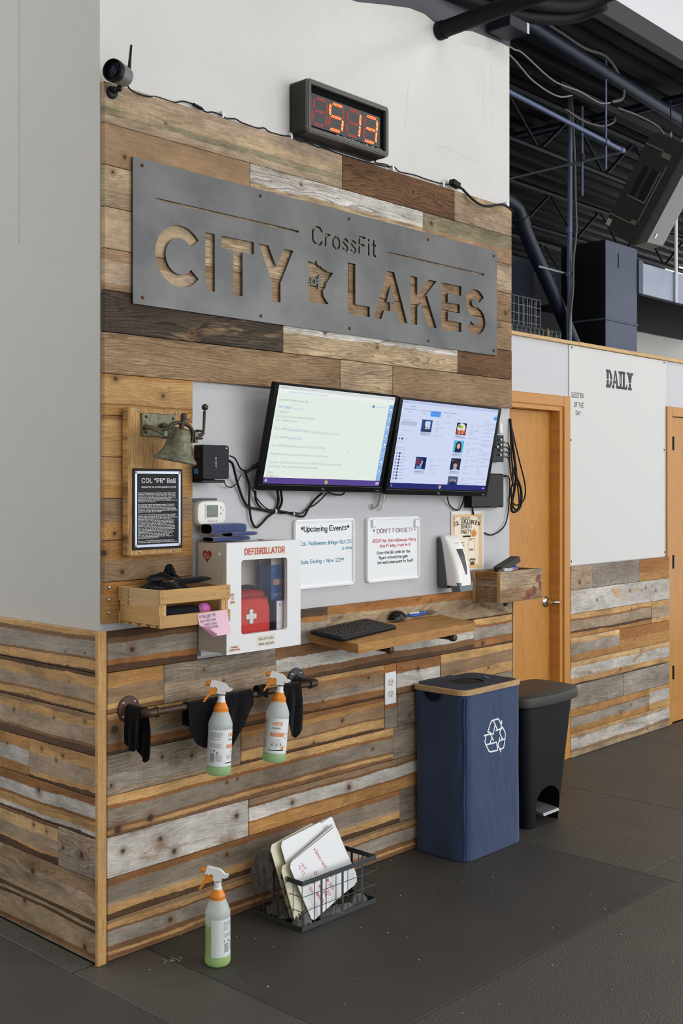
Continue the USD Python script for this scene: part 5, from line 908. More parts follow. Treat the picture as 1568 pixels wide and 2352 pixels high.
# ================================================================== CABLES ROUND THE SCREENS
def wpts(*p, y=-.01): return [at(q[0], q[1], q[2] if len(q) > 2 else y) for q in p]
def cab(lbl, p, r=.0032, m=None, y=-.012): return solo('cable', cable(wpts(*p, y=y), r, 6, 8), m or M_cab, lbl, 'cable', 'cables round the wall screens', smooth=True)
cab('thick black cable from the mini computer down to the tie below the left screen', [(526, 1058, -.058), (534, 1066, -.05), (540, 1090, -.03), (550, 1125), (566, 1160), (590, 1169), (615, 1172), (634, 1174)], .0046)
cab('black cable from the mini computer up to the screen plug', [(528, 1047, -.056), (540, 1054, -.04), (552, 1076, -.02), (566, 1082, -.02), (578, 1074, -.03)], .0028)
cab('thin black cable hanging in a shallow loop below the mini computer', [(514, 1106, -.03), (520, 1116, -.02), (532, 1119), (545, 1108), (553, 1090)], .0018)
cab('black cable dropping from the screen plug into a deep loop', [(562, 1082, -.02), (568, 1100), (573, 1118, -.02), (572, 1150), (576, 1190), (586, 1211), (598, 1205), (614, 1188), (634, 1174)], .0042)
cab('black cable curving from the left screen bottom corner to the tie', [(586, 1128, -.03), (588, 1150), (600, 1168), (618, 1175), (634, 1174)], .0042)
cab('black cable from the left screen underside straight down to the tie', [(637, 1128, -.04), (639, 1150), (634, 1174)], .0050)
cab('second black cable beside it from the underside of the left screen', [(645, 1128, -.04), (647, 1152), (641, 1168), (632, 1177)], .0046)
cab('black cable from the tie sweeping right and up to the left screen', [(632, 1173), (655, 1176), (680, 1183), (697, 1186), (708, 1168), (722, 1148), (740, 1132, -.04)], .0040)
cab('thin black cable crossing under the tie and up to the right', [(630, 1174), (648, 1179), (672, 1177), (692, 1179), (706, 1168), (722, 1160), (738, 1146), (750, 1132, -.04)], .0026)
cab('flat thin black lead from the plug behind the left screen corner', [(578, 1118, -.02), (590, 1145), (612, 1168), (634, 1172)], .0022)
cab('small black cable loop under the middle of the left screen', [(753, 1131, -.04), (770, 1136, -.03), (785, 1136, -.03), (791, 1131, -.04)], .0034)
tie = lambda px, py, w: (lambda p: solo('cable_tie', cat(lathe([(w, -.002), (w + .0012, -.002), (w + .0012, .002), (w, .002)], 14, p, (1, 0, .25)), move(box(-.002, .002, -.003, .0, -.006, .004), p)), M_clip, 'white cable tie round the ' + ('bundle' if w > .006 else 'thinner pair of cables') + ' below the left screen', 'cable tie', 'cable ties'))(at(px, py, -.014))
tie(632, 1174, .0075); tie(674, 1180, .0055)
hd = solo('screen_plug', cat(cyl(at(566, 1084, -.03), at(582, 1074, -.035), .006, n=12), cyl(at(580, 1075, -.036), at(596, 1064, -.045), .0085, .007, n=12)), M_blk, 'black angled plug and adapter at the lower left edge of the left screen', 'plug')
M_wc = mat('cable_white', '#dcdcdc', .45); M_gc = mat('cable_grey', '#8e8e90', .5)
cab('white cable hanging in the gap between the two screens', [(893, 1060, -.06), (887, 1100, -.045), (882, 1140, -.03), (876, 1172, -.014)], .0038, M_wc)
cab('second white cable beside it in the gap between the screens', [(897, 1128, -.04), (888, 1146, -.03), (880, 1160, -.02), (873, 1171, -.012)], .0032, M_wc)
cab('grey cable loop curling left of the white cables below the screens', [(874, 1132, -.03), (871, 1150, -.02), (864, 1164), (856, 1168), (854, 1158)], .0032, M_gc)
cab('thin black cable in a U loop under the right screen', [(1027, 1142, -.03), (1031, 1158), (1042, 1169), (1053, 1171), (1060, 1160), (1066, 1142, -.03)], .0028)
cab('short black cable between the power box and the party flyer', [(1081, 1140, -.02), (1083, 1160, -.012), (1087, 1182, -.01)], .0040)
sp = thing('signal_splitter', 'black signal splitter box with round silver connectors behind the right screen edge', 'splitter', (2.13, -.001, 1.63))
a0 = at(1128, 1062, -.035); b0 = at(1157, 1000, -.035)
part(sp, 'box', box(a0[0], b0[0], -.035, -.0012, a0[2] + .004, b0[2], .003), mat('splitter_black', '#1d1f1c', .4))
M_con = mat('connector_silver', '#cfd2c8', .25, .8)
for px, py in ((1147, 1010), (1147, 1021.5), (1147, 1034), (1146, 1045), (1139, 1026)):
    p = at(px, py, -.035); part(sp, 'connector', cat(cyl(p, p + [0, -.008, 0], .0058, n=10), cyl(p + [0, -.008, 0], p + [0, -.011, 0], .004, n=10)), M_con)
for k, py in enumerate((1016, 1027, 1038, 1049)):
    p = at(1157.5, py, -.018); part(sp, 'port', cyl(p, p + [.018, 0, 0], .0052, n=10), M_con)
    cab(('top', 'second', 'third', 'lowest')[k] + ' of the four thin leads leaving the splitter to the right', [(1161, py, -.018), (1167, py + 4, -.03), (1170, py + 18, -.03), (1172, 1075 + k * 4, -.03), (1176, 1098 + k * 3, -.03), (1180, 1118, -.032)], .0028)
ph = solo('coat_hook', move(rbox(.024, .014, .05, .006, 2), at(1149, 984, -.012)), M_pl, 'small white plastic hook on the wall beside the right screen', 'hook', smooth=40)
pb = thing('power_box', 'glossy black power box on the wall below the right screen', 'power box', (2.08, -.001, 1.417))
a0 = at(1083, 1167, -.045); b0 = at(1157, 1088, -.045); bx_ = b0[0] - a0[0]
part(pb, 'case', move(rbox(bx_, .044, b0[2] - a0[2], .007, 2), ((a0[0] + b0[0]) / 2, -.0235, (a0[2] + b0[2]) / 2)), M_blkg, smooth=35)
sw = [(a0[0] + bx_ * (.42 + .5 * t), a0[2] + (b0[2] - a0[2]) * (.86 - .12 * t - .18 * math.sin(t * 3.1))) for t in np.linspace(0, 1, 10)]
part(pb, 'wave_ribs', wall(cat(*[strokes([[(x, z - d) for x, z in sw]], .010) for d in (0, .05, .092)]), 0, 0, -.0458), mat('rib_black', '#050506', .3))
part(pb, 'plug', cyl(at(1157.5, 1093, -.022), at(1157.5, 1093, -.022) + [.02, 0, 0], .005, n=10), M_blk)
cab('black lead from the power box looping down to the party flyer', [(1164, 1093, -.022), (1170, 1104), (1169, 1150), (1166, 1180), (1160, 1204), (1147, 1220), (1128, 1229), (1112, 1224, -.008)], .0030)
for k, (p, r) in enumerate((([(1171, 962, -.006), (1176, 1010, -.02), (1182, 1060, -.03), (1185, 1095, -.03), (1180, 1130, -.02), (1174, 1165, -.015), (1180, 1176, -.02), (1195, 1162, -.03), (1196, 1125, -.03), (1184, 1092, -.03), (1176, 1072, -.02)], .0062), ([(1171, 962, -.006), (1182, 1015, -.02), (1194, 1065, -.03), (1204, 1105, -.035), (1206, 1135, -.035), (1198, 1155, -.03), (1184, 1160, -.02), (1174, 1150, -.01)], .0034), ([(1171, 964, -.006), (1174, 1040, -.02), (1178, 1100, -.025), (1173, 1130, -.02), (1180, 1168, -.02), (1192, 1160, -.03), (1188, 1110, -.03)], .0040))):
    cab(('thickest black cable of the coil hanging at the right end of the wall', 'outer thin black cable of the coil at the right end of the wall', 'inner black cable of the coil at the right end of the wall')[k], p, r)

# ================================================================== SMALL WHITEBOARDS, FLYER
M_wbf = mat('whiteboard_frame', '#f2f3f4', .35); M_wbs = mat('whiteboard_face', '#eceff2', .22)
def wb(label, x0, x1, z0, z1):
    t = thing('small_whiteboard', label, 'whiteboard', ((x0 + x1) / 2, -.001, z0), 'small wall whiteboards')
    part(t, 'panel', box(x0 + .004, x1 - .004, -.009, -.001, z0 + .004, z1 - .004), M_wbs)
    o = rrect(x0, z0, x1, z1, .017); part(t, 'frame', wall(cat(prism(o.difference(rrect(x0 + .011, z0 + .011, x1 - .011, z1 - .011, .006)), .011), prism(o.buffer(-.003).difference(rrect(x0 + .008, z0 + .008, x1 - .008, z1 - .008, .008)), .0135)), 0, 0, -.001), M_wbf); return t
def hand(s, px0, px1, pyb, cap, w, y=-.0096, jit=.42):
    w *= 1.22
    a = at(px0, pyb, y); b = at(px1, pyb, y); h = at(px0, pyb - cap, y)[2] - a[2]
    return wall(write(s, h, w, b[0] - a[0], a[0], a[2], jit=jit), 0, 0, y)
w1 = wb('left small whiteboard headed Upcoming Events, partly behind the defibrillator cabinet', .857, 1.189, 1.127, 1.389)
I_blk = mat('marker_black', '#1b1b1d', .6); I_teal = mat('marker_teal', '#2b86a6', .6); I_red = mat('marker_red', '#c33a4a', .6); I_pur = mat('marker_purple', '#74457f', .6)
part(w1, 'heading', cat(hand('*Upcoming Events*', 692, 801, 1221.5, 11.5, .8)), I_blk)
part(w1, 'event_lines', cat(hand('.CoL Halloween Bingo-Oct.25', 687, 806.5, 1253.5, 8.2, .72), hand('6-9PM', 786, 807, 1262.5, 6, .75), hand('.Gals Giving - Nov 22', 687, 781, 1296, 8.2, .72), hand('nd', 781, 789, 1287, 6, .75)), I_teal)
w2 = wb("right small whiteboard headed DON'T FORGET! with magnet clips in its top corners", 1.262, 1.595, 1.127, 1.3885)
part(w2, 'heading', hand("* DON'T FORGET! >", 857, 954, 1225, 9, .65), I_pur); part(w2, 'party_lines', cat(hand('>RSVP for the Halloween Party', 855, 955, 1247, 7.2, .75), hand('this Friday from 6-9', 872, 942, 1257.5, 6.6, .75)), I_red)
part(w2, 'notice_lines', cat(hand('.Scan the QR code on the', 864, 941, 1273.5, 6.2, .8), hand('flyers around the gym', 870, 935, 1284.5, 6.2, .8), hand('(we need a head count for food!)', 867, 948, 1295.5, 5.8, .8)), I_blk)
for px in (858.5, 956): p = at(px, 1202, -.013); part(w2, 'corner_clip', move(rbox(.024, .012, .034, .005, 2), p), M_wbf, smooth=40)
FX0, FX1, FZ0, FZ1 = 1.822, 2.038, 1.14, 1.404
def curl(m):
    V = m[0].copy(); u = np.clip((V[:, 0] - FX0) / (FX1 - FX0), 0, 1); y = V[:, 1] - .018 * np.clip(u - .72, 0, 1) ** 2 / .08; return np.c_[V[:, 0], y, V[:, 2]], m[1]
fl = thing('party_flyer', 'cream and orange paper flyer for a Halloween bingo party, its right edge curling', 'flyer', (1.93, -.001, FZ0))
gx = np.linspace(FX0, FX1, 22)
def sheet(x0, x1, z0, z1, y): g = np.linspace(x0, x1, 20); return curl(grid_sheet(np.array([[(x, y, z0) for x in g], [(x, y, z1) for x in g]]).transpose(1, 0, 2)))
M_pap = mat('flyer_white', '#eceae6', .7); M_pap2 = mat('flyer_peach', '#efc696', .7); M_pap3 = mat('flyer_cream', '#f4e6d0', .7)
part(fl, 'paper', thick(sheet(FX0, FX1, FZ0, FZ1, -.0035), -.0003), M_pap); part(fl, 'border_print', sheet(FX0 + .008, FX1 - .008, FZ0 + .008, FZ1 - .014, -.0042), M_pap2); part(fl, 'centre_print', sheet(FX0 + .024, FX1 - .024, FZ0 + .024, FZ1 - .026, -.0046), M_pap3)
def ft(s, cx, z, wd, h, f=inter): return curl(wall(f(s, FX0 + (FX1 - FX0) * cx - wd / 2, z, wd, h), 0, 0, -.0050))
arcs = []
for k, ch in enumerate('COL HALLOWEEN'):
    if ch != ' ': tt = (k - 6) / 6; m = inter(ch, -.0052, 0, .0104, .0185, bold=True); m = rot(m, (0, 0, 1), -15 * tt); arcs.append(curl(wall(m, FX0 + .108 + .082 * tt, 1.348 - .010 * tt * tt, -.0050)))
part(fl, 'heading', cat(*arcs, ft('BINGO', .5, 1.326, .078, .0205), ft('PARTY', .5, 1.301, .078, .0205)), mat('flyer_black', '#20201f', .7))
part(fl, 'small_print', cat(ft('JOIN US FOR A', .47, 1.372, .07, .005), ft('SPOOKY NIGHT OF', .47, 1.3655, .07, .005), ft('FRIDAY OCT 25', .36, 1.262, .03, .005), ft('6-9 PM', .36, 1.25, .03, .005), ft('RSVP', .66, 1.272, .022, .005), ft('BRING A', .4, 1.2, .03, .005), ft('FRIEND', .4, 1.19, .03, .005), curl(wall(strokes([[(FX0 + .012 + a, FZ1 - .02 - b) for a, b in q] for q in (((.0, .018), (.018, .0)), ((0, .03), (.012, .012), (.03, 0)), ((0, .0), (.026, .026)))] + [[(FX1 - .012 - a, FZ1 - .02 - b) for a, b in q] for q in (((.0, .018), (.018, .0)), ((0, .03), (.012, .012), (.03, 0)), ((0, .0), (.026, .026)))], .0008), 0, 0, -.005))), mat('flyer_brown', '#76684f', .7))
part(fl, 'banner_print', curl(wall(flat(sbox(1.905, 1.288, 1.965, 1.295)), 0, 0, -.005)), mat('flyer_black', '#20201f', .7))
part(fl, 'code_panel', curl(wall(cat(flat(sbox(1.945, 1.226, 1.99, 1.282).difference(sbox(1.9465, 1.2275, 1.9885, 1.2805))), flat(sbox(1.955, 1.229, 1.98, 1.235))), 0, 0, -.005)), mat('flyer_brown', '#76684f', .7))
pm = curl(wall(flat(el(1.985, 1.303, .0175, .0155)), 0, 0, -.005)); pk_ = part(fl, 'pumpkin_print', pm, mat('pumpkin_orange', '#dc8a42', .7))
part(pk_, 'face_print', curl(wall(cat(flat(Polygon([(1.977, 1.306), (1.981, 1.306), (1.979, 1.31)])), flat(Polygon([(1.988, 1.306), (1.992, 1.306), (1.99, 1.31)])), strokes([[(1.976, 1.299), (1.985, 1.2955), (1.994, 1.299)]], .0016), strokes([[(1.985, 1.318), (1.987, 1.324)]], .002)), 0, 0, -.0053)), mat('pumpkin_brown', '#8b5526', .7))
part(fl, 'treat_print', curl(wall(cat(flat(Polygon([(1.958, 1.178), (1.992, 1.178), (1.988, 1.162), (1.962, 1.162)])), *[flat(Point(1.958 + k * .0085, 1.185 + .004 * (k % 2)).buffer(.0045)) for k in range(5)]), 0, 0, -.005)), mat('treat_dark', '#564a30', .7))

# ================================================================== SOAP DISPENSER, BOX WITH ERASER
sd = thing('soap_dispenser', 'white and dark grey wall soap dispenser overlapping the party flyer', 'dispenser', (1.77, -.001, 1.07))
DXc = 1.768
def srng(z, hw, yf, yb=-.0015, p=5): q = squircle(-1, 1, -1, 1, 32, p); return np.c_[DXc + q[:, 0] * hw, (yf + yb) / 2 + q[:, 1] * (yf - yb) / 2, np.full(32, z)]
part(sd, 'back_body', loft([srng(1.078, .040, -.055), srng(1.09, .046, -.066), srng(1.27, .048, -.050), srng(1.292, .046, -.040)], caps=(True, True)), mat('dispenser_grey', '#4c5559', .35), smooth=40)
M_dw = mat('dispenser_white', '#f1efec', .22)
def fy(z): t = min(max((z - 1.088) / .2135, 0), 1); return -.128 + .075 * t ** 1.25 - .010 * math.sin(t * math.pi)
def cring(z, hw, yb, k=0.0): q = squircle(-1, 1, -1, 1, 36, 3.6); yf = fy(z) + k; return np.c_[DXc + q[:, 0] * hw, (yf + yb) / 2 + q[:, 1] * (yf - yb) / 2, np.full(36, z)]
zz = np.linspace(1.092, 1.298, 14)
part(sd, 'cover', loft([cring(1.088, .046, -.062, .014)] + [cring(z, .053 - .004 * (z - 1.09) / .2, -.050 + .034 * ((z - 1.09) / .21) ** 1.1) for z in zz] + [cring(1.303, .042, -.020, .01)], caps=(True, True)), M_dw, smooth=45)
wz = [(1.245, .022), (1.215, .019), (1.165, .011), (1.138, .005)]
part(sd, 'sight_window', hull([(DXc + .006 + s * w, fy(z) - .0012, z) for z, w in wz for s in (-1, 1)] + [(DXc + .006 + s * w * .9, fy(z) + .004, z) for z, w in wz for s in (-1, 1)]), mat('sight_window', '#3c3f41', .1))
part(sd, 'push_lever', hull([(DXc + s * w, y, z) for s in (-1, 1) for w, y, z in ((.050, -.125, 1.105), (.042, -.128, 1.068), (.044, -.085, 1.062), (.052, -.08, 1.1))]), mat('lever_grey', '#5f6d74', .15), smooth=30)
part(sd, 'maker_mark', wall(inter('PROLINK', 1.757, 1.268, .026, .0045), 0, 0, fy(1.268) - .0035), mat('maker_grey', '#b3b0ac', .5))

BX0, BX1, BY0, BY1, BZ0, BZ1 = 1.951, 2.281, -.172, -.021, 1.004, 1.140
M_rb = wood('wood_redbox', 'w.3 P.6 n1', grain=.75, blot=.5, saw=.03, blotc='O'); M_rb2 = wood('wood_boxend', 'O.2 w.5 n1', grain=.8, blot=.4, saw=.03)
bx = thing('marker_box', 'small reclaimed-wood box with red paint traces hung beside the oak door', 'box', (2.11, BY1, BZ0))
wpart(bx, 'front_board', box(BX0, BX1, BY0, BY0 + .018, BZ0, BZ1, .0012), M_rb, 0, 2); wpart(bx, 'back_board', box(BX0, BX1, BY1 - .018, BY1, BZ0, BZ1, .0012), M_rb, 0, 2)
for x in (BX0 + .002, BX1 - .018): wpart(bx, 'end_board', box(x, x + .016, BY0 + .0185, BY1 - .0185, BZ0 + .001, BZ1 - .002, .001), M_rb2, 1, 2)
wpart(bx, 'front_board_edge', box(BX0 - .0012, BX0 - .0001, BY0 + .0006, BY0 + .0174, BZ0 + .001, BZ1 - .001), M_trim, 2, 1, label='fresh tan cut end'); wpart(bx, 'back_board_edge', box(BX0 - .0012, BX0 - .0001, BY1 - .0174, BY1 - .0006, BZ0 + .001, BZ1 - .001), M_trim, 2, 1, label='fresh tan cut end')
wpart(bx, 'bottom_board', box(BX0 + .018, BX1 - .018, BY0 + .0185, BY1 - .0185, BZ0 + .002, BZ0 + .014), M_rb2, 0, 1)
R2 = random.Random(5)
def splat(x, z, rx, rz, n=14): return Polygon([(x + rx * (1 + R2.uniform(-.35, .3)) * math.cos(a), z + rz * (1 + R2.uniform(-.35, .3)) * math.sin(a)) for a in np.linspace(0, 6.283, n)[:-1]]).buffer(.002).buffer(-.001)
part(bx, 'paint_traces', wall(flat(unary_union([splat(2.185, 1.030, .038, .02), splat(2.25, 1.09, .02, .018), splat(2.215, 1.045, .02, .02), splat(2.265, 1.06, .01, .025), splat(2.15, 1.013, .03, .007)]).intersection(sbox(BX0 + .003, BZ0 + .003, BX1 - .003, BZ1 - .003))), 0, 0, BY0 - .0004), mat('barn_red', '#7c3a31', .85, vary=.45, vscale=60, color2='#8c6a52'))
part(bx, 'end_paint_traces', side(flat(unary_union([splat(.118, 1.105, .03, .004), splat(.085, 1.104, .02, .004), splat(.10, 1.07, .012, .004)])), 0, 0, BX0 + .0015), mat('barn_red', '#7c3a31', .85))
part(bx, 'bracket', cat(box(2.195, 2.215, -.03, -.0225, .962, 1.003, .001), cyl((2.205, -.0305, .975), (2.205, -.033, .975), .005, n=10)), M_bronzed)
e0 = at(1140, 1293, -.1); er = thing('board_eraser', 'dark grey felt eraser block leaning out of the red-marked wooden box', 'eraser', e0)
em = rot(rot(rbox(.135, .05, .026, .003), (0, 1, 0), -19), (0, 0, 1), -4); part(er, 'felt_block', move(em, (2.085, -.115, 1.165)), mat('eraser_felt', '#4a4846', .95, bump=.4, bscale=300))
mk_ = thing('marker_wrapper', 'white and blue printed wrapper roll lying in the wooden box under the eraser', 'wrapper', (2.06, -.13, 1.13))
part(mk_, 'roll', cyl((2.02, -.132, 1.1345), (2.105, -.125, 1.139), .0165, n=18), mat('wrapper_white', '#d8dbe0', .3, vary=.5, vscale=70, color2='#7d8792'), smooth=40); part(mk_, 'blue_end', cyl((2.105, -.125, 1.139), (2.135, -.123, 1.143), .0178, n=18), mat('wrapper_blue', '#2f5fae', .3), smooth=40)
part(mk_, 'orange_print', cyl((2.085, -.1272, 1.1373), (2.1, -.1262, 1.1384), .0169, n=18), mat('wrapper_orange', '#d8743c', .35), smooth=40)

# ================================================================== SHELF, KEYBOARD, MOUSE, SCISSORS
M_sh = wood('wood_shelf', 'o.5 w1', grain=.35, blot=.15, saw=.03, gscale=.35, mott=.25)
sf = thing('wall_shelf', 'thick brown plank shelf on pipe brackets holding the keyboard and mouse', 'shelf', (1.3, -.02, .925))
c8 = lambda t: [(.925, -.0205, .9605 - t), (.935, -.262, .940 - t), (1.657, -.256, .955 - t), (1.722, -.0205, .9625 - t)]
sv, sf_f = hull(c8(.034) + c8(0)); part(sf, 'plank', (sv, sf_f), M_sh, uv=np.c_[sv[:, 0] - .925, -sv[:, 1] * 5 + sv[:, 2] * 9])
def shelf_z(x, y): n = np.array([-.02, -.085, .996]); return .9605 - (n[0] * (x - .925) + n[1] * (y + .0205)) / n[2]
M_pipe = mat('black_iron_pipe', '#5a4638', .5, .55, vary=.35, vscale=70, color2='#3a2c24', bump=.1, bscale=300); M_fl = mat('iron_flange', '#4c4c4e', .5, .6, vary=.25, vscale=90); M_flb = mat('iron_flange_brown', '#5d453a', .55, .5, vary=.2, vscale=90)
for k, (px, py) in enumerate(((901, 1493), (1046, 1465))):
    p = at(px, py, -.235); b = thing('pipe_bracket', ('left' if k == 0 else 'right') + ' rusty pipe bracket under the wall shelf', 'bracket', (p[0], -.02, p[2]), 'pipe brackets under the shelf')
    part(b, 'pipe', cyl((p[0], -.022, p[2] + .004), (p[0], -.215, p[2]), .0115, n=14), M_pipe, smooth=40); part(b, 'end_cap', cat(lathe([(.0115, -.006), (.0155, -.004), (.0158, .012), (.013, .0185), (.006, .021), (0, .0213)], 18, (p[0], -.215, p[2]), (0, -1, 0))), M_pipe, smooth=40)
    part(b, 'flange', lathe([(0, .012), (.014, .012), (.016, .004), (.034, .003), (.035, 0)], 24, (p[0], -.0222, p[2] + .004), (0, -1, 0)), M_fl, smooth=30)
kf = np.array([.908, -.206]); kdir = np.array([.368, .046]); kw = np.linalg.norm(kdir); kdir /= kw; kp = np.array([-kdir[1], kdir[0]]); KW, KDp = .37, .155
kb = thing('keyboard', 'black compact computer keyboard on the wall shelf', 'keyboard', (*kf, shelf_z(*kf)))
kz0 = shelf_z(*(kf + kdir * KW / 2)) + .0005; kz1 = shelf_z(*(kf + kp * KDp + kdir * KW / 2)) + .007
ux_ = np.array([kdir[0], kdir[1], (shelf_z(*(kf + kdir * KW)) - shelf_z(*kf)) / KW]); ux_ /= np.linalg.norm(ux_); uy_ = np.array([kp[0], kp[1], (kz1 - kz0) / KDp]); uy_ -= ux_ * (uy_ @ ux_); uy_ /= np.linalg.norm(uy_)
KO = np.array([*kf, shelf_z(*kf) + .0012])
def kfr(m): return frame(m, KO, ux_, uy_)
part(kb, 'base', kfr(hull(np.vstack([np.c_[np.array(rrect(0, 0, KW, KDp, .014).exterior.coords), np.full(len(rrect(0, 0, KW, KDp, .014).exterior.coords), z)] for z in (0, .008)] + [np.c_[np.array(rrect(.003, .003, KW - .003, KDp - .003, .012).exterior.coords), np.full(len(rrect(.003, .003, KW - .003, KDp - .003, .012).exterior.coords), .012)]]))), M_blk, smooth=30)
part(kb, 'foot', kfr(cat(box(.03, .06, KDp - .02, KDp - .012, -.009, 0), box(KW - .06, KW - .03, KDp - .02, KDp - .012, -.009, 0))), M_blk)
M_key = mat('key_black', '#1b1b1d', .45); M_kl = mat('key_legend', '#c8c8c8', .5); kx0, pitch = .012, .0172; leg = []
rows_ = [(16, [1] * 16), (16, [1] * 13 + [2, 1, 1]), (16, [1.5] + [1] * 12 + [1.5, 1, 1]), (16, [1.8] + [1] * 11 + [2.2, 1, 1]), (16, [2.3] + [1] * 10 + [1.7, 1, 1, 1]), (16, [1.2, 1.2, 1.2, 5.4, 1.2, 1, 1.2, 1, 1, 1, 1])]
for r, (n, ws) in enumerate(rows_):
    x = kx0; y = KDp - .018 - r * .0215; s_ = (KW - 2 * kx0) / sum(ws)
    for q, w in enumerate(ws):
        a = x + .0011; b = x + w * s_ - .0011; h = .0165 if r else .011
        part(kb, 'key', kfr(hull([(a, y - h, .011), (b, y - h, .011), (a, y, .011), (b, y, .011), (a + .0016, y - h + .0016, .0155), (b - .0016, y - h + .0016, .0155), (a + .0016, y - .0016, .0155), (b - .0016, y - .0016, .0155)])), M_key)
        if r and w < 1.4: leg.append(move(write('QWERTYUIOPASDFGHJKLZXCVBNM1234567890'[(r * 13 + q) % 36], .0052, .9, .0038, a + .0032, y - .0095, .0157), (0, 0, 0)))
        elif w < 5 : leg.append(write('Enter'[:3], .0035, .9, .006, a + .003, y - .007, .0157))
        x += w * s_
part(kb, 'legends', kfr(cat(*leg)), M_kl, kind='stuff')
m0 = np.array([1.425, -.035]); mz = shelf_z(*m0); ms_ = thing('computer_mouse', 'black computer mouse on the shelf between the keyboard and the scissors', 'mouse', (*m0, mz))
mv = sphere((0, 0, 0), 1, 4); V = mv[0] * [.055, .031, .036]; V[:, 2] = np.maximum(V[:, 2], 0) * (1 - .18 * V[:, 0] / .055); V[:, 1] *= 1 - .08 * np.cos(V[:, 0] / .055 * 3)
def mput(m): return move(rot(m, (0, 0, 1), 12), (*m0, mz + .0015))
part(ms_, 'shell', mput((V, mv[1])), mat('mouse_black', '#131314', .2, spec=.4), smooth=True)
sl_ = V * 1.004; sel = mv[1][(np.abs(sl_[mv[1]][:, :, 1]).max(1) < .0035) & (sl_[mv[1]][:, :, 2].min(1) > .004)]; part(ms_, 'wheel', mput(lathe([(0, -.003), (.0075, -.003), (.0085, 0), (.0075, .003), (0, .003)], 16, (-.022, 0, .0305), (0, 1, 0))), mat('mouse_wheel', '#3b3b3d', .3), smooth=30)
s0 = np.array([1.508, -.012]); s1 = np.array([1.70, -.058])
sx_ = s1 - s0; sl2 = np.linalg.norm(sx_); sx_ /= sl2; zs = shelf_z(*s0) + .0012; slope = (shelf_z(*s1) - shelf_z(*s0)) / sl2
def sfr(m): a = np.array([sx_[0], sx_[1], slope]); a /= np.linalg.norm(a); b = np.array([-sx_[1], sx_[0], .08]); b -= a * (a @ b); b /= np.linalg.norm(b); return frame(m, (*s0, zs + .004), a, b)
scs = thing('scissors', 'blue and white handled scissors at the back of the wall shelf', 'scissors', (*s0, zs))
M_sb = mat('scissor_blue', '#2f5fb0', .35); M_sw = mat('scissor_white', '#e6e8ec', .4); M_bl = mat('scissor_blade', '#6b6d72', .25, .9)
lp = [(.068, .004), (.05, .018), (.02, .020), (.003, .012), (.003, .002), (.02, -.0005), (.05, -.0005), (.068, .0)]
part(scs, 'white_handle', sfr(tube(np.c_[spline([(*p, .006) for p in lp], 5)], .0042, 8)), M_sw, smooth=True); part(scs, 'blue_handle', sfr(tube(spline([(x, -y * .9 - .002, .001) for x, y in lp], 5), .0055, 8)), M_sb, smooth=True)
part(scs, 'pivot_block', sfr(move(rbox(.036, .014, .011, .003), (.083, .0, .005))), M_sb, smooth=35); part(scs, 'blade', sfr(hull([(.096, -.006, .002), (.096, .005, .002), (.196, -.001, .002), (.096, -.006, .005), (.096, .005, .005), (.196, -.0005, .0035)])), M_bl); part(scs, 'blade', sfr(hull([(.096, -.005, .0055), (.096, .007, .0055), (.19, .003, .0055), (.096, .007, .008), (.096, -.005, .008)])), M_bl)

# ================================================================== OUTLET
ol = thing('wall_outlet', 'white double power outlet in the planks left of the blue recycling hamper', 'outlet', (1.39, -.0225, .63))
part(ol, 'cover_plate', wall(cat(prism(rrect(1.356, .628, 1.424, .757, .004), .004), prism(rrect(1.3585, .6305, 1.4215, .7545, .003), .0052)), 0, 0, -.0226), mat('outlet_white', '#eff1f4', .35))
M_ivory = mat('outlet_ivory', '#d9d5c4', .4); M_slot = mat('outlet_slot', '#1e1c1a', .6)
for z in (.716, .669):
    o = part(ol, 'socket', wall(prism(Point(1.39, z).buffer(.0175, 12).intersection(sbox(1.3, z - .0145, 1.5, z + .0145)), .0015), 0, 0, -.0278), M_ivory)
    part(o, 'slots', wall(cat(flat(sbox(1.3825, z - .001, 1.3842, z + .0085)), flat(sbox(1.396, z, 1.3977, z + .008)), flat(Point(1.39, z - .0085).buffer(.0026))), 0, 0, -.0296), M_slot)
part(ol, 'centre_screw', lathe([(0, .0015), (.003, .001), (.0033, 0)], 10, (1.39, -.0278, .6925), (0, -1, 0)), M_ivory)

# ================================================================== PIPE RAIL WITH CLOTHS AND SPRAY BOTTLES
RZ, RY = .795, -.128; RX0, RX1 = .118, .852
rl = thing('pipe_rail', 'rusty iron pipe towel rail on two wall flanges, hung with cloths and spray bottles', 'rail', (.48, -.022, RZ))
for k, x in enumerate((RX0 - .025, RX1)):
    f = part(rl, 'flange', lathe([(0, .016), (.0165, .016), (.018, .006), (.042, .0045), (.043, 0)], 32, (x, -.0226, RZ), (0, -1, 0)), M_flb if k == 0 else M_fl, smooth=30)
    for a in (45, 135, 225, 315): part(f, 'screw', lathe([(0, .0025), (.004, .002), (.0055, 0)], 10, (x + .031 * math.cos(math.radians(a)), -.0272, RZ + .031 * math.sin(math.radians(a))), (0, -1, 0)), M_screw, smooth=True)
part(rl, 'stub_pipe', cyl((RX0 - .025, -.036, RZ), (RX0 - .025, RY + .02, RZ), .0112, n=16), M_pipe, smooth=40); part(rl, 'stub_pipe', cyl((RX1, -.036, RZ), (RX1, RY + .02, RZ), .0112, n=16), M_pipe, smooth=40)
part(rl, 'long_pipe', cyl((RX0 + .01, RY, RZ), (RX1 - .018, RY, RZ), .0112, n=18), M_pipe, smooth=40)
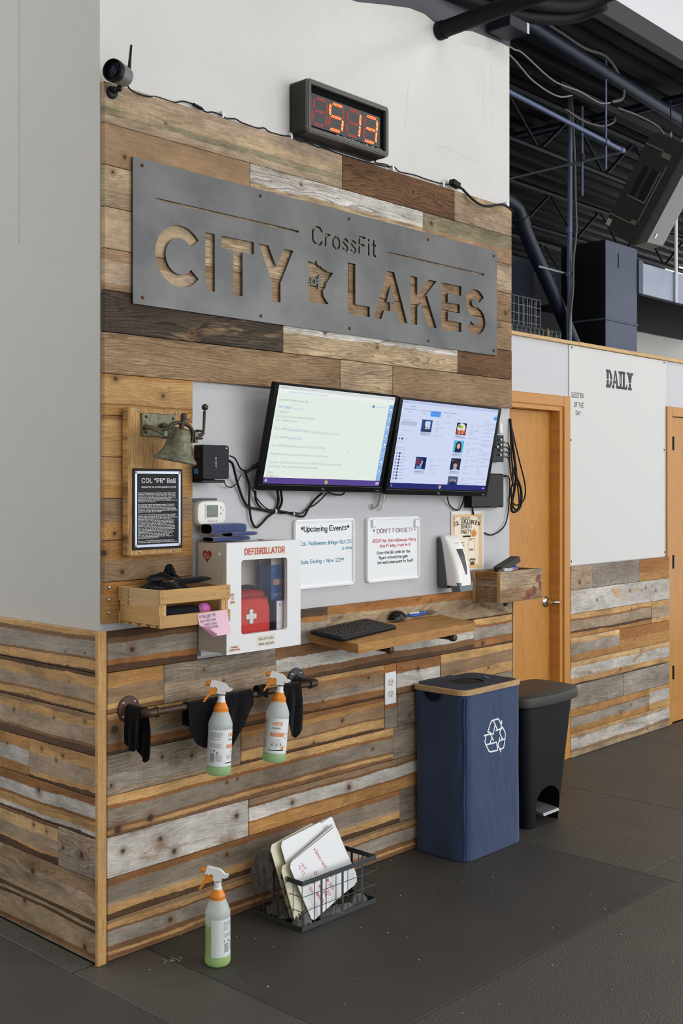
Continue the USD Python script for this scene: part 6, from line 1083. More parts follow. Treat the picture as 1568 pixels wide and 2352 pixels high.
def elbow(x, s):
    ring = lambda p, d: lathe([(.0112, -.005), (.0172, -.004), (.0172, .004), (.0112, .005)], 18, p, d)
    return cat(tube(spline([(x, RY + .032, RZ), (x, RY + .014, RZ), (x + s * .004, RY + .003, RZ), (x + s * .014, RY, RZ), (x + s * .034, RY, RZ)], 5), .0148, 16), ring((x, RY + .03, RZ), (0, 1, 0)), ring((x + s * .032, RY, RZ), (1, 0, 0)))
part(rl, 'elbow', elbow(RX0 - .025, 1), M_pipe, smooth=40); part(rl, 'elbow', elbow(RX1, -1), M_pipe, smooth=40)
def drape(lbl, top, along, out, width, front, back, r=.0135, seed=0, rip=.010, waves=3.0, spread=0.0):
    """cloth over a pipe: top = pipe axis start, along = pipe direction, out = front side; front/back: lists of flap lengths across the width"""
    along, out = np.asarray(along, float), np.asarray(out, float); nu, nv = 26, 40; P = np.zeros((nu, nv, 3)); up = np.array([0, 0, 1.0])
    for i in range(nu):
        u = i / (nu - 1); lf = np.interp(u, np.linspace(0, 1, len(front)), front); lb_ = np.interp(u, np.linspace(0, 1, len(back)), back)
        arc = math.pi * r; total = lb_ + arc + lf
        for j in range(nv):
            s = j / (nv - 1) * total
            if s < lb_: d = -r; z = -(lb_ - s); k = (lb_ - s)
            elif s < lb_ + arc: a = (s - lb_) / r; d = -r * math.cos(a); z = r * math.sin(a); k = 0
            else: d = r; z = -(s - lb_ - arc); k = s - lb_ - arc
            wv = rip * min(1, k / .06) * math.sin(u * waves * 4.2 + seed + k * 9) + .0012 * math.sin(u * 9 + seed * 2 + k * 30)
            sg = 1 if d > 0 else -1
            P[i, j] = np.asarray(top) + along * (width * (u + spread * (u - .5) * k)) + out * (d + sg * abs(wv) * .9) + up * z
    m = grid_sheet(P); return solo('cloth', thick(m, .0022), M_rag, lbl, 'cloth', 'black cloths on the pipe rail', smooth=60)
drape('black cloth folded in two strips over the left end stub of the pipe rail', (RX0 - .025, -.034, RZ), (0, -1, 0), (-1, 0, 0), .072, [.105, .122, .126, .11], [.12, .150, .168, .150], .0160, 1, .009, 1.6)
drape('black cloth hanging wide over the rail left of the first spray bottle', (.243, RY, RZ), (1, 0, 0), (0, -1, 0), .152, [.07, .125, .142, .148, .152, .135], [.06, .08, .1, .09], .0140, 2.2, .008, 1.1)
drape('black cloth slung between the two hanging spray bottles, right edge cut slanting', (.392, RY, RZ + .004), (1, 0, 0), (0, -1, 0), .135, [.190, .178, .15, .118, .095, .06, .035], [.08, .06, .05], .0150, 3.7, .008, 1.3)
drape('long narrow black cloth at the right end of the pipe rail', (.672, RY, RZ), (1, 0, 0), (0, -1, 0), .088, [.060, .12, .165, .178, .165, .150], [.08, .1, .08], .0150, 5.1, .011, 1.4)
drape('small black cloth corner behind the head of the second spray bottle', (.555, RY, RZ + .012), (1, 0, 0), (0, -1, 0), .04, [.012, .022, .03], [.03, .03], .0150, 6.1, .003, 1)

def milky(nm, c1, c2, tr): return usdkit.material(stage, '/World/Looks/' + nm, {'t': ('transparent_bsdf', {'color': C(c2)}), 'p': ('principled_bsdf', {'base_color': C(c1), 'roughness': .32}), 'l': ('translucent_bsdf', {'color': C(c2)}), 'm1': ('mix_closure', {'fac': .4}), 'm2': ('mix_closure', {'fac': tr})}, [('p.BSDF', 'm1.closure1'), ('l.BSDF', 'm1.closure2'), ('m1.closure', 'm2.closure1'), ('t.BSDF', 'm2.closure2')], surface='m2.closure')
M_milk = milky('bottle_milky', '#ecf5f3', '#f2f9f8', .14)
M_liqA = milky('liquid_green', '#cdf0a2', '#e0f8b8', .08); M_liqB = milky('liquid_pale_green', '#c2e8b4', '#d8f4ca', .18)
M_or = mat('sprayer_orange', '#ef8f2c', .28); M_hw = mat('sprayer_white', '#f2f2f2', .3); M_lab = mat('label_white', '#e8edec', .5); M_lt = mat('label_ink', '#5b5f60', .6); M_lbk = mat('label_black', '#26282a', .6); M_lor = mat('label_orange', '#e8863a', .55)
def wrapc(m, r): V = m[0]; a = V[:, 0] / r; return np.c_[r * np.sin(a) * (1 + V[:, 2] / r), -r * np.cos(a) * (1 + V[:, 2] / r), V[:, 1]], m[1]
def subd(m, n=2):
    t = trimesh.Trimesh(m[0], m[1], process=False)
    for _ in range(n): t = t.subdivide()
    return np.array(t.vertices), np.array(t.faces)
def bottle(label, loc, head, lab, tilt=(0, 0), fill=.1, liq=None):
    """head: turn of the sprayer, lab: turn of the label (degrees about z), tilt about y then x"""
    t = thing('spray_bottle', label, 'spray bottle', loc, 'spray bottles of green cleaner')
    def put(m): m = rot(m, (0, 1, 0), tilt[0]); m = rot(m, (1, 0, 0), tilt[1]); return move(m, loc)
    r = .0400; pr = [(0, .0025), (.030, .002), (.036, 0), (.0395, .004), (r + .001, .012), (r + .001, .024), (r - .0012, .030), (r - .0012, .150), (r, .155), (r, .163), (.0385, .170), (.0335, .184), (.0275, .198), (.0235, .206), (.0225, .208)]
    pv = np.array(pr); zi = np.interp(fill, pv[3:, 1], pv[3:, 0])
    b = part(t, 'bottle', put(lathe([(zi, fill)] + [p for p in pr if p[1] > fill + .001], 48)), M_milk, smooth=50)
    part(t, 'liquid_filled_base', put(lathe([p for p in pr if p[1] < fill - .001 or p[0] == 0] + [(zi, fill), (0, fill)], 48)), liq or M_liqA, smooth=50, label='lower bottle showing the green liquid')
    R = lambda m: put(rot(m, (0, 0, 1), lab))
    W2 = .205; rl_ = r + .0002; lb2 = part(t, 'label', R(wrapc(subd(quad(-W2 / 2, .031, W2 / 2, .149), 5), rl_)), M_lab, smooth=True); rt = rl_ + .0004
    part(lb2, 'maker_lettering', R(wrapc(subd(inter('HDX', .004, .126, .036, .0125, 0, .0001, bold=True), 1), rt)), M_lor)
    part(lb2, 'product_lettering', R(wrapc(subd(inter('Sprayer', .004, .1125, .028, .0085, 0, .0001), 1), rt)), M_lbk)
    part(lb2, 'orange_banner', R(wrapc(subd(flat(Polygon([(-.002, .089), (.043, .089), (.047, .102), (-.002, .102)])), 3), rt)), M_lor)
    part(lb2, 'banner_lettering', R(wrapc(cat(inter('WIDE MOUTH', .002, .0955, .036, .0048, 0, .0001), inter('FOR EASIER FILLING', .002, .0912, .030, .0026, 0, .0001)), rt + .0003)), M_lab)
    ic = []
    for k in range(3): a = k * .0155; ic += [strokes([[(a, .056), (a + .0125, .056), (a + .0125, .071), (a, .071), (a, .056)]], .0005), flat(Polygon([(a + .0035, .0585), (a + .009, .0585), (a + .0072, .063), (a + .0053, .063)])), strokes([[(a + .00625, .062), (a + .00625, .0675)]], .0012), write('Mist', .0018, .9, .005, a + .0035, .0525)]
    part(lb2, 'spray_icons', R(wrapc(subd(cat(*ic, write('MULTI PURPOSE', .0022, .9, .022, .012, .0755)), 1), rt)), M_lt)
    part(lb2, 'bottom_bar', R(wrapc(cat(subd(quad(-.006, .0405, .05, .0435), 4)), rt)), M_lbk)
    part(lb2, 'corner_seal', R(wrapc(subd(flat(Polygon([(.036, .045), (.05, .045), (.05, .058), (.043, .056)])), 2), rt)), M_lor); part(lb2, 'round_seal', R(wrapc(subd(flat(Point(.055, .092).buffer(.010).difference(Point(.055, .092).buffer(.0082))), 1), rt)), M_lor)
    bars = [quad(-.060 + .0, .046 + i * .0019, -.043, .046 + i * .0019 + (.0006 if i % 3 else .0012)) for i in range(15)]
    part(lb2, 'barcode', R(wrapc(subd(cat(*bars), 2), rt)), M_lbk)
    tx = [write(s, .0021, .9, wd, -.062, .1395 - k * .0036) for k, (s, wd) in enumerate((('Before use read all instructions carefully.', .046), ('Fill bottle and tighten head. Point nozzle', .044), ('away from face. Squeeze trigger to spray.', .045), ('Rinse with water after every use.', .036), ('CAUTION: do not use with harsh acids', .042), ('or flammables.', .014), ('Keep out of the reach of children.', .038), ('Not for food use.', .02)))]
    tx += [strokes([[(-.062, .0875), (-.016, .0875), (-.016, .108), (-.062, .108), (-.062, .0875)]], .0004)] + [write(s, .0021, .9, .036, -.059, .1035 - k * .0036) for k, s in enumerate(('Para lavar llene la botella con agua', 'apriete la tapa y rocie el area', 'Enjuague despues de usar', 'Mantener fuera del alcance'))]
    tx += [write(s, .0019, .9, .02, -.038, .066 - k * .0029) for k, s in enumerate(('1 qt / 32 fl oz', 'Distributed by', 'home store', 'made in the', 'united states', 'recycle me', 'no. 2 plastic'))]
    part(lb2, 'small_print', R(wrapc(cat(*tx), rt)), M_lt, kind='stuff')
    part(lb2, 'recycling_mark', R(wrapc(cat(strokes([[(-.033 + .0035 * math.sin(a), .074 + .0035 * math.cos(a)) for a in np.linspace(k * 2.09 + .3, k * 2.09 + 1.8, 5)] for k in range(3)], .0016), flat(sbox(-.061, .077, -.042, .085).difference(sbox(-.0595, .0785, -.0435, .0835))), flat(Polygon([(-.05, .083), (-.0445, .083), (-.047, .079)]))), rt)), M_lbk)
    H = lambda m: put(rot(m, (0, 0, 1), head))
    ribs = [(.0245 + .0006 * (k % 2)) for k in range(2)]
    a = np.linspace(0, 2 * np.pi, 60, endpoint=False); rr = np.where(np.arange(60) % 2, .0246, .0238)
    part(t, 'screw_cap', H(cat(loft([np.c_[rr * np.cos(a), rr * np.sin(a), np.full(60, z)] for z in (.199, .2135)]), lathe([(.0238, .2135), (.0243, .2145), (.0238, .2165), (.016, .231), (.0145, .2355), (.0105, .236)], 40), lathe([(.0238, .199), (.020, .199)], 40))), M_or, smooth=40)
    part(t, 'collar', H(lathe([(.0108, .234), (.0145, .2345), (.0145, .239), (.0118, .241), (.0115, .256), (.006, .257)], 30)), M_hw, smooth=40)
    def yp(pts, w): return [(x, s * w, z) for x, z in pts for s in (-1, 1)]
    sh = Polygon([(-.038, .287), (-.034, .3045), (-.030, .3055), (.006, .297), (.014, .291), (.022, .2815), (.033, .2795), (.033, .2755), (.029, .2735), (.020, .2705), (.012, .276), (.012, .262), (-.010, .262), (-.014, .282), (-.030, .290), (-.035, .283)])
    body = prism(sh.buffer(.0012, 3), .018)
    part(t, 'spray_head', H(cat(move((np.c_[body[0][:, 0], body[0][:, 2], body[0][:, 1]], body[1][:, ::-1]), (0, -.009, 0)), cyl((-.016, 0, .268), (.008, 0, .268), .0085, n=16))), M_hw, smooth=30)
    part(t, 'nozzle', H(cat(cyl((-.036, 0, .2965), (-.047, 0, .2945), .0082, .0086, n=8), cyl((-.047, 0, .2945), (-.0535, 0, .2932), .0086, .0062, n=8))), M_or)
    tg = Polygon([(-.037, .286), (-.030, .2905), (-.022, .289), (-.017, .279), (-.016, .262), (-.035, .2585), (-.041, .2515), (-.055, .2325), (-.0605, .2345), (-.058, .2405), (-.047, .2565), (-.042, .262), (-.041, .279)]); tb = prism(tg, .013)
    part(t, 'trigger', H(move((np.c_[tb[0][:, 0], tb[0][:, 2], tb[0][:, 1]], tb[1][:, ::-1]), (0, -.0065, 0))), M_or, smooth=30); part(t, 'trigger_pin', H(cyl((-.0285, -.0105, .2845), (-.0285, .0105, .2845), .0032, n=10)), M_hw)
    return t
bottle('spray bottle of bright green cleaner standing on the rubber floor', (.249, -.282, .0012), -47, -47 + 122, (0, 0), .128)
bottle('left of the two spray bottles hanging by their triggers on the rail', (.338, RY - .054, .568), -47, -47 + 43, (3, 0), .036, M_liqB)
bottle('right of the two spray bottles hanging by their triggers on the rail', (.588, RY - .054, .565), -47, -47 - 22, (7, 0), .036, M_liqB)

# ================================================================== WIRE BASKET WITH WHITEBOARDS
M_wire = mat('basket_grey', '#4b4f52', .45, .3); M_ring = mat('ring_wire', '#85888a', .3, .8)
WX0, WX1, WY0, WY1, WZ = .604, .984, -.306, -.066, .173
wk = thing('wire_basket', 'dark grey wire basket on the floor filled with used whiteboards', 'basket', ((WX0 + WX1) / 2, (WY0 + WY1) / 2, 0))
for nm, z0, z1 in (('top_rim', WZ - .017, WZ), ('bottom_rim', .001, .018)):
    part(wk, nm, cat(box(WX0, WX1, WY0, WY0 + .002, z0, z1), box(WX0, WX1, WY1 - .002, WY1, z0, z1), box(WX0, WX0 + .002, WY0 + .0022, WY1 - .0022, z0, z1), box(WX1 - .002, WX1, WY0 + .0022, WY1 - .0022, z0, z1)), M_wire)
for y in (WY0 + .0003, WY1 - .0023):
    for k in (.25, .53, .80): x = WX0 + (WX1 - WX0) * k; part(wk, 'flat_bar', box(x - .0045, x + .0045, y, y + .002, .016, WZ - .015), M_wire)
for x in (WX0 + .0003, WX1 - .0023): part(wk, 'flat_bar', box(x, x + .002, (WY0 + WY1) / 2 - .005, (WY0 + WY1) / 2 + .005, .016, WZ - .015), M_wire)
ws = []
for z in (.068, .118):
    ws += [cyl((WX0, y, z), (WX1, y, z), .0013, n=6) for y in (WY0 + .001, WY1 - .001)] + [cyl((x, WY0, z), (x, WY1, z), .0013, n=6) for x in (WX0 + .001, WX1 - .001)]
for k in (.0, .16, .31, .44, .6, .73, .87, 1.0): x = WX0 + (WX1 - WX0) * k; ws += [cyl((x, y, .008), (x, y, WZ - .01), .0013, n=6) for y in (WY0 + .001, WY1 - .001)]
for k in (.19, .36, .6, .8): y = WY0 + (WY1 - WY0) * k; ws += [cyl((x, y, .008), (x, y, WZ - .01), .0013, n=6) for x in (WX0 + .001, WX1 - .001)]
for k in np.linspace(.1, .9, 8): ws.append(cyl((WX0 + (WX1 - WX0) * k, WY0, .003), (WX0 + (WX1 - WX0) * k, WY1, .003), .0013, n=6))
part(wk, 'wire_grid', cat(*ws), M_wire, kind='stuff')
for x, s in ((WX0, -1), (WX1, 1)):
    yc = (WY0 + WY1) / 2; a = np.linspace(0, np.pi, 14)
    part(wk, 'ring_handle', tube([(x + s * (.004 + .012 * math.sin(t)), yc - .047 * math.cos(t), WZ - .006 - .058 * math.sin(t)) for t in a], .0019, 8), M_ring, smooth=True)
    part(wk, 'handle_loop', cat(*[lathe([(.004, -.0016), (.0055, 0), (.004, .0016), (.0028, 0), (.004, -.0016)], 12, (x + s * .003, yc + d, WZ - .004), (0, 1, 0)) for d in (-.047, .047)]), M_ring)
M_bd = mat('board_white', '#eceef0', .3); M_bdc = mat('board_cream', '#e3ddc2', .45); M_bde = mat('board_edge', '#8a7a64', .7); I_bred = mat('marker_crimson', '#c8394e', .6)
LN_ = math.radians(16); BU_ = np.array([0, math.sin(LN_), math.cos(LN_)]); BN_ = np.cross(EX, BU_); BP0 = at(661, 1985, -.232)
def bframe(px, py, d, roll):
    """all boards lie parallel: d = how far behind the front one"""
    r = ray(px, py); t = ((BP0 - BN_ * d - CAM) @ BN_) / (r @ BN_); q = math.radians(roll)
    return CAM + r * t, EX * math.cos(q) + BU_ * math.sin(q), BU_ * math.cos(q) - EX * math.sin(q)
def wboard(label, tl, roll, w, h, m=None, text=None):
    o, ux, uy = bframe(*tl, roll); t = thing('lap_whiteboard', label, 'whiteboard', o + ux * w / 2 - uy * h, 'used whiteboards in the wire basket')
    sh = Polygon([(.012, 0), (w - .008, 0), (w, -.008), (w, -h + .01), (w - .01, -h), (.01, -h), (0, -h + .01), (0, -.014)])
    part(t, 'panel', frame(prism(sh, .0034), o, ux, uy), m or M_bd); part(t, 'edge_band', frame(prism(sh.buffer(.0004).difference(sh.buffer(-.0003)), .0026), o + np.cross(ux, uy) * .0004, ux, uy), M_bde)
    if text: part(t, 'handwriting', frame(cat(*text), o + np.cross(ux, uy) * .0037, ux, uy), I_bred)
    return t
def vtext(s, h, wd, x, y, a=-90): return move(rot(write(s, h, .85, wd, jit=.3), (0, 0, 1), a), (x, y, 0))
tA = [vtext('x3min rest', .0125, .085, .128, -.016, -80), vtext('rest*', .010, .028, .050, -.028, -76), vtext('*2 1/2', .010, .036, .034, -.030, -78), vtext('-2x.', .011, .033, .040, -.108, -78), vtext('-17.', .011, .034, .062, -.088, -78), vtext('@80', .012, .042, .060, -.148, -74), vtext('0 2', .011, .030, .088, -.085, -78), vtext('@ R', .012, .048, .084, -.132, -76), vtext('2 @ 25', .012, .066, .124, -.112, -78), vtext('5 /', .011, .024, .150, -.118, -78), vtext('20', .011, .022, .108, -.165, -78)]
bs = [((624, 1944, .0585), 8, .218, .262, M_bdc), ((630, 1942, .0525), 7, .213, .262, M_bd), ((617, 1943, .0465), 8, .226, .262, M_bdc), ((660, 1935, .0405), 11, .21, .268, M_bd), ((641, 1935, .027), 7, .214, .27, M_bd), ((670, 1937, .0335), 13, .22, .262, M_bd), ((664, 1979, .0065), 17, .256, .212, M_bd), ((642, 1991, .0200), 6, .20, .19, M_bdc), ((667, 1976, .0130), 18, .248, .213, M_bd)]
labs = ['cream whiteboard farthest back in the wire basket', 'tall white whiteboard second from the back of the basket', 'cream-edged whiteboard leaning out at the left of the basket', 'whiteboard in the middle of the basket stack, top edge just showing', 'large clean whiteboard standing highest at the left of the basket', 'whiteboard whose corner shows at the upper right of the stack', 'whiteboard just behind the front one, its right corner showing', 'low cream whiteboard at the left front corner of the basket', 'whiteboard behind the written one with its top edge visible']
for (tl, ro, w, h, m), lb_ in zip(bs, labs): wboard(lb_, tl, ro, w, h, m)
wboard('front whiteboard in the basket, covered in red marker writing running downwards', (661, 1985, 0), 16, .268, .216, M_bd, tA)
M_grag = mat('rag_grey', '#6b6763', .95, sheen=.3, bump=.3, bscale=250, vary=.3, vscale=35, color2='#4a4744')
def crumple(lbl, c, s, seed): return solo('cloth', wrinkled((c[0], c[1], c[2] - s[2] * .8), (s[0] * 1.15, s[1] * 1.15, s[2] * 1.9), seed), M_grag, lbl, 'cloth', 'grey rags in the wire basket', smooth=True)
crumple('grey rag crumpled in the left back of the wire basket floor', (.65, -.16, .036), (.036, .06, .03), 21); crumple('grey rag bunched at the front left corner of the wire basket', (.64, -.272, .03), (.03, .026, .026), 22)
crumple('grey rag under the boards at the front middle of the basket', (.80, -.285, .022), (.07, .016, .018), 23); crumple('grey rag end near the right front corner of the basket', (.915, -.275, .026), (.04, .022, .022), 24)
def drape_rim(lbl, top, width, front, back, seed):
    nu, nv = 22, 34; P = np.zeros((nu, nv, 3))
    for i in range(nu):
        u = i / (nu - 1); lf = np.interp(u, np.linspace(0, 1, len(front)), front); lb_ = np.interp(u, np.linspace(0, 1, len(back)), back); r = .012; tt = lf + lb_ + math.pi * r
        for j in range(nv):
            s = j / (nv - 1) * tt
            if s < lb_: d, z, k = r, -(lb_ - s), lb_ - s
            elif s < lb_ + math.pi * r: a = (s - lb_) / r; d, z, k = r * math.cos(a), r * math.sin(a), 0
            else: k = s - lb_ - math.pi * r; d, z = -r, -k
            wv = .012 * min(1, k / .04) * math.sin(u * 9 + seed + k * 20)
            P[i, j] = (top[0] + d + (1 if d > 0 else -1) * abs(wv) + .03 * max(0, u - .3) * (z + .02) * 8 * (d > 0), top[1] + width * u, top[2] + z + .055 * math.sin(u * 3.1))
    return solo('cloth', thick(grid_sheet(P), .0025), M_grag, lbl, 'cloth', smooth=60)
drape_rim('large grey rag hanging over the left rim of the wire basket', (WX0 + .004, -.168, WZ + .004), .105, [.055, .10, .125, .09], [.03, .05, .08, .06], 2)

# ================================================================== RECYCLING HAMPER AND PEDAL BIN
M_hmp = mat('hamper_navy', '#2c4268', .8, sheen=.25, bump=.2, bscale=500, vary=.14, vscale=12); M_lid = mat('hamper_lid', '#2d3444', .85, vary=.2, vscale=14, bump=.2, bscale=400); M_bam = wood('wood_bamboo', 'L.5 Y1', grain=.12, blot=.05, saw=0, rough=.4)
HX0, HX1, HY0, HY1, HZ = 1.527, 1.950, -.297, -.010, .692
def rr_loop(x0, x1, y0, y1, r, n=160):
    p = rrect(x0, y0, x1, y1, r).exterior; return np.array([p.interpolate(t, normalized=True).coords[0] for t in np.linspace(0, 1, n, endpoint=False)])
hp = thing('recycling_hamper', 'tall blue fabric hamper with bamboo rim and white recycling symbol by the plank wall', 'hamper', ((HX0 + HX1) / 2, (HY0 + HY1) / 2, 0))
NZ = 110; V = []
for k in range(NZ + 1):
    t = k / NZ; z = .002 + t * (HZ - .022); e = .012 * (1 - t)
    p = rr_loop(HX0 + .006 + e * .2, HX1 - .004 + e * .9, HY0 + .004 - e * .1, HY1 - .006, .055 - .01 * t, 260)
    V.append(np.c_[p, np.full(len(p), z)])
V = np.array(V); c = np.array([(HX0 + HX1) / 2, (HY0 + HY1) / 2]); n2 = V[:, :, :2] - c; n2 /= np.linalg.norm(n2, axis=2, keepdims=True)
Q = V.reshape(-1, 3); f1 = meshkit.fbm(np.c_[Q[:, 0] * 11, Q[:, 1] * 11, Q[:, 2] * 2.6 + Q[:, 0] * 4], 3, 4).reshape(V.shape[:2]) - .5
tt = np.linspace(0, 1, NZ + 1)[:, None]; env = np.clip(tt * 10, .25, 1) * np.clip((1 - tt) * 8, 0, 1)
V[:, :, :2] += n2 * ((f1 - .1) * .014 * env)[:, :, None]
V[:, :, 1] = np.minimum(V[:, :, 1], -.006); hv, hf = loft(list(V), caps=(True, False))
cc = hv[hf].mean(1); hole = (cc[:, 0] < HX0 + .03) & ((((cc[:, 1] + .132) / .046) ** 2 + ((cc[:, 2] - .666) / .034) ** 2) < 1) & (cc[:, 2] < .667)
bd_ = part(hp, 'fabric_body', (hv, hf[~hole]), M_hmp, smooth=50)
part(hp, 'inside_lining', loft([np.c_[rr_loop(HX0 + .022, HX1 - .022, HY0 + .022, HY1 - .022, .04, 60), np.full(60, z)] for z in (.02, HZ - .02)], caps=(True, False)), mat('hamper_inside', '#1a2233', .9))
part(hp, 'handle_piping', tube([(HX0 + .006, -.132 - .046 * math.cos(t), .666 - .034 * math.sin(t)) for t in np.linspace(0, math.pi, 16)], .0026, 8), mat('hamper_piping', '#22345a', .8), smooth=True)
for (sx, sy) in ((HX0 + .016, HY0 + .013), (HX0 + .024, HY0 + .006)): part(hp, 'corner_seam', tube([(sx + .003 * math.sin(z * 19), sy, z) for z in np.linspace(.01, HZ - .03, 30)], .0028, 6), M_hmp, smooth=True)
rim_o = rr_loop(HX0, HX1, HY0, HY1, .05, 90); rim_i = rr_loop(HX0 + .014, HX1 - .014, HY0 + .014, HY1 - .014, .04, 90)
rv = loft([np.c_[rim_i, np.full(90, (HZ - .021))], np.c_[rim_o, np.full(90, (HZ - .021))], np.c_[rim_o, np.full(90, HZ - .003)], np.c_[rr_loop(HX0 + .003, HX1 - .003, HY0 + .003, HY1 - .003, .048, 90), np.full(90, HZ)], np.c_[rim_i, np.full(90, HZ)], np.c_[rim_i, np.full(90, (HZ - .021))]])
part(hp, 'bamboo_rim', rv, M_bam, uv=np.c_[np.tile(np.arange(90) * .013, 6), rv[0][:, 2] * 6], smooth=False)
lidp = Polygon(rr_loop(HX0 + .0145, HX1 - .0145, HY0 + .0145, HY1 - .0145, .04, 60)); hc = Point((HX0 + HX1) / 2 + .004, -.152)
part(hp, 'lid', move(prism(lidp.difference(hc.buffer(.070, 24)), .004), (0, 0, HZ - .005)), M_lid); part(hp, 'mesh_opening', cat(move(flat(hc.buffer(.0705, 24)), (0, 0, HZ - .0035)), move(strokes([[(hc.x + a, hc.y - b), (hc.x + a, hc.y + b)] for a, b in ((-.03, .06), (0, .068), (.03, .06))], .0016), (0, 0, HZ - .0028))), mat('opening_dark', '#1b1a1a', .8, vary=.5, vscale=25, color2='#3d352c'))
part(hp, 'opening_hem', move(prism(hc.buffer(.073, 24).difference(hc.buffer(.067, 24)), .005), (0, 0, HZ - .0045)), mat('hamper_hem', '#232a3a', .8))
part(hp, 'pull_tab', hull([(1.842, -.185, HZ), (1.862, -.18, HZ), (1.857, -.16, HZ + .009), (1.842, -.165, HZ + .009), (1.85, -.18, HZ + .0005)]), M_hmp); part(hp, 'hinge_flap', box(1.58, 1.80, -.028, -.0105, HZ + .0002, HZ + .0035, .001), mat('hamper_flap', '#1f2b47', .8))
sl = [[(245, 515), (330, 252), (365, 228), (490, 186), (518, 192), (545, 240), (572, 310)], [(594, 238), (574, 440), (455, 485)], [(395, 245), (488, 458)], [(245, 515), (384, 584), (432, 345)], [(152, 618), (310, 575), (388, 738)], [(200, 635), (170, 770), (195, 850), (270, 1010), (310, 1036), (492, 990), (468, 785), (205, 852)], [(345, 668), (298, 820)], [(610, 390), (678, 530), (688, 575), (672, 760), (645, 925), (620, 945), (545, 962), (500, 872)], [(610, 390), (542, 535), (612, 700)], [(543, 672), (500, 872), (574, 1032)], [(535, 752), (680, 692)]]
sy_ = [[tuple(at(1100 + a * .0893, 1635 + b * .0893, HY0)[[0, 2]]) for a, b in l] for l in sl]
from scipy.interpolate import griddata
sv_, sf2 = wall(subd(strokes(sy_, .0066), 2), 0, 0, 0.0); fr_ = hv[(hv[:, 1] < HY0 + .03) & (hv[:, 0] > 1.6) & (hv[:, 2] > .3)]
sv_[:, 1] = griddata(fr_[:, [0, 2]], fr_[:, 1], sv_[:, [0, 2]], method='linear', fill_value=HY0) - .0016
part(hp, 'recycling_symbol', (sv_, sf2), mat('symbol_white', '#eef0f2', .6))

M_bin = mat('bin_black', '#15171b', .5, bump=.15, bscale=900); M_binl = mat('bin_lid', '#37342f', .5, bump=.15, bscale=700, vary=.25, vscale=9)
pbn = thing('pedal_bin', 'black plastic pedal bin with a worn curved lid, right of the blue hamper', 'bin', (2.205, -.13, 0))
def bring(z, t): return np.c_[rr_loop(2.082 - .045 * t, 2.340 + .095 * t, -.238 - .014 * t, -.012, .045, 96), np.full(96, z)]
bm = loft([bring(z, z / .55) for z in np.linspace(.001, .545, 8)], caps=(True, True)); bt = trimesh.Trimesh(*bm, process=True); trimesh.repair.fix_normals(bt)
arch = sbox(2.128, -.01, 2.318, .10).union(affinity.scale(Point(2.223, .10).buffer(1, 24), .095, .07)).buffer(0)
av = prism(arch, .22); at_ = trimesh.Trimesh(*hull(np.c_[av[0][:, 0], -.10 - av[0][:, 2], av[0][:, 1]])); trimesh.repair.fix_normals(at_)
bt = trimesh.boolean.difference([bt, at_], engine='manifold')
part(pbn, 'body', (np.array(bt.vertices), np.array(bt.faces)), M_bin, smooth=35)
part(pbn, 'pedal', hull([(x, y, z) for x, y, z in ((2.165, -.12, .060), (2.285, -.12, .060), (2.162, -.258, .050), (2.288, -.258, .050), (2.163, -.254, .062), (2.287, -.254, .062), (2.165, -.14, .074), (2.285, -.14, .074))]), mat('pedal_grey', '#9b9ea2', .3, .6))
def lidr(z, g): 
    p = rr_loop(2.0 + g, 2.475 - g, -.262 + g, -.010 - g * .3, .06, 96); d = np.clip((-.13 - p[:, 1]) / .13, 0, 1); p[:, 1] -= .03 * np.sin(np.clip((p[:, 0] - 2.0) / .475, 0, 1) * np.pi) * (d > 0) * d; return np.c_[p, np.full(96, z)]
part(pbn, 'lid', loft([lidr(.546, .02), lidr(.546, .003), lidr(.55, 0), lidr(.583, 0), lidr(.592, .006), lidr(.599, .03), lidr(.604, .09)], caps=(True, True)), M_binl, smooth=40)
part(pbn, 'chrome_strip', box(2.30, 2.42, -.2535, -.250, .537, .5445), mat('strip_silver', '#a9a9a9', .3, .7))

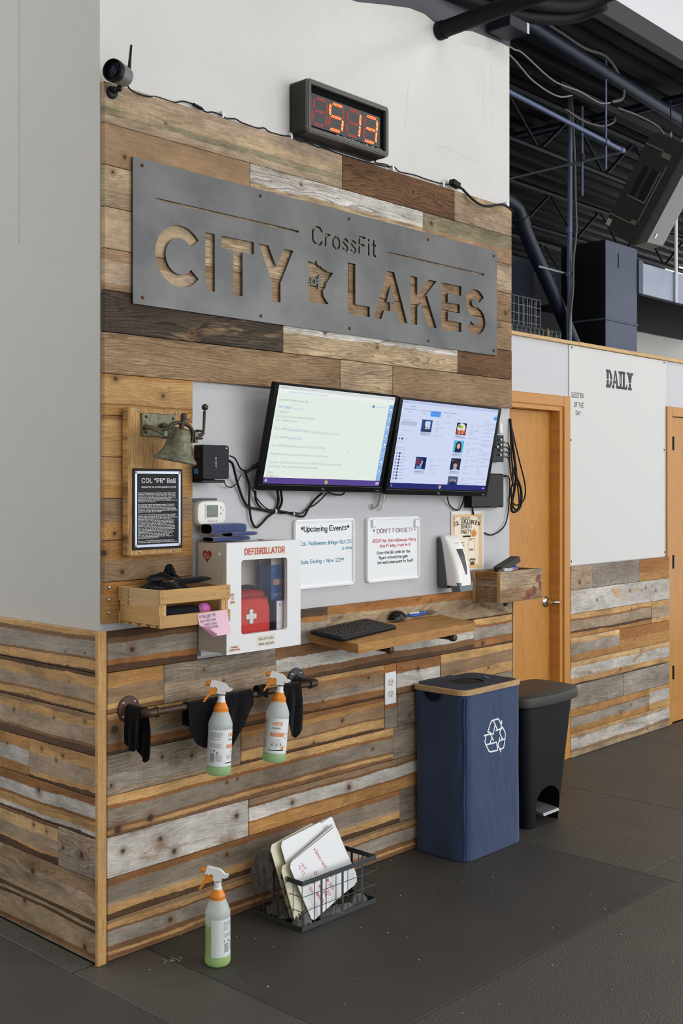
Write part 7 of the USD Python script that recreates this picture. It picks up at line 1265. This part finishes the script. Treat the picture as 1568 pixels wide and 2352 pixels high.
# ================================================================== LARGE DAILY WHITEBOARD
db = thing('large_whiteboard', 'tall white board headed DAILY on the wall between the two oak doors', 'whiteboard', (3.92, DW, 1.07))
part(db, 'sheet', box(3.347, 4.486, DW - .006, DW - .0006, 1.069, 2.3005, .0008), mat('daily_white', '#d3d3cf', .2))
def slab(ch, x, w, z0, h):
    s = .024; b = sbox; sr = .016
    if ch == 'D': g = b(x, z0, x + .05, z0 + sr).union(b(x, z0 + h - sr, x + .05, z0 + h)).union(b(x + .008, z0, x + .008 + s, z0 + h)).union(affinity.scale(Point(0, 0).buffer(1, 20), w * .52, h / 2).intersection(b(0, -1, 1, 1)).difference(affinity.scale(Point(0, 0).buffer(1, 20), w * .52 - s, h / 2 - sr)).intersection(b(0, -1, 1, 1)).buffer(0).__class__ and affinity.translate(affinity.scale(Point(0, 0).buffer(1, 20), w * .56, h / 2).difference(affinity.scale(Point(0, 0).buffer(1, 20), w * .56 - s, h / 2 - sr)).intersection(b(0, -1, 1, 1)), x + w * .44, z0 + h / 2)).union(b(x + .02, z0, x + w * .46, z0 + sr)).union(b(x + .02, z0 + h - sr, x + w * .46, z0 + h)).difference(b(x, z0 + h * .42, x + w, z0 + h * .46))
    elif ch == 'A': g = unary_union([Polygon([(x + .006, z0), (x + w * .40, z0 + h), (x + w * .62, z0 + h), (x + w - .006, z0), (x + w - .03, z0), (x + w * .5, z0 + h * .8), (x + .022, z0)]), b(x, z0, x + w * .36, z0 + sr), b(x + w * .6, z0, x + w, z0 + sr), b(x + w * .28, z0 + h * .28, x + w * .72, z0 + h * .42)])
    elif ch == 'I': g = unary_union([b(x + w / 2 - s / 2, z0, x + w / 2 + s / 2, z0 + h), b(x, z0, x + w, z0 + sr), b(x, z0 + h - sr, x + w, z0 + h)]).difference(b(x + w / 2 - .003, z0 + h * .3, x + w / 2 + .001, z0 + h * .7))
    elif ch == 'L': g = unary_union([b(x + .008, z0, x + .008 + s, z0 + h), b(x, z0, x + w, z0 + sr), b(x, z0 + h - sr, x + w * .6, z0 + h), b(x + w - .012, z0, x + w, z0 + h * .3)])
    else: g = unary_union([b(x + w / 2 - s / 2, z0, x + w / 2 + s / 2, z0 + h * .45), b(x + w * .2, z0, x + w * .8, z0 + sr), Polygon([(x + .008, z0 + h), (x + .034, z0 + h), (x + w / 2 + s / 2, z0 + h * .4), (x + w / 2 - s / 2, z0 + h * .4)]), Polygon([(x + w - .008, z0 + h), (x + w - .030, z0 + h), (x + w / 2 - s / 2, z0 + h * .42), (x + w / 2 + s / 2, z0 + h * .4)]), b(x, z0 + h - sr, x + w * .42, z0 + h), b(x + w * .62, z0 + h - sr, x + w, z0 + h)]).difference(b(x, z0 + h * .36, x + w, z0 + h * .39))
    return g
lt = []; x = 3.748
for ch, w in (('D', .072), ('A', .082), ('I', .046), ('L', .060), ('Y', .074)): lt.append(slab(ch, x, w, 2.088, .106)); x += w - .004
part(db, 'heading', wall(cat(*[flat(g) for g in lt]), 0, 0, DW - .0064), mat('stencil_black', '#33332f', .6))
part(db, 'question_lettering', wall(cat(write('QUESTION', .026, .8, .125, 3.372, 2.0105, jit=.15), write('OF THE', .026, .8, .10, 3.400, 1.957, jit=.15), write('DAY', .022, .9, .05, 3.418, 1.913, jit=.2)), 0, 0, DW - .0064), I_blk)
for x, z in ((3.375, 2.287), (4.462, 2.288), (3.372, 1.092), (4.47, 1.096), (3.366, 1.77), (4.463, 1.74)): part(db, 'screw', lathe([(0, .0025), (.004, .002), (.006, 0)], 10, (x, DW - .006, z), (0, -1, 0)), M_black)

# ================================================================== ROOF SPACE ABOVE THE DOOR WALL
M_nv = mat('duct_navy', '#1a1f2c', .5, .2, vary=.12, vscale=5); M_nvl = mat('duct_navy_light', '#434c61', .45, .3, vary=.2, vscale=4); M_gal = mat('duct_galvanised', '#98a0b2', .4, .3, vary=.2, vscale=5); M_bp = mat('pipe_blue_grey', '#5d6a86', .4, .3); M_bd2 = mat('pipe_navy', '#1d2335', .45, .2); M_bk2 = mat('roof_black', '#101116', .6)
dt = thing('duct_tower', 'tall navy sheet-metal duct standing above the door wall rail', 'duct', (4.75, 1.0, 2.2921))
part(dt, 'casing', box(4.54, 4.962, .80, 1.14, 2.2921, 3.145, .003), M_nvl); part(dt, 'shaded_side_sheet', box(4.534, 4.5395, .802, 1.138, 2.2925, 3.142), mat('duct_side_shade', '#0d0e14', .6)); part(dt, 'seam_flange', box(4.530, 4.966, .795, 1.144, 2.612, 2.628, .002), M_nvl); part(dt, 'drip', box(4.70, 4.708, .7975, .7995, 2.98, 3.08), M_bk2)  # near-black side sheet paints in the shade of the unlit face
hd_ = thing('horizontal_duct', 'pale blue-grey horizontal duct running right from the navy tower', 'duct', (6, 1.1, 2.84))
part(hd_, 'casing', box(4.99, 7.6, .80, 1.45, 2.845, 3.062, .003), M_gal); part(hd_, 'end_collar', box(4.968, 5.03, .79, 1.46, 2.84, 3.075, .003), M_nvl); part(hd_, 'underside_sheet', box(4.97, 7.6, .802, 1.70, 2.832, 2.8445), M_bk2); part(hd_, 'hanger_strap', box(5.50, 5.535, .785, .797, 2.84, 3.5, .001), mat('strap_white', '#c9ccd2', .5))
fw = thing('loft_partition', 'pale partition panel under the horizontal duct at the right edge', 'partition', (6.5, 1.9, 2.2921)); part(fw, 'panel', box(6.45, 9, 1.75, 1.8, 2.2921, 2.98), mat('partition_white', '#d9d6cf', .6))
pp = thing('elbow_pipe', 'thick dark blue pipe elbowing down behind the end of the plank wall', 'pipe', (3.9, .8, 2.3)); part(pp, 'pipe', tube(spline([(3.30, .8, 3.21), (3.43, .8, 3.19), (3.52, .8, 3.15), (3.58, .8, 3.06), (3.7, .8, 2.92), (3.92, .8, 2.68), (4.19, .8, 2.36), (4.235, .8, 2.296)], 5), .044, 16), M_bd2, smooth=40)
part(pp, 'elbow_collar', lathe([(.044, -.03), (.050, -.028), (.050, .028), (.044, .03)], 20, (3.56, .8, 3.09), (.6, 0, -.75)), M_bd2, smooth=30); part(pp, 'support_strap', box(3.66, 3.97, .745, .75, 2.828, 2.84), mat('strap_grey', '#7c818a', .5))
cdt = thing('conduit_pair', 'upright blue-grey conduits in front of the navy duct tower', 'conduit', (3.96, .72, 2.3))
part(cdt, 'conduit', cyl((3.955, .72, 2.2925), (3.972, .72, 3.93), .016, n=12), M_bp, smooth=True); part(cdt, 'conduit', cyl((3.985, .735, 2.2925), (3.99, .735, 3.2), .015, n=12), M_bd2, smooth=True)
for z in (2.81, 3.08): part(cdt, 'coupling', cyl((3.957, .72, z), (3.957, .72, z + .03), .020, n=12), M_bp)
part(cdt, 'tied_cable', cable([(3.93, .70, 2.2935), (3.92, .695, 2.5), (3.95, .69, 2.72), (3.955, .69, 2.9), (3.99, .69, 3.1), (3.98, .69, 3.3), (3.985, .70, 3.6), (3.96, .705, 3.92)], .0085, 6, 7), mat('cable_grey_brown', '#5a5650', .6), smooth=True)
M_gw = mat('cable_pale', '#7c7b74', .55)
p1 = thing('sprinkler_pipe', 'bright blue-grey horizontal pipe sticking out past the wall end', 'pipe', (3.2, .3, 3.5)); part(p1, 'pipe', cyl((2.4, .3, 3.545), (3.865, .3, 3.485), .0135, n=14), M_bp, smooth=True); part(p1, 'end_cap', cyl((3.835, .3, 3.4862), (3.872, .3, 3.4847), .0175, n=14), M_bp); part(p1, 'tee', cyl((3.655, .3, 3.4937), (3.69, .3, 3.4922), .019, n=14), M_bp)
p2 = thing('sprinkler_pipe', 'thinner grey pipe crossing behind the bright blue-grey one', 'pipe', (3.85, .7, 3.46)); part(p2, 'pipe', cyl((3.85, .32, 3.473), (3.85, 1.25, 3.46), .0085, n=12), mat('pipe_grey', '#70767f', .4, .3), smooth=True)
for lbl, x, y, z0, z1 in (('right hanging threaded rod through the bright pipe end', 3.672, .3, 3.335, 3.99), ('left hanging threaded rod with a clamp on the thin pipe', 3.845, .56, 3.26, 3.8)):
    hr = thing('hanger_rod', lbl, 'rod', (x, y, z0)); part(hr, 'rod', cyl((x, y, z0), (x, y, z1), .0068, n=10), M_bp); part(hr, 'clamp', cat(cyl((x, y, 3.468), (x, y, 3.512), .0145, n=12)), M_bd2)
solo('roof_pipe', cyl((2.3, .3, 3.962), (6.5, .3, 3.738), .037, n=16), M_bd2, 'long dark blue pipe running under the roof deck towards the right', 'pipe', smooth=True)
solo('roof_pipe', cyl((4.5, -.3, 3.925), (4.5, 3.6, 4.0), .030, n=16), M_bd2, 'dark pipe crossing under the deck behind the loudspeaker', 'pipe', smooth=True)
solo('beam_pipe', cat(cyl((1.74, .0, 3.478), (1.74, -1.3, 3.50), .036, n=20), cyl((1.74, -.002, 3.478), (1.74, -.03, 3.478), .040, n=20)), M_bk2, 'black round pipe coming out of the top of the white wall', 'pipe', smooth=40)
for lbl, pth, r, y in (('pale cable running from the wall end to the crossing pipes', [(2.45, .3, 3.80), (2.726, .3, 3.765), (2.825, .3, 3.765), (3.115, .3, 3.70), (3.381, .3, 3.709), (3.6, .3, 3.70), (3.72, .3, 3.73)], .005, .3), ('second pale cable sagging just below the first', [(2.45, .32, 3.77), (2.74, .32, 3.735), (2.95, .32, 3.66), (3.2, .32, 3.64), (3.4, .32, 3.70), (3.62, .32, 3.715), (3.8, .32, 3.70), (3.93, .33, 3.69)], .005, .3), ('grey flexible cable dropping in a long curve from the roof edge', [(3.0, .3, 3.99), (3.2, .3, 3.98), (3.44, .3, 3.965), (3.66, .3, 3.985), (3.80, .3, 3.93), (3.87, .3, 3.86), (3.86, .3, 3.79), (3.74, .3, 3.74)], .009, .3), ('dark looped cable between the hanging rods', [(3.3, .34, 3.60), (3.5, .34, 3.58), (3.7, .34, 3.60), (3.84, .34, 3.66), (3.82, .34, 3.71)], .006, .3), ('cable leading along to the loudspeaker hook', [(3.80, .3, 3.72), (3.95, .25, 3.70), (4.1, .2, 3.66), (4.16, .18, 3.60)], .007, .3)):
    solo('roof_cable', cable(pth, r, 6, 7), M_gw if 'pale' in lbl else mat('cable_grey_brown', '#5a5650', .6), lbl, 'cable', 'cables under the roof deck', smooth=True)
jb_ = thing('junction_box', 'pale grey square junction box at the top corner of the white wall', 'junction box', (2.15, -.1, 3.55)); part(jb_, 'box', box(2.075, 2.222, -.14, -.02, 3.566, 3.618, .003), M_nv); part(jb_, 'cover', box(2.205, 2.2235, -.1412, -.14, 3.568, 3.616), mat('cover_white', '#c6c9d0', .4))
for k, (y, z) in enumerate(((-.05, 3.66), (-.11, 3.70))): solo('flex_conduit', tube(spline([(1.72, y + .04, z - .01), (1.95, y, z - .005), (2.2, y - .05, z), (2.5, y - .12, z + .06), (2.62, y - .25, z + .12)], 6), .032, 12), M_bk2, ('lower' if k == 0 else 'upper') + ' ribbed black flexible conduit passing over the junction box', 'conduit', smooth=True)
def wire_rack(lbl, x0, x1, y0, y1, z0, z1, nx, nz):
    t = thing('wire_rack', lbl, 'wire rack', ((x0 + x1) / 2, (y0 + y1) / 2, z0)); fr, gr = [], []
    for y in (y0, y1):
        for z in (z0 + .004, z1): fr.append(cyl((x0, y, z), (x1, y, z), .0045, n=6))
        for k in range(1, nz): gr.append(cyl((x0, y, z0 + (z1 - z0) * k / nz), (x1, y, z0 + (z1 - z0) * k / nz), .003, n=5))
        for k in range(nx + 1): gr.append(cyl((x0 + (x1 - x0) * k / nx, y, z0), (x0 + (x1 - x0) * k / nx, y, z1), .003, n=5))
    for x in (x0, x1):
        for z in (z0 + .004, z1): fr.append(cyl((x, y0, z), (x, y1, z), .0045, n=6))
        for k in range(1, 6): gr.append(cyl((x, y0 + (y1 - y0) * k / 6, z0), (x, y0 + (y1 - y0) * k / 6, z1), .003, n=5))
    part(t, 'frame', cat(*fr), mat('rack_wire', '#55585d', .4, .4)); part(t, 'wire_grid', cat(*gr), mat('rack_wire', '#55585d', .4, .4), kind='stuff')
wire_rack('wire rack standing behind the rail at the end of the plank wall', 2.95, 3.39, .56, .78, 2.2925, 2.575, 10, 6); wire_rack('low wire tray lying in front of the taller rack behind the rail', 3.0, 3.53, .515, .55, 2.2925, 2.40, 12, 3)
tp_ = thing('trophy_finial', 'small gold turned finial standing behind the rail', 'finial', (3.375, .50, 2.2925)); part(tp_, 'column', lathe([(.017, 0), (.017, .012), (.009, .02), (.014, .035), (.008, .048), (.015, .062), (.007, .078), (.012, .092), (.004, .108), (0, .125)], 16, (3.375, .50, 2.2925)), mat('finial_gold', '#d8c98a', .25, .8), smooth=40)
solo('loft_cabinet', box(4.05, 4.45, 1.3, 1.6, 2.2921, 3.06, .004), M_nv, 'dark blue cabinet standing behind the elbow pipe', 'box')
# hung loudspeaker
spk = thing('loudspeaker', 'black stage loudspeaker hung tilted under the roof at the right edge', 'loudspeaker', (3.7, .1, 2.95))
SWd = .5 * RIGHT + .12 * UP + .86 * FWD; SH_ = .42 * RIGHT + .9 * UP - .37 * FWD; SWd /= np.linalg.norm(SWd); SH_ -= SWd * (SH_ @ SWd); SH_ /= np.linalg.norm(SH_); SD = np.cross(SH_, SWd); SD = SD if SD @ RIGHT > 0 else -SD
SO = at(1384, 522, .0); SHt, SDp, SWw = .53, .19, .36
def sp_(d, h, w): return SO + SD * d + SH_ * h + SWd * w
M_spk = mat('speaker_black', '#232322', .55, bump=.25, bscale=500); M_spd = mat('speaker_recess', '#080808', .5); M_spe = mat('speaker_edge', '#50504d', .4)
def sbx(d0, d1, h0, h1, w0, w1, ch=0): return hull([sp_(d, h, w) for d in (d0, d1) for h in (h0, h1) for w in (w0, w1)])
cabp = [(0.0, .03), (.03, 0), (SDp, -.015), (SDp, SHt + .0), (.03, SHt), (0, SHt - .03)]
part(spk, 'cabinet', hull([sp_(d, h, w) for d, h in cabp for w in (0, SWw)]), M_spk)
part(spk, 'grille', hull([sp_(d, h, w) for d, h in ((SDp + .001, -.012), (SDp + .05, .03), (SDp + .05, SHt - .04), (SDp + .001, SHt - .004)) for w in (.02, SWw - .02)]), usdkit.material(stage, '/World/Looks/speaker_grille', {'g': ('geometry', {}), 'v': ('voronoi_texture', {'scale': 420.0}), 'r': ('rgb_ramp', {'ramp': [(.0, C('#0c0c0c')), (.3, C('#141414')), (.42, C('#4a4a48')), (1, C('#575755'))]}), 'p': ('principled_bsdf', {'roughness': .4, 'metallic': .4})}, [('g.position', 'v.vector'), ('v.distance', 'r.fac'), ('r.color', 'p.base_color')], surface='p.BSDF'))
hd2 = part(spk, 'handle_recess', cat(sbx(.045, .125, .20, .36, -.0015, .02)), M_spd); part(hd2, 'handle_bar', cat(sbx(.075, .092, .20, .36, -.004, .006)), M_spk); part(hd2, 'recess_lip', cat(sbx(.035, .135, .192, .20, -.004, .008), sbx(.135, .141, .192, .36, -.004, .008)), M_spe)
part(spk, 'side_moulding', cat(sbx(.0, .12, .075, .083, -.004, .004), sbx(.12, .150, .079, .10, -.004, .004), sbx(.150, .156, .10, .40, -.004, .004), sbx(.0, .10, .455, .463, -.004, .004), sbx(.10, .15, .43, .455, -.003, .003)), M_spe)
part(spk, 'maker_plate', hull([sp_(SDp + d, h, w) for d, h in ((.049, .06), (.053, .06), (.049, .085), (.053, .085)) for w in (.10, .125)]), mat('plate_silver', '#c9c9c4', .3, .7)); part(spk, 'corner_plate', sbx(.004, .028, .02, .055, -.002, .002), mat('plate_grey', '#8a8880', .4))
for d in (.05, .12): q = sp_(d, SHt, .18); part(spk, 'eye_hook', lathe([(.014, -.004), (.018, 0), (.014, .004), (.010, 0), (.014, -.004)], 14, q + UP * .02, RIGHT), M_gw)
part(spk, 'suspension_cable', cat(cyl(sp_(.05, SHt, .18) + UP * .03, sp_(.05, SHt, .18) + UP * .20, .004, n=6), cyl(sp_(.12, SHt, .18) + UP * .03, sp_(.12, SHt, .18) + UP * .17, .004, n=6)), M_bk2)
solo('support_channel', box(3.2, 5.6, .30, .335, 3.68, 3.72), M_bk2, 'black channel under the roof carrying the loudspeaker', 'channel')
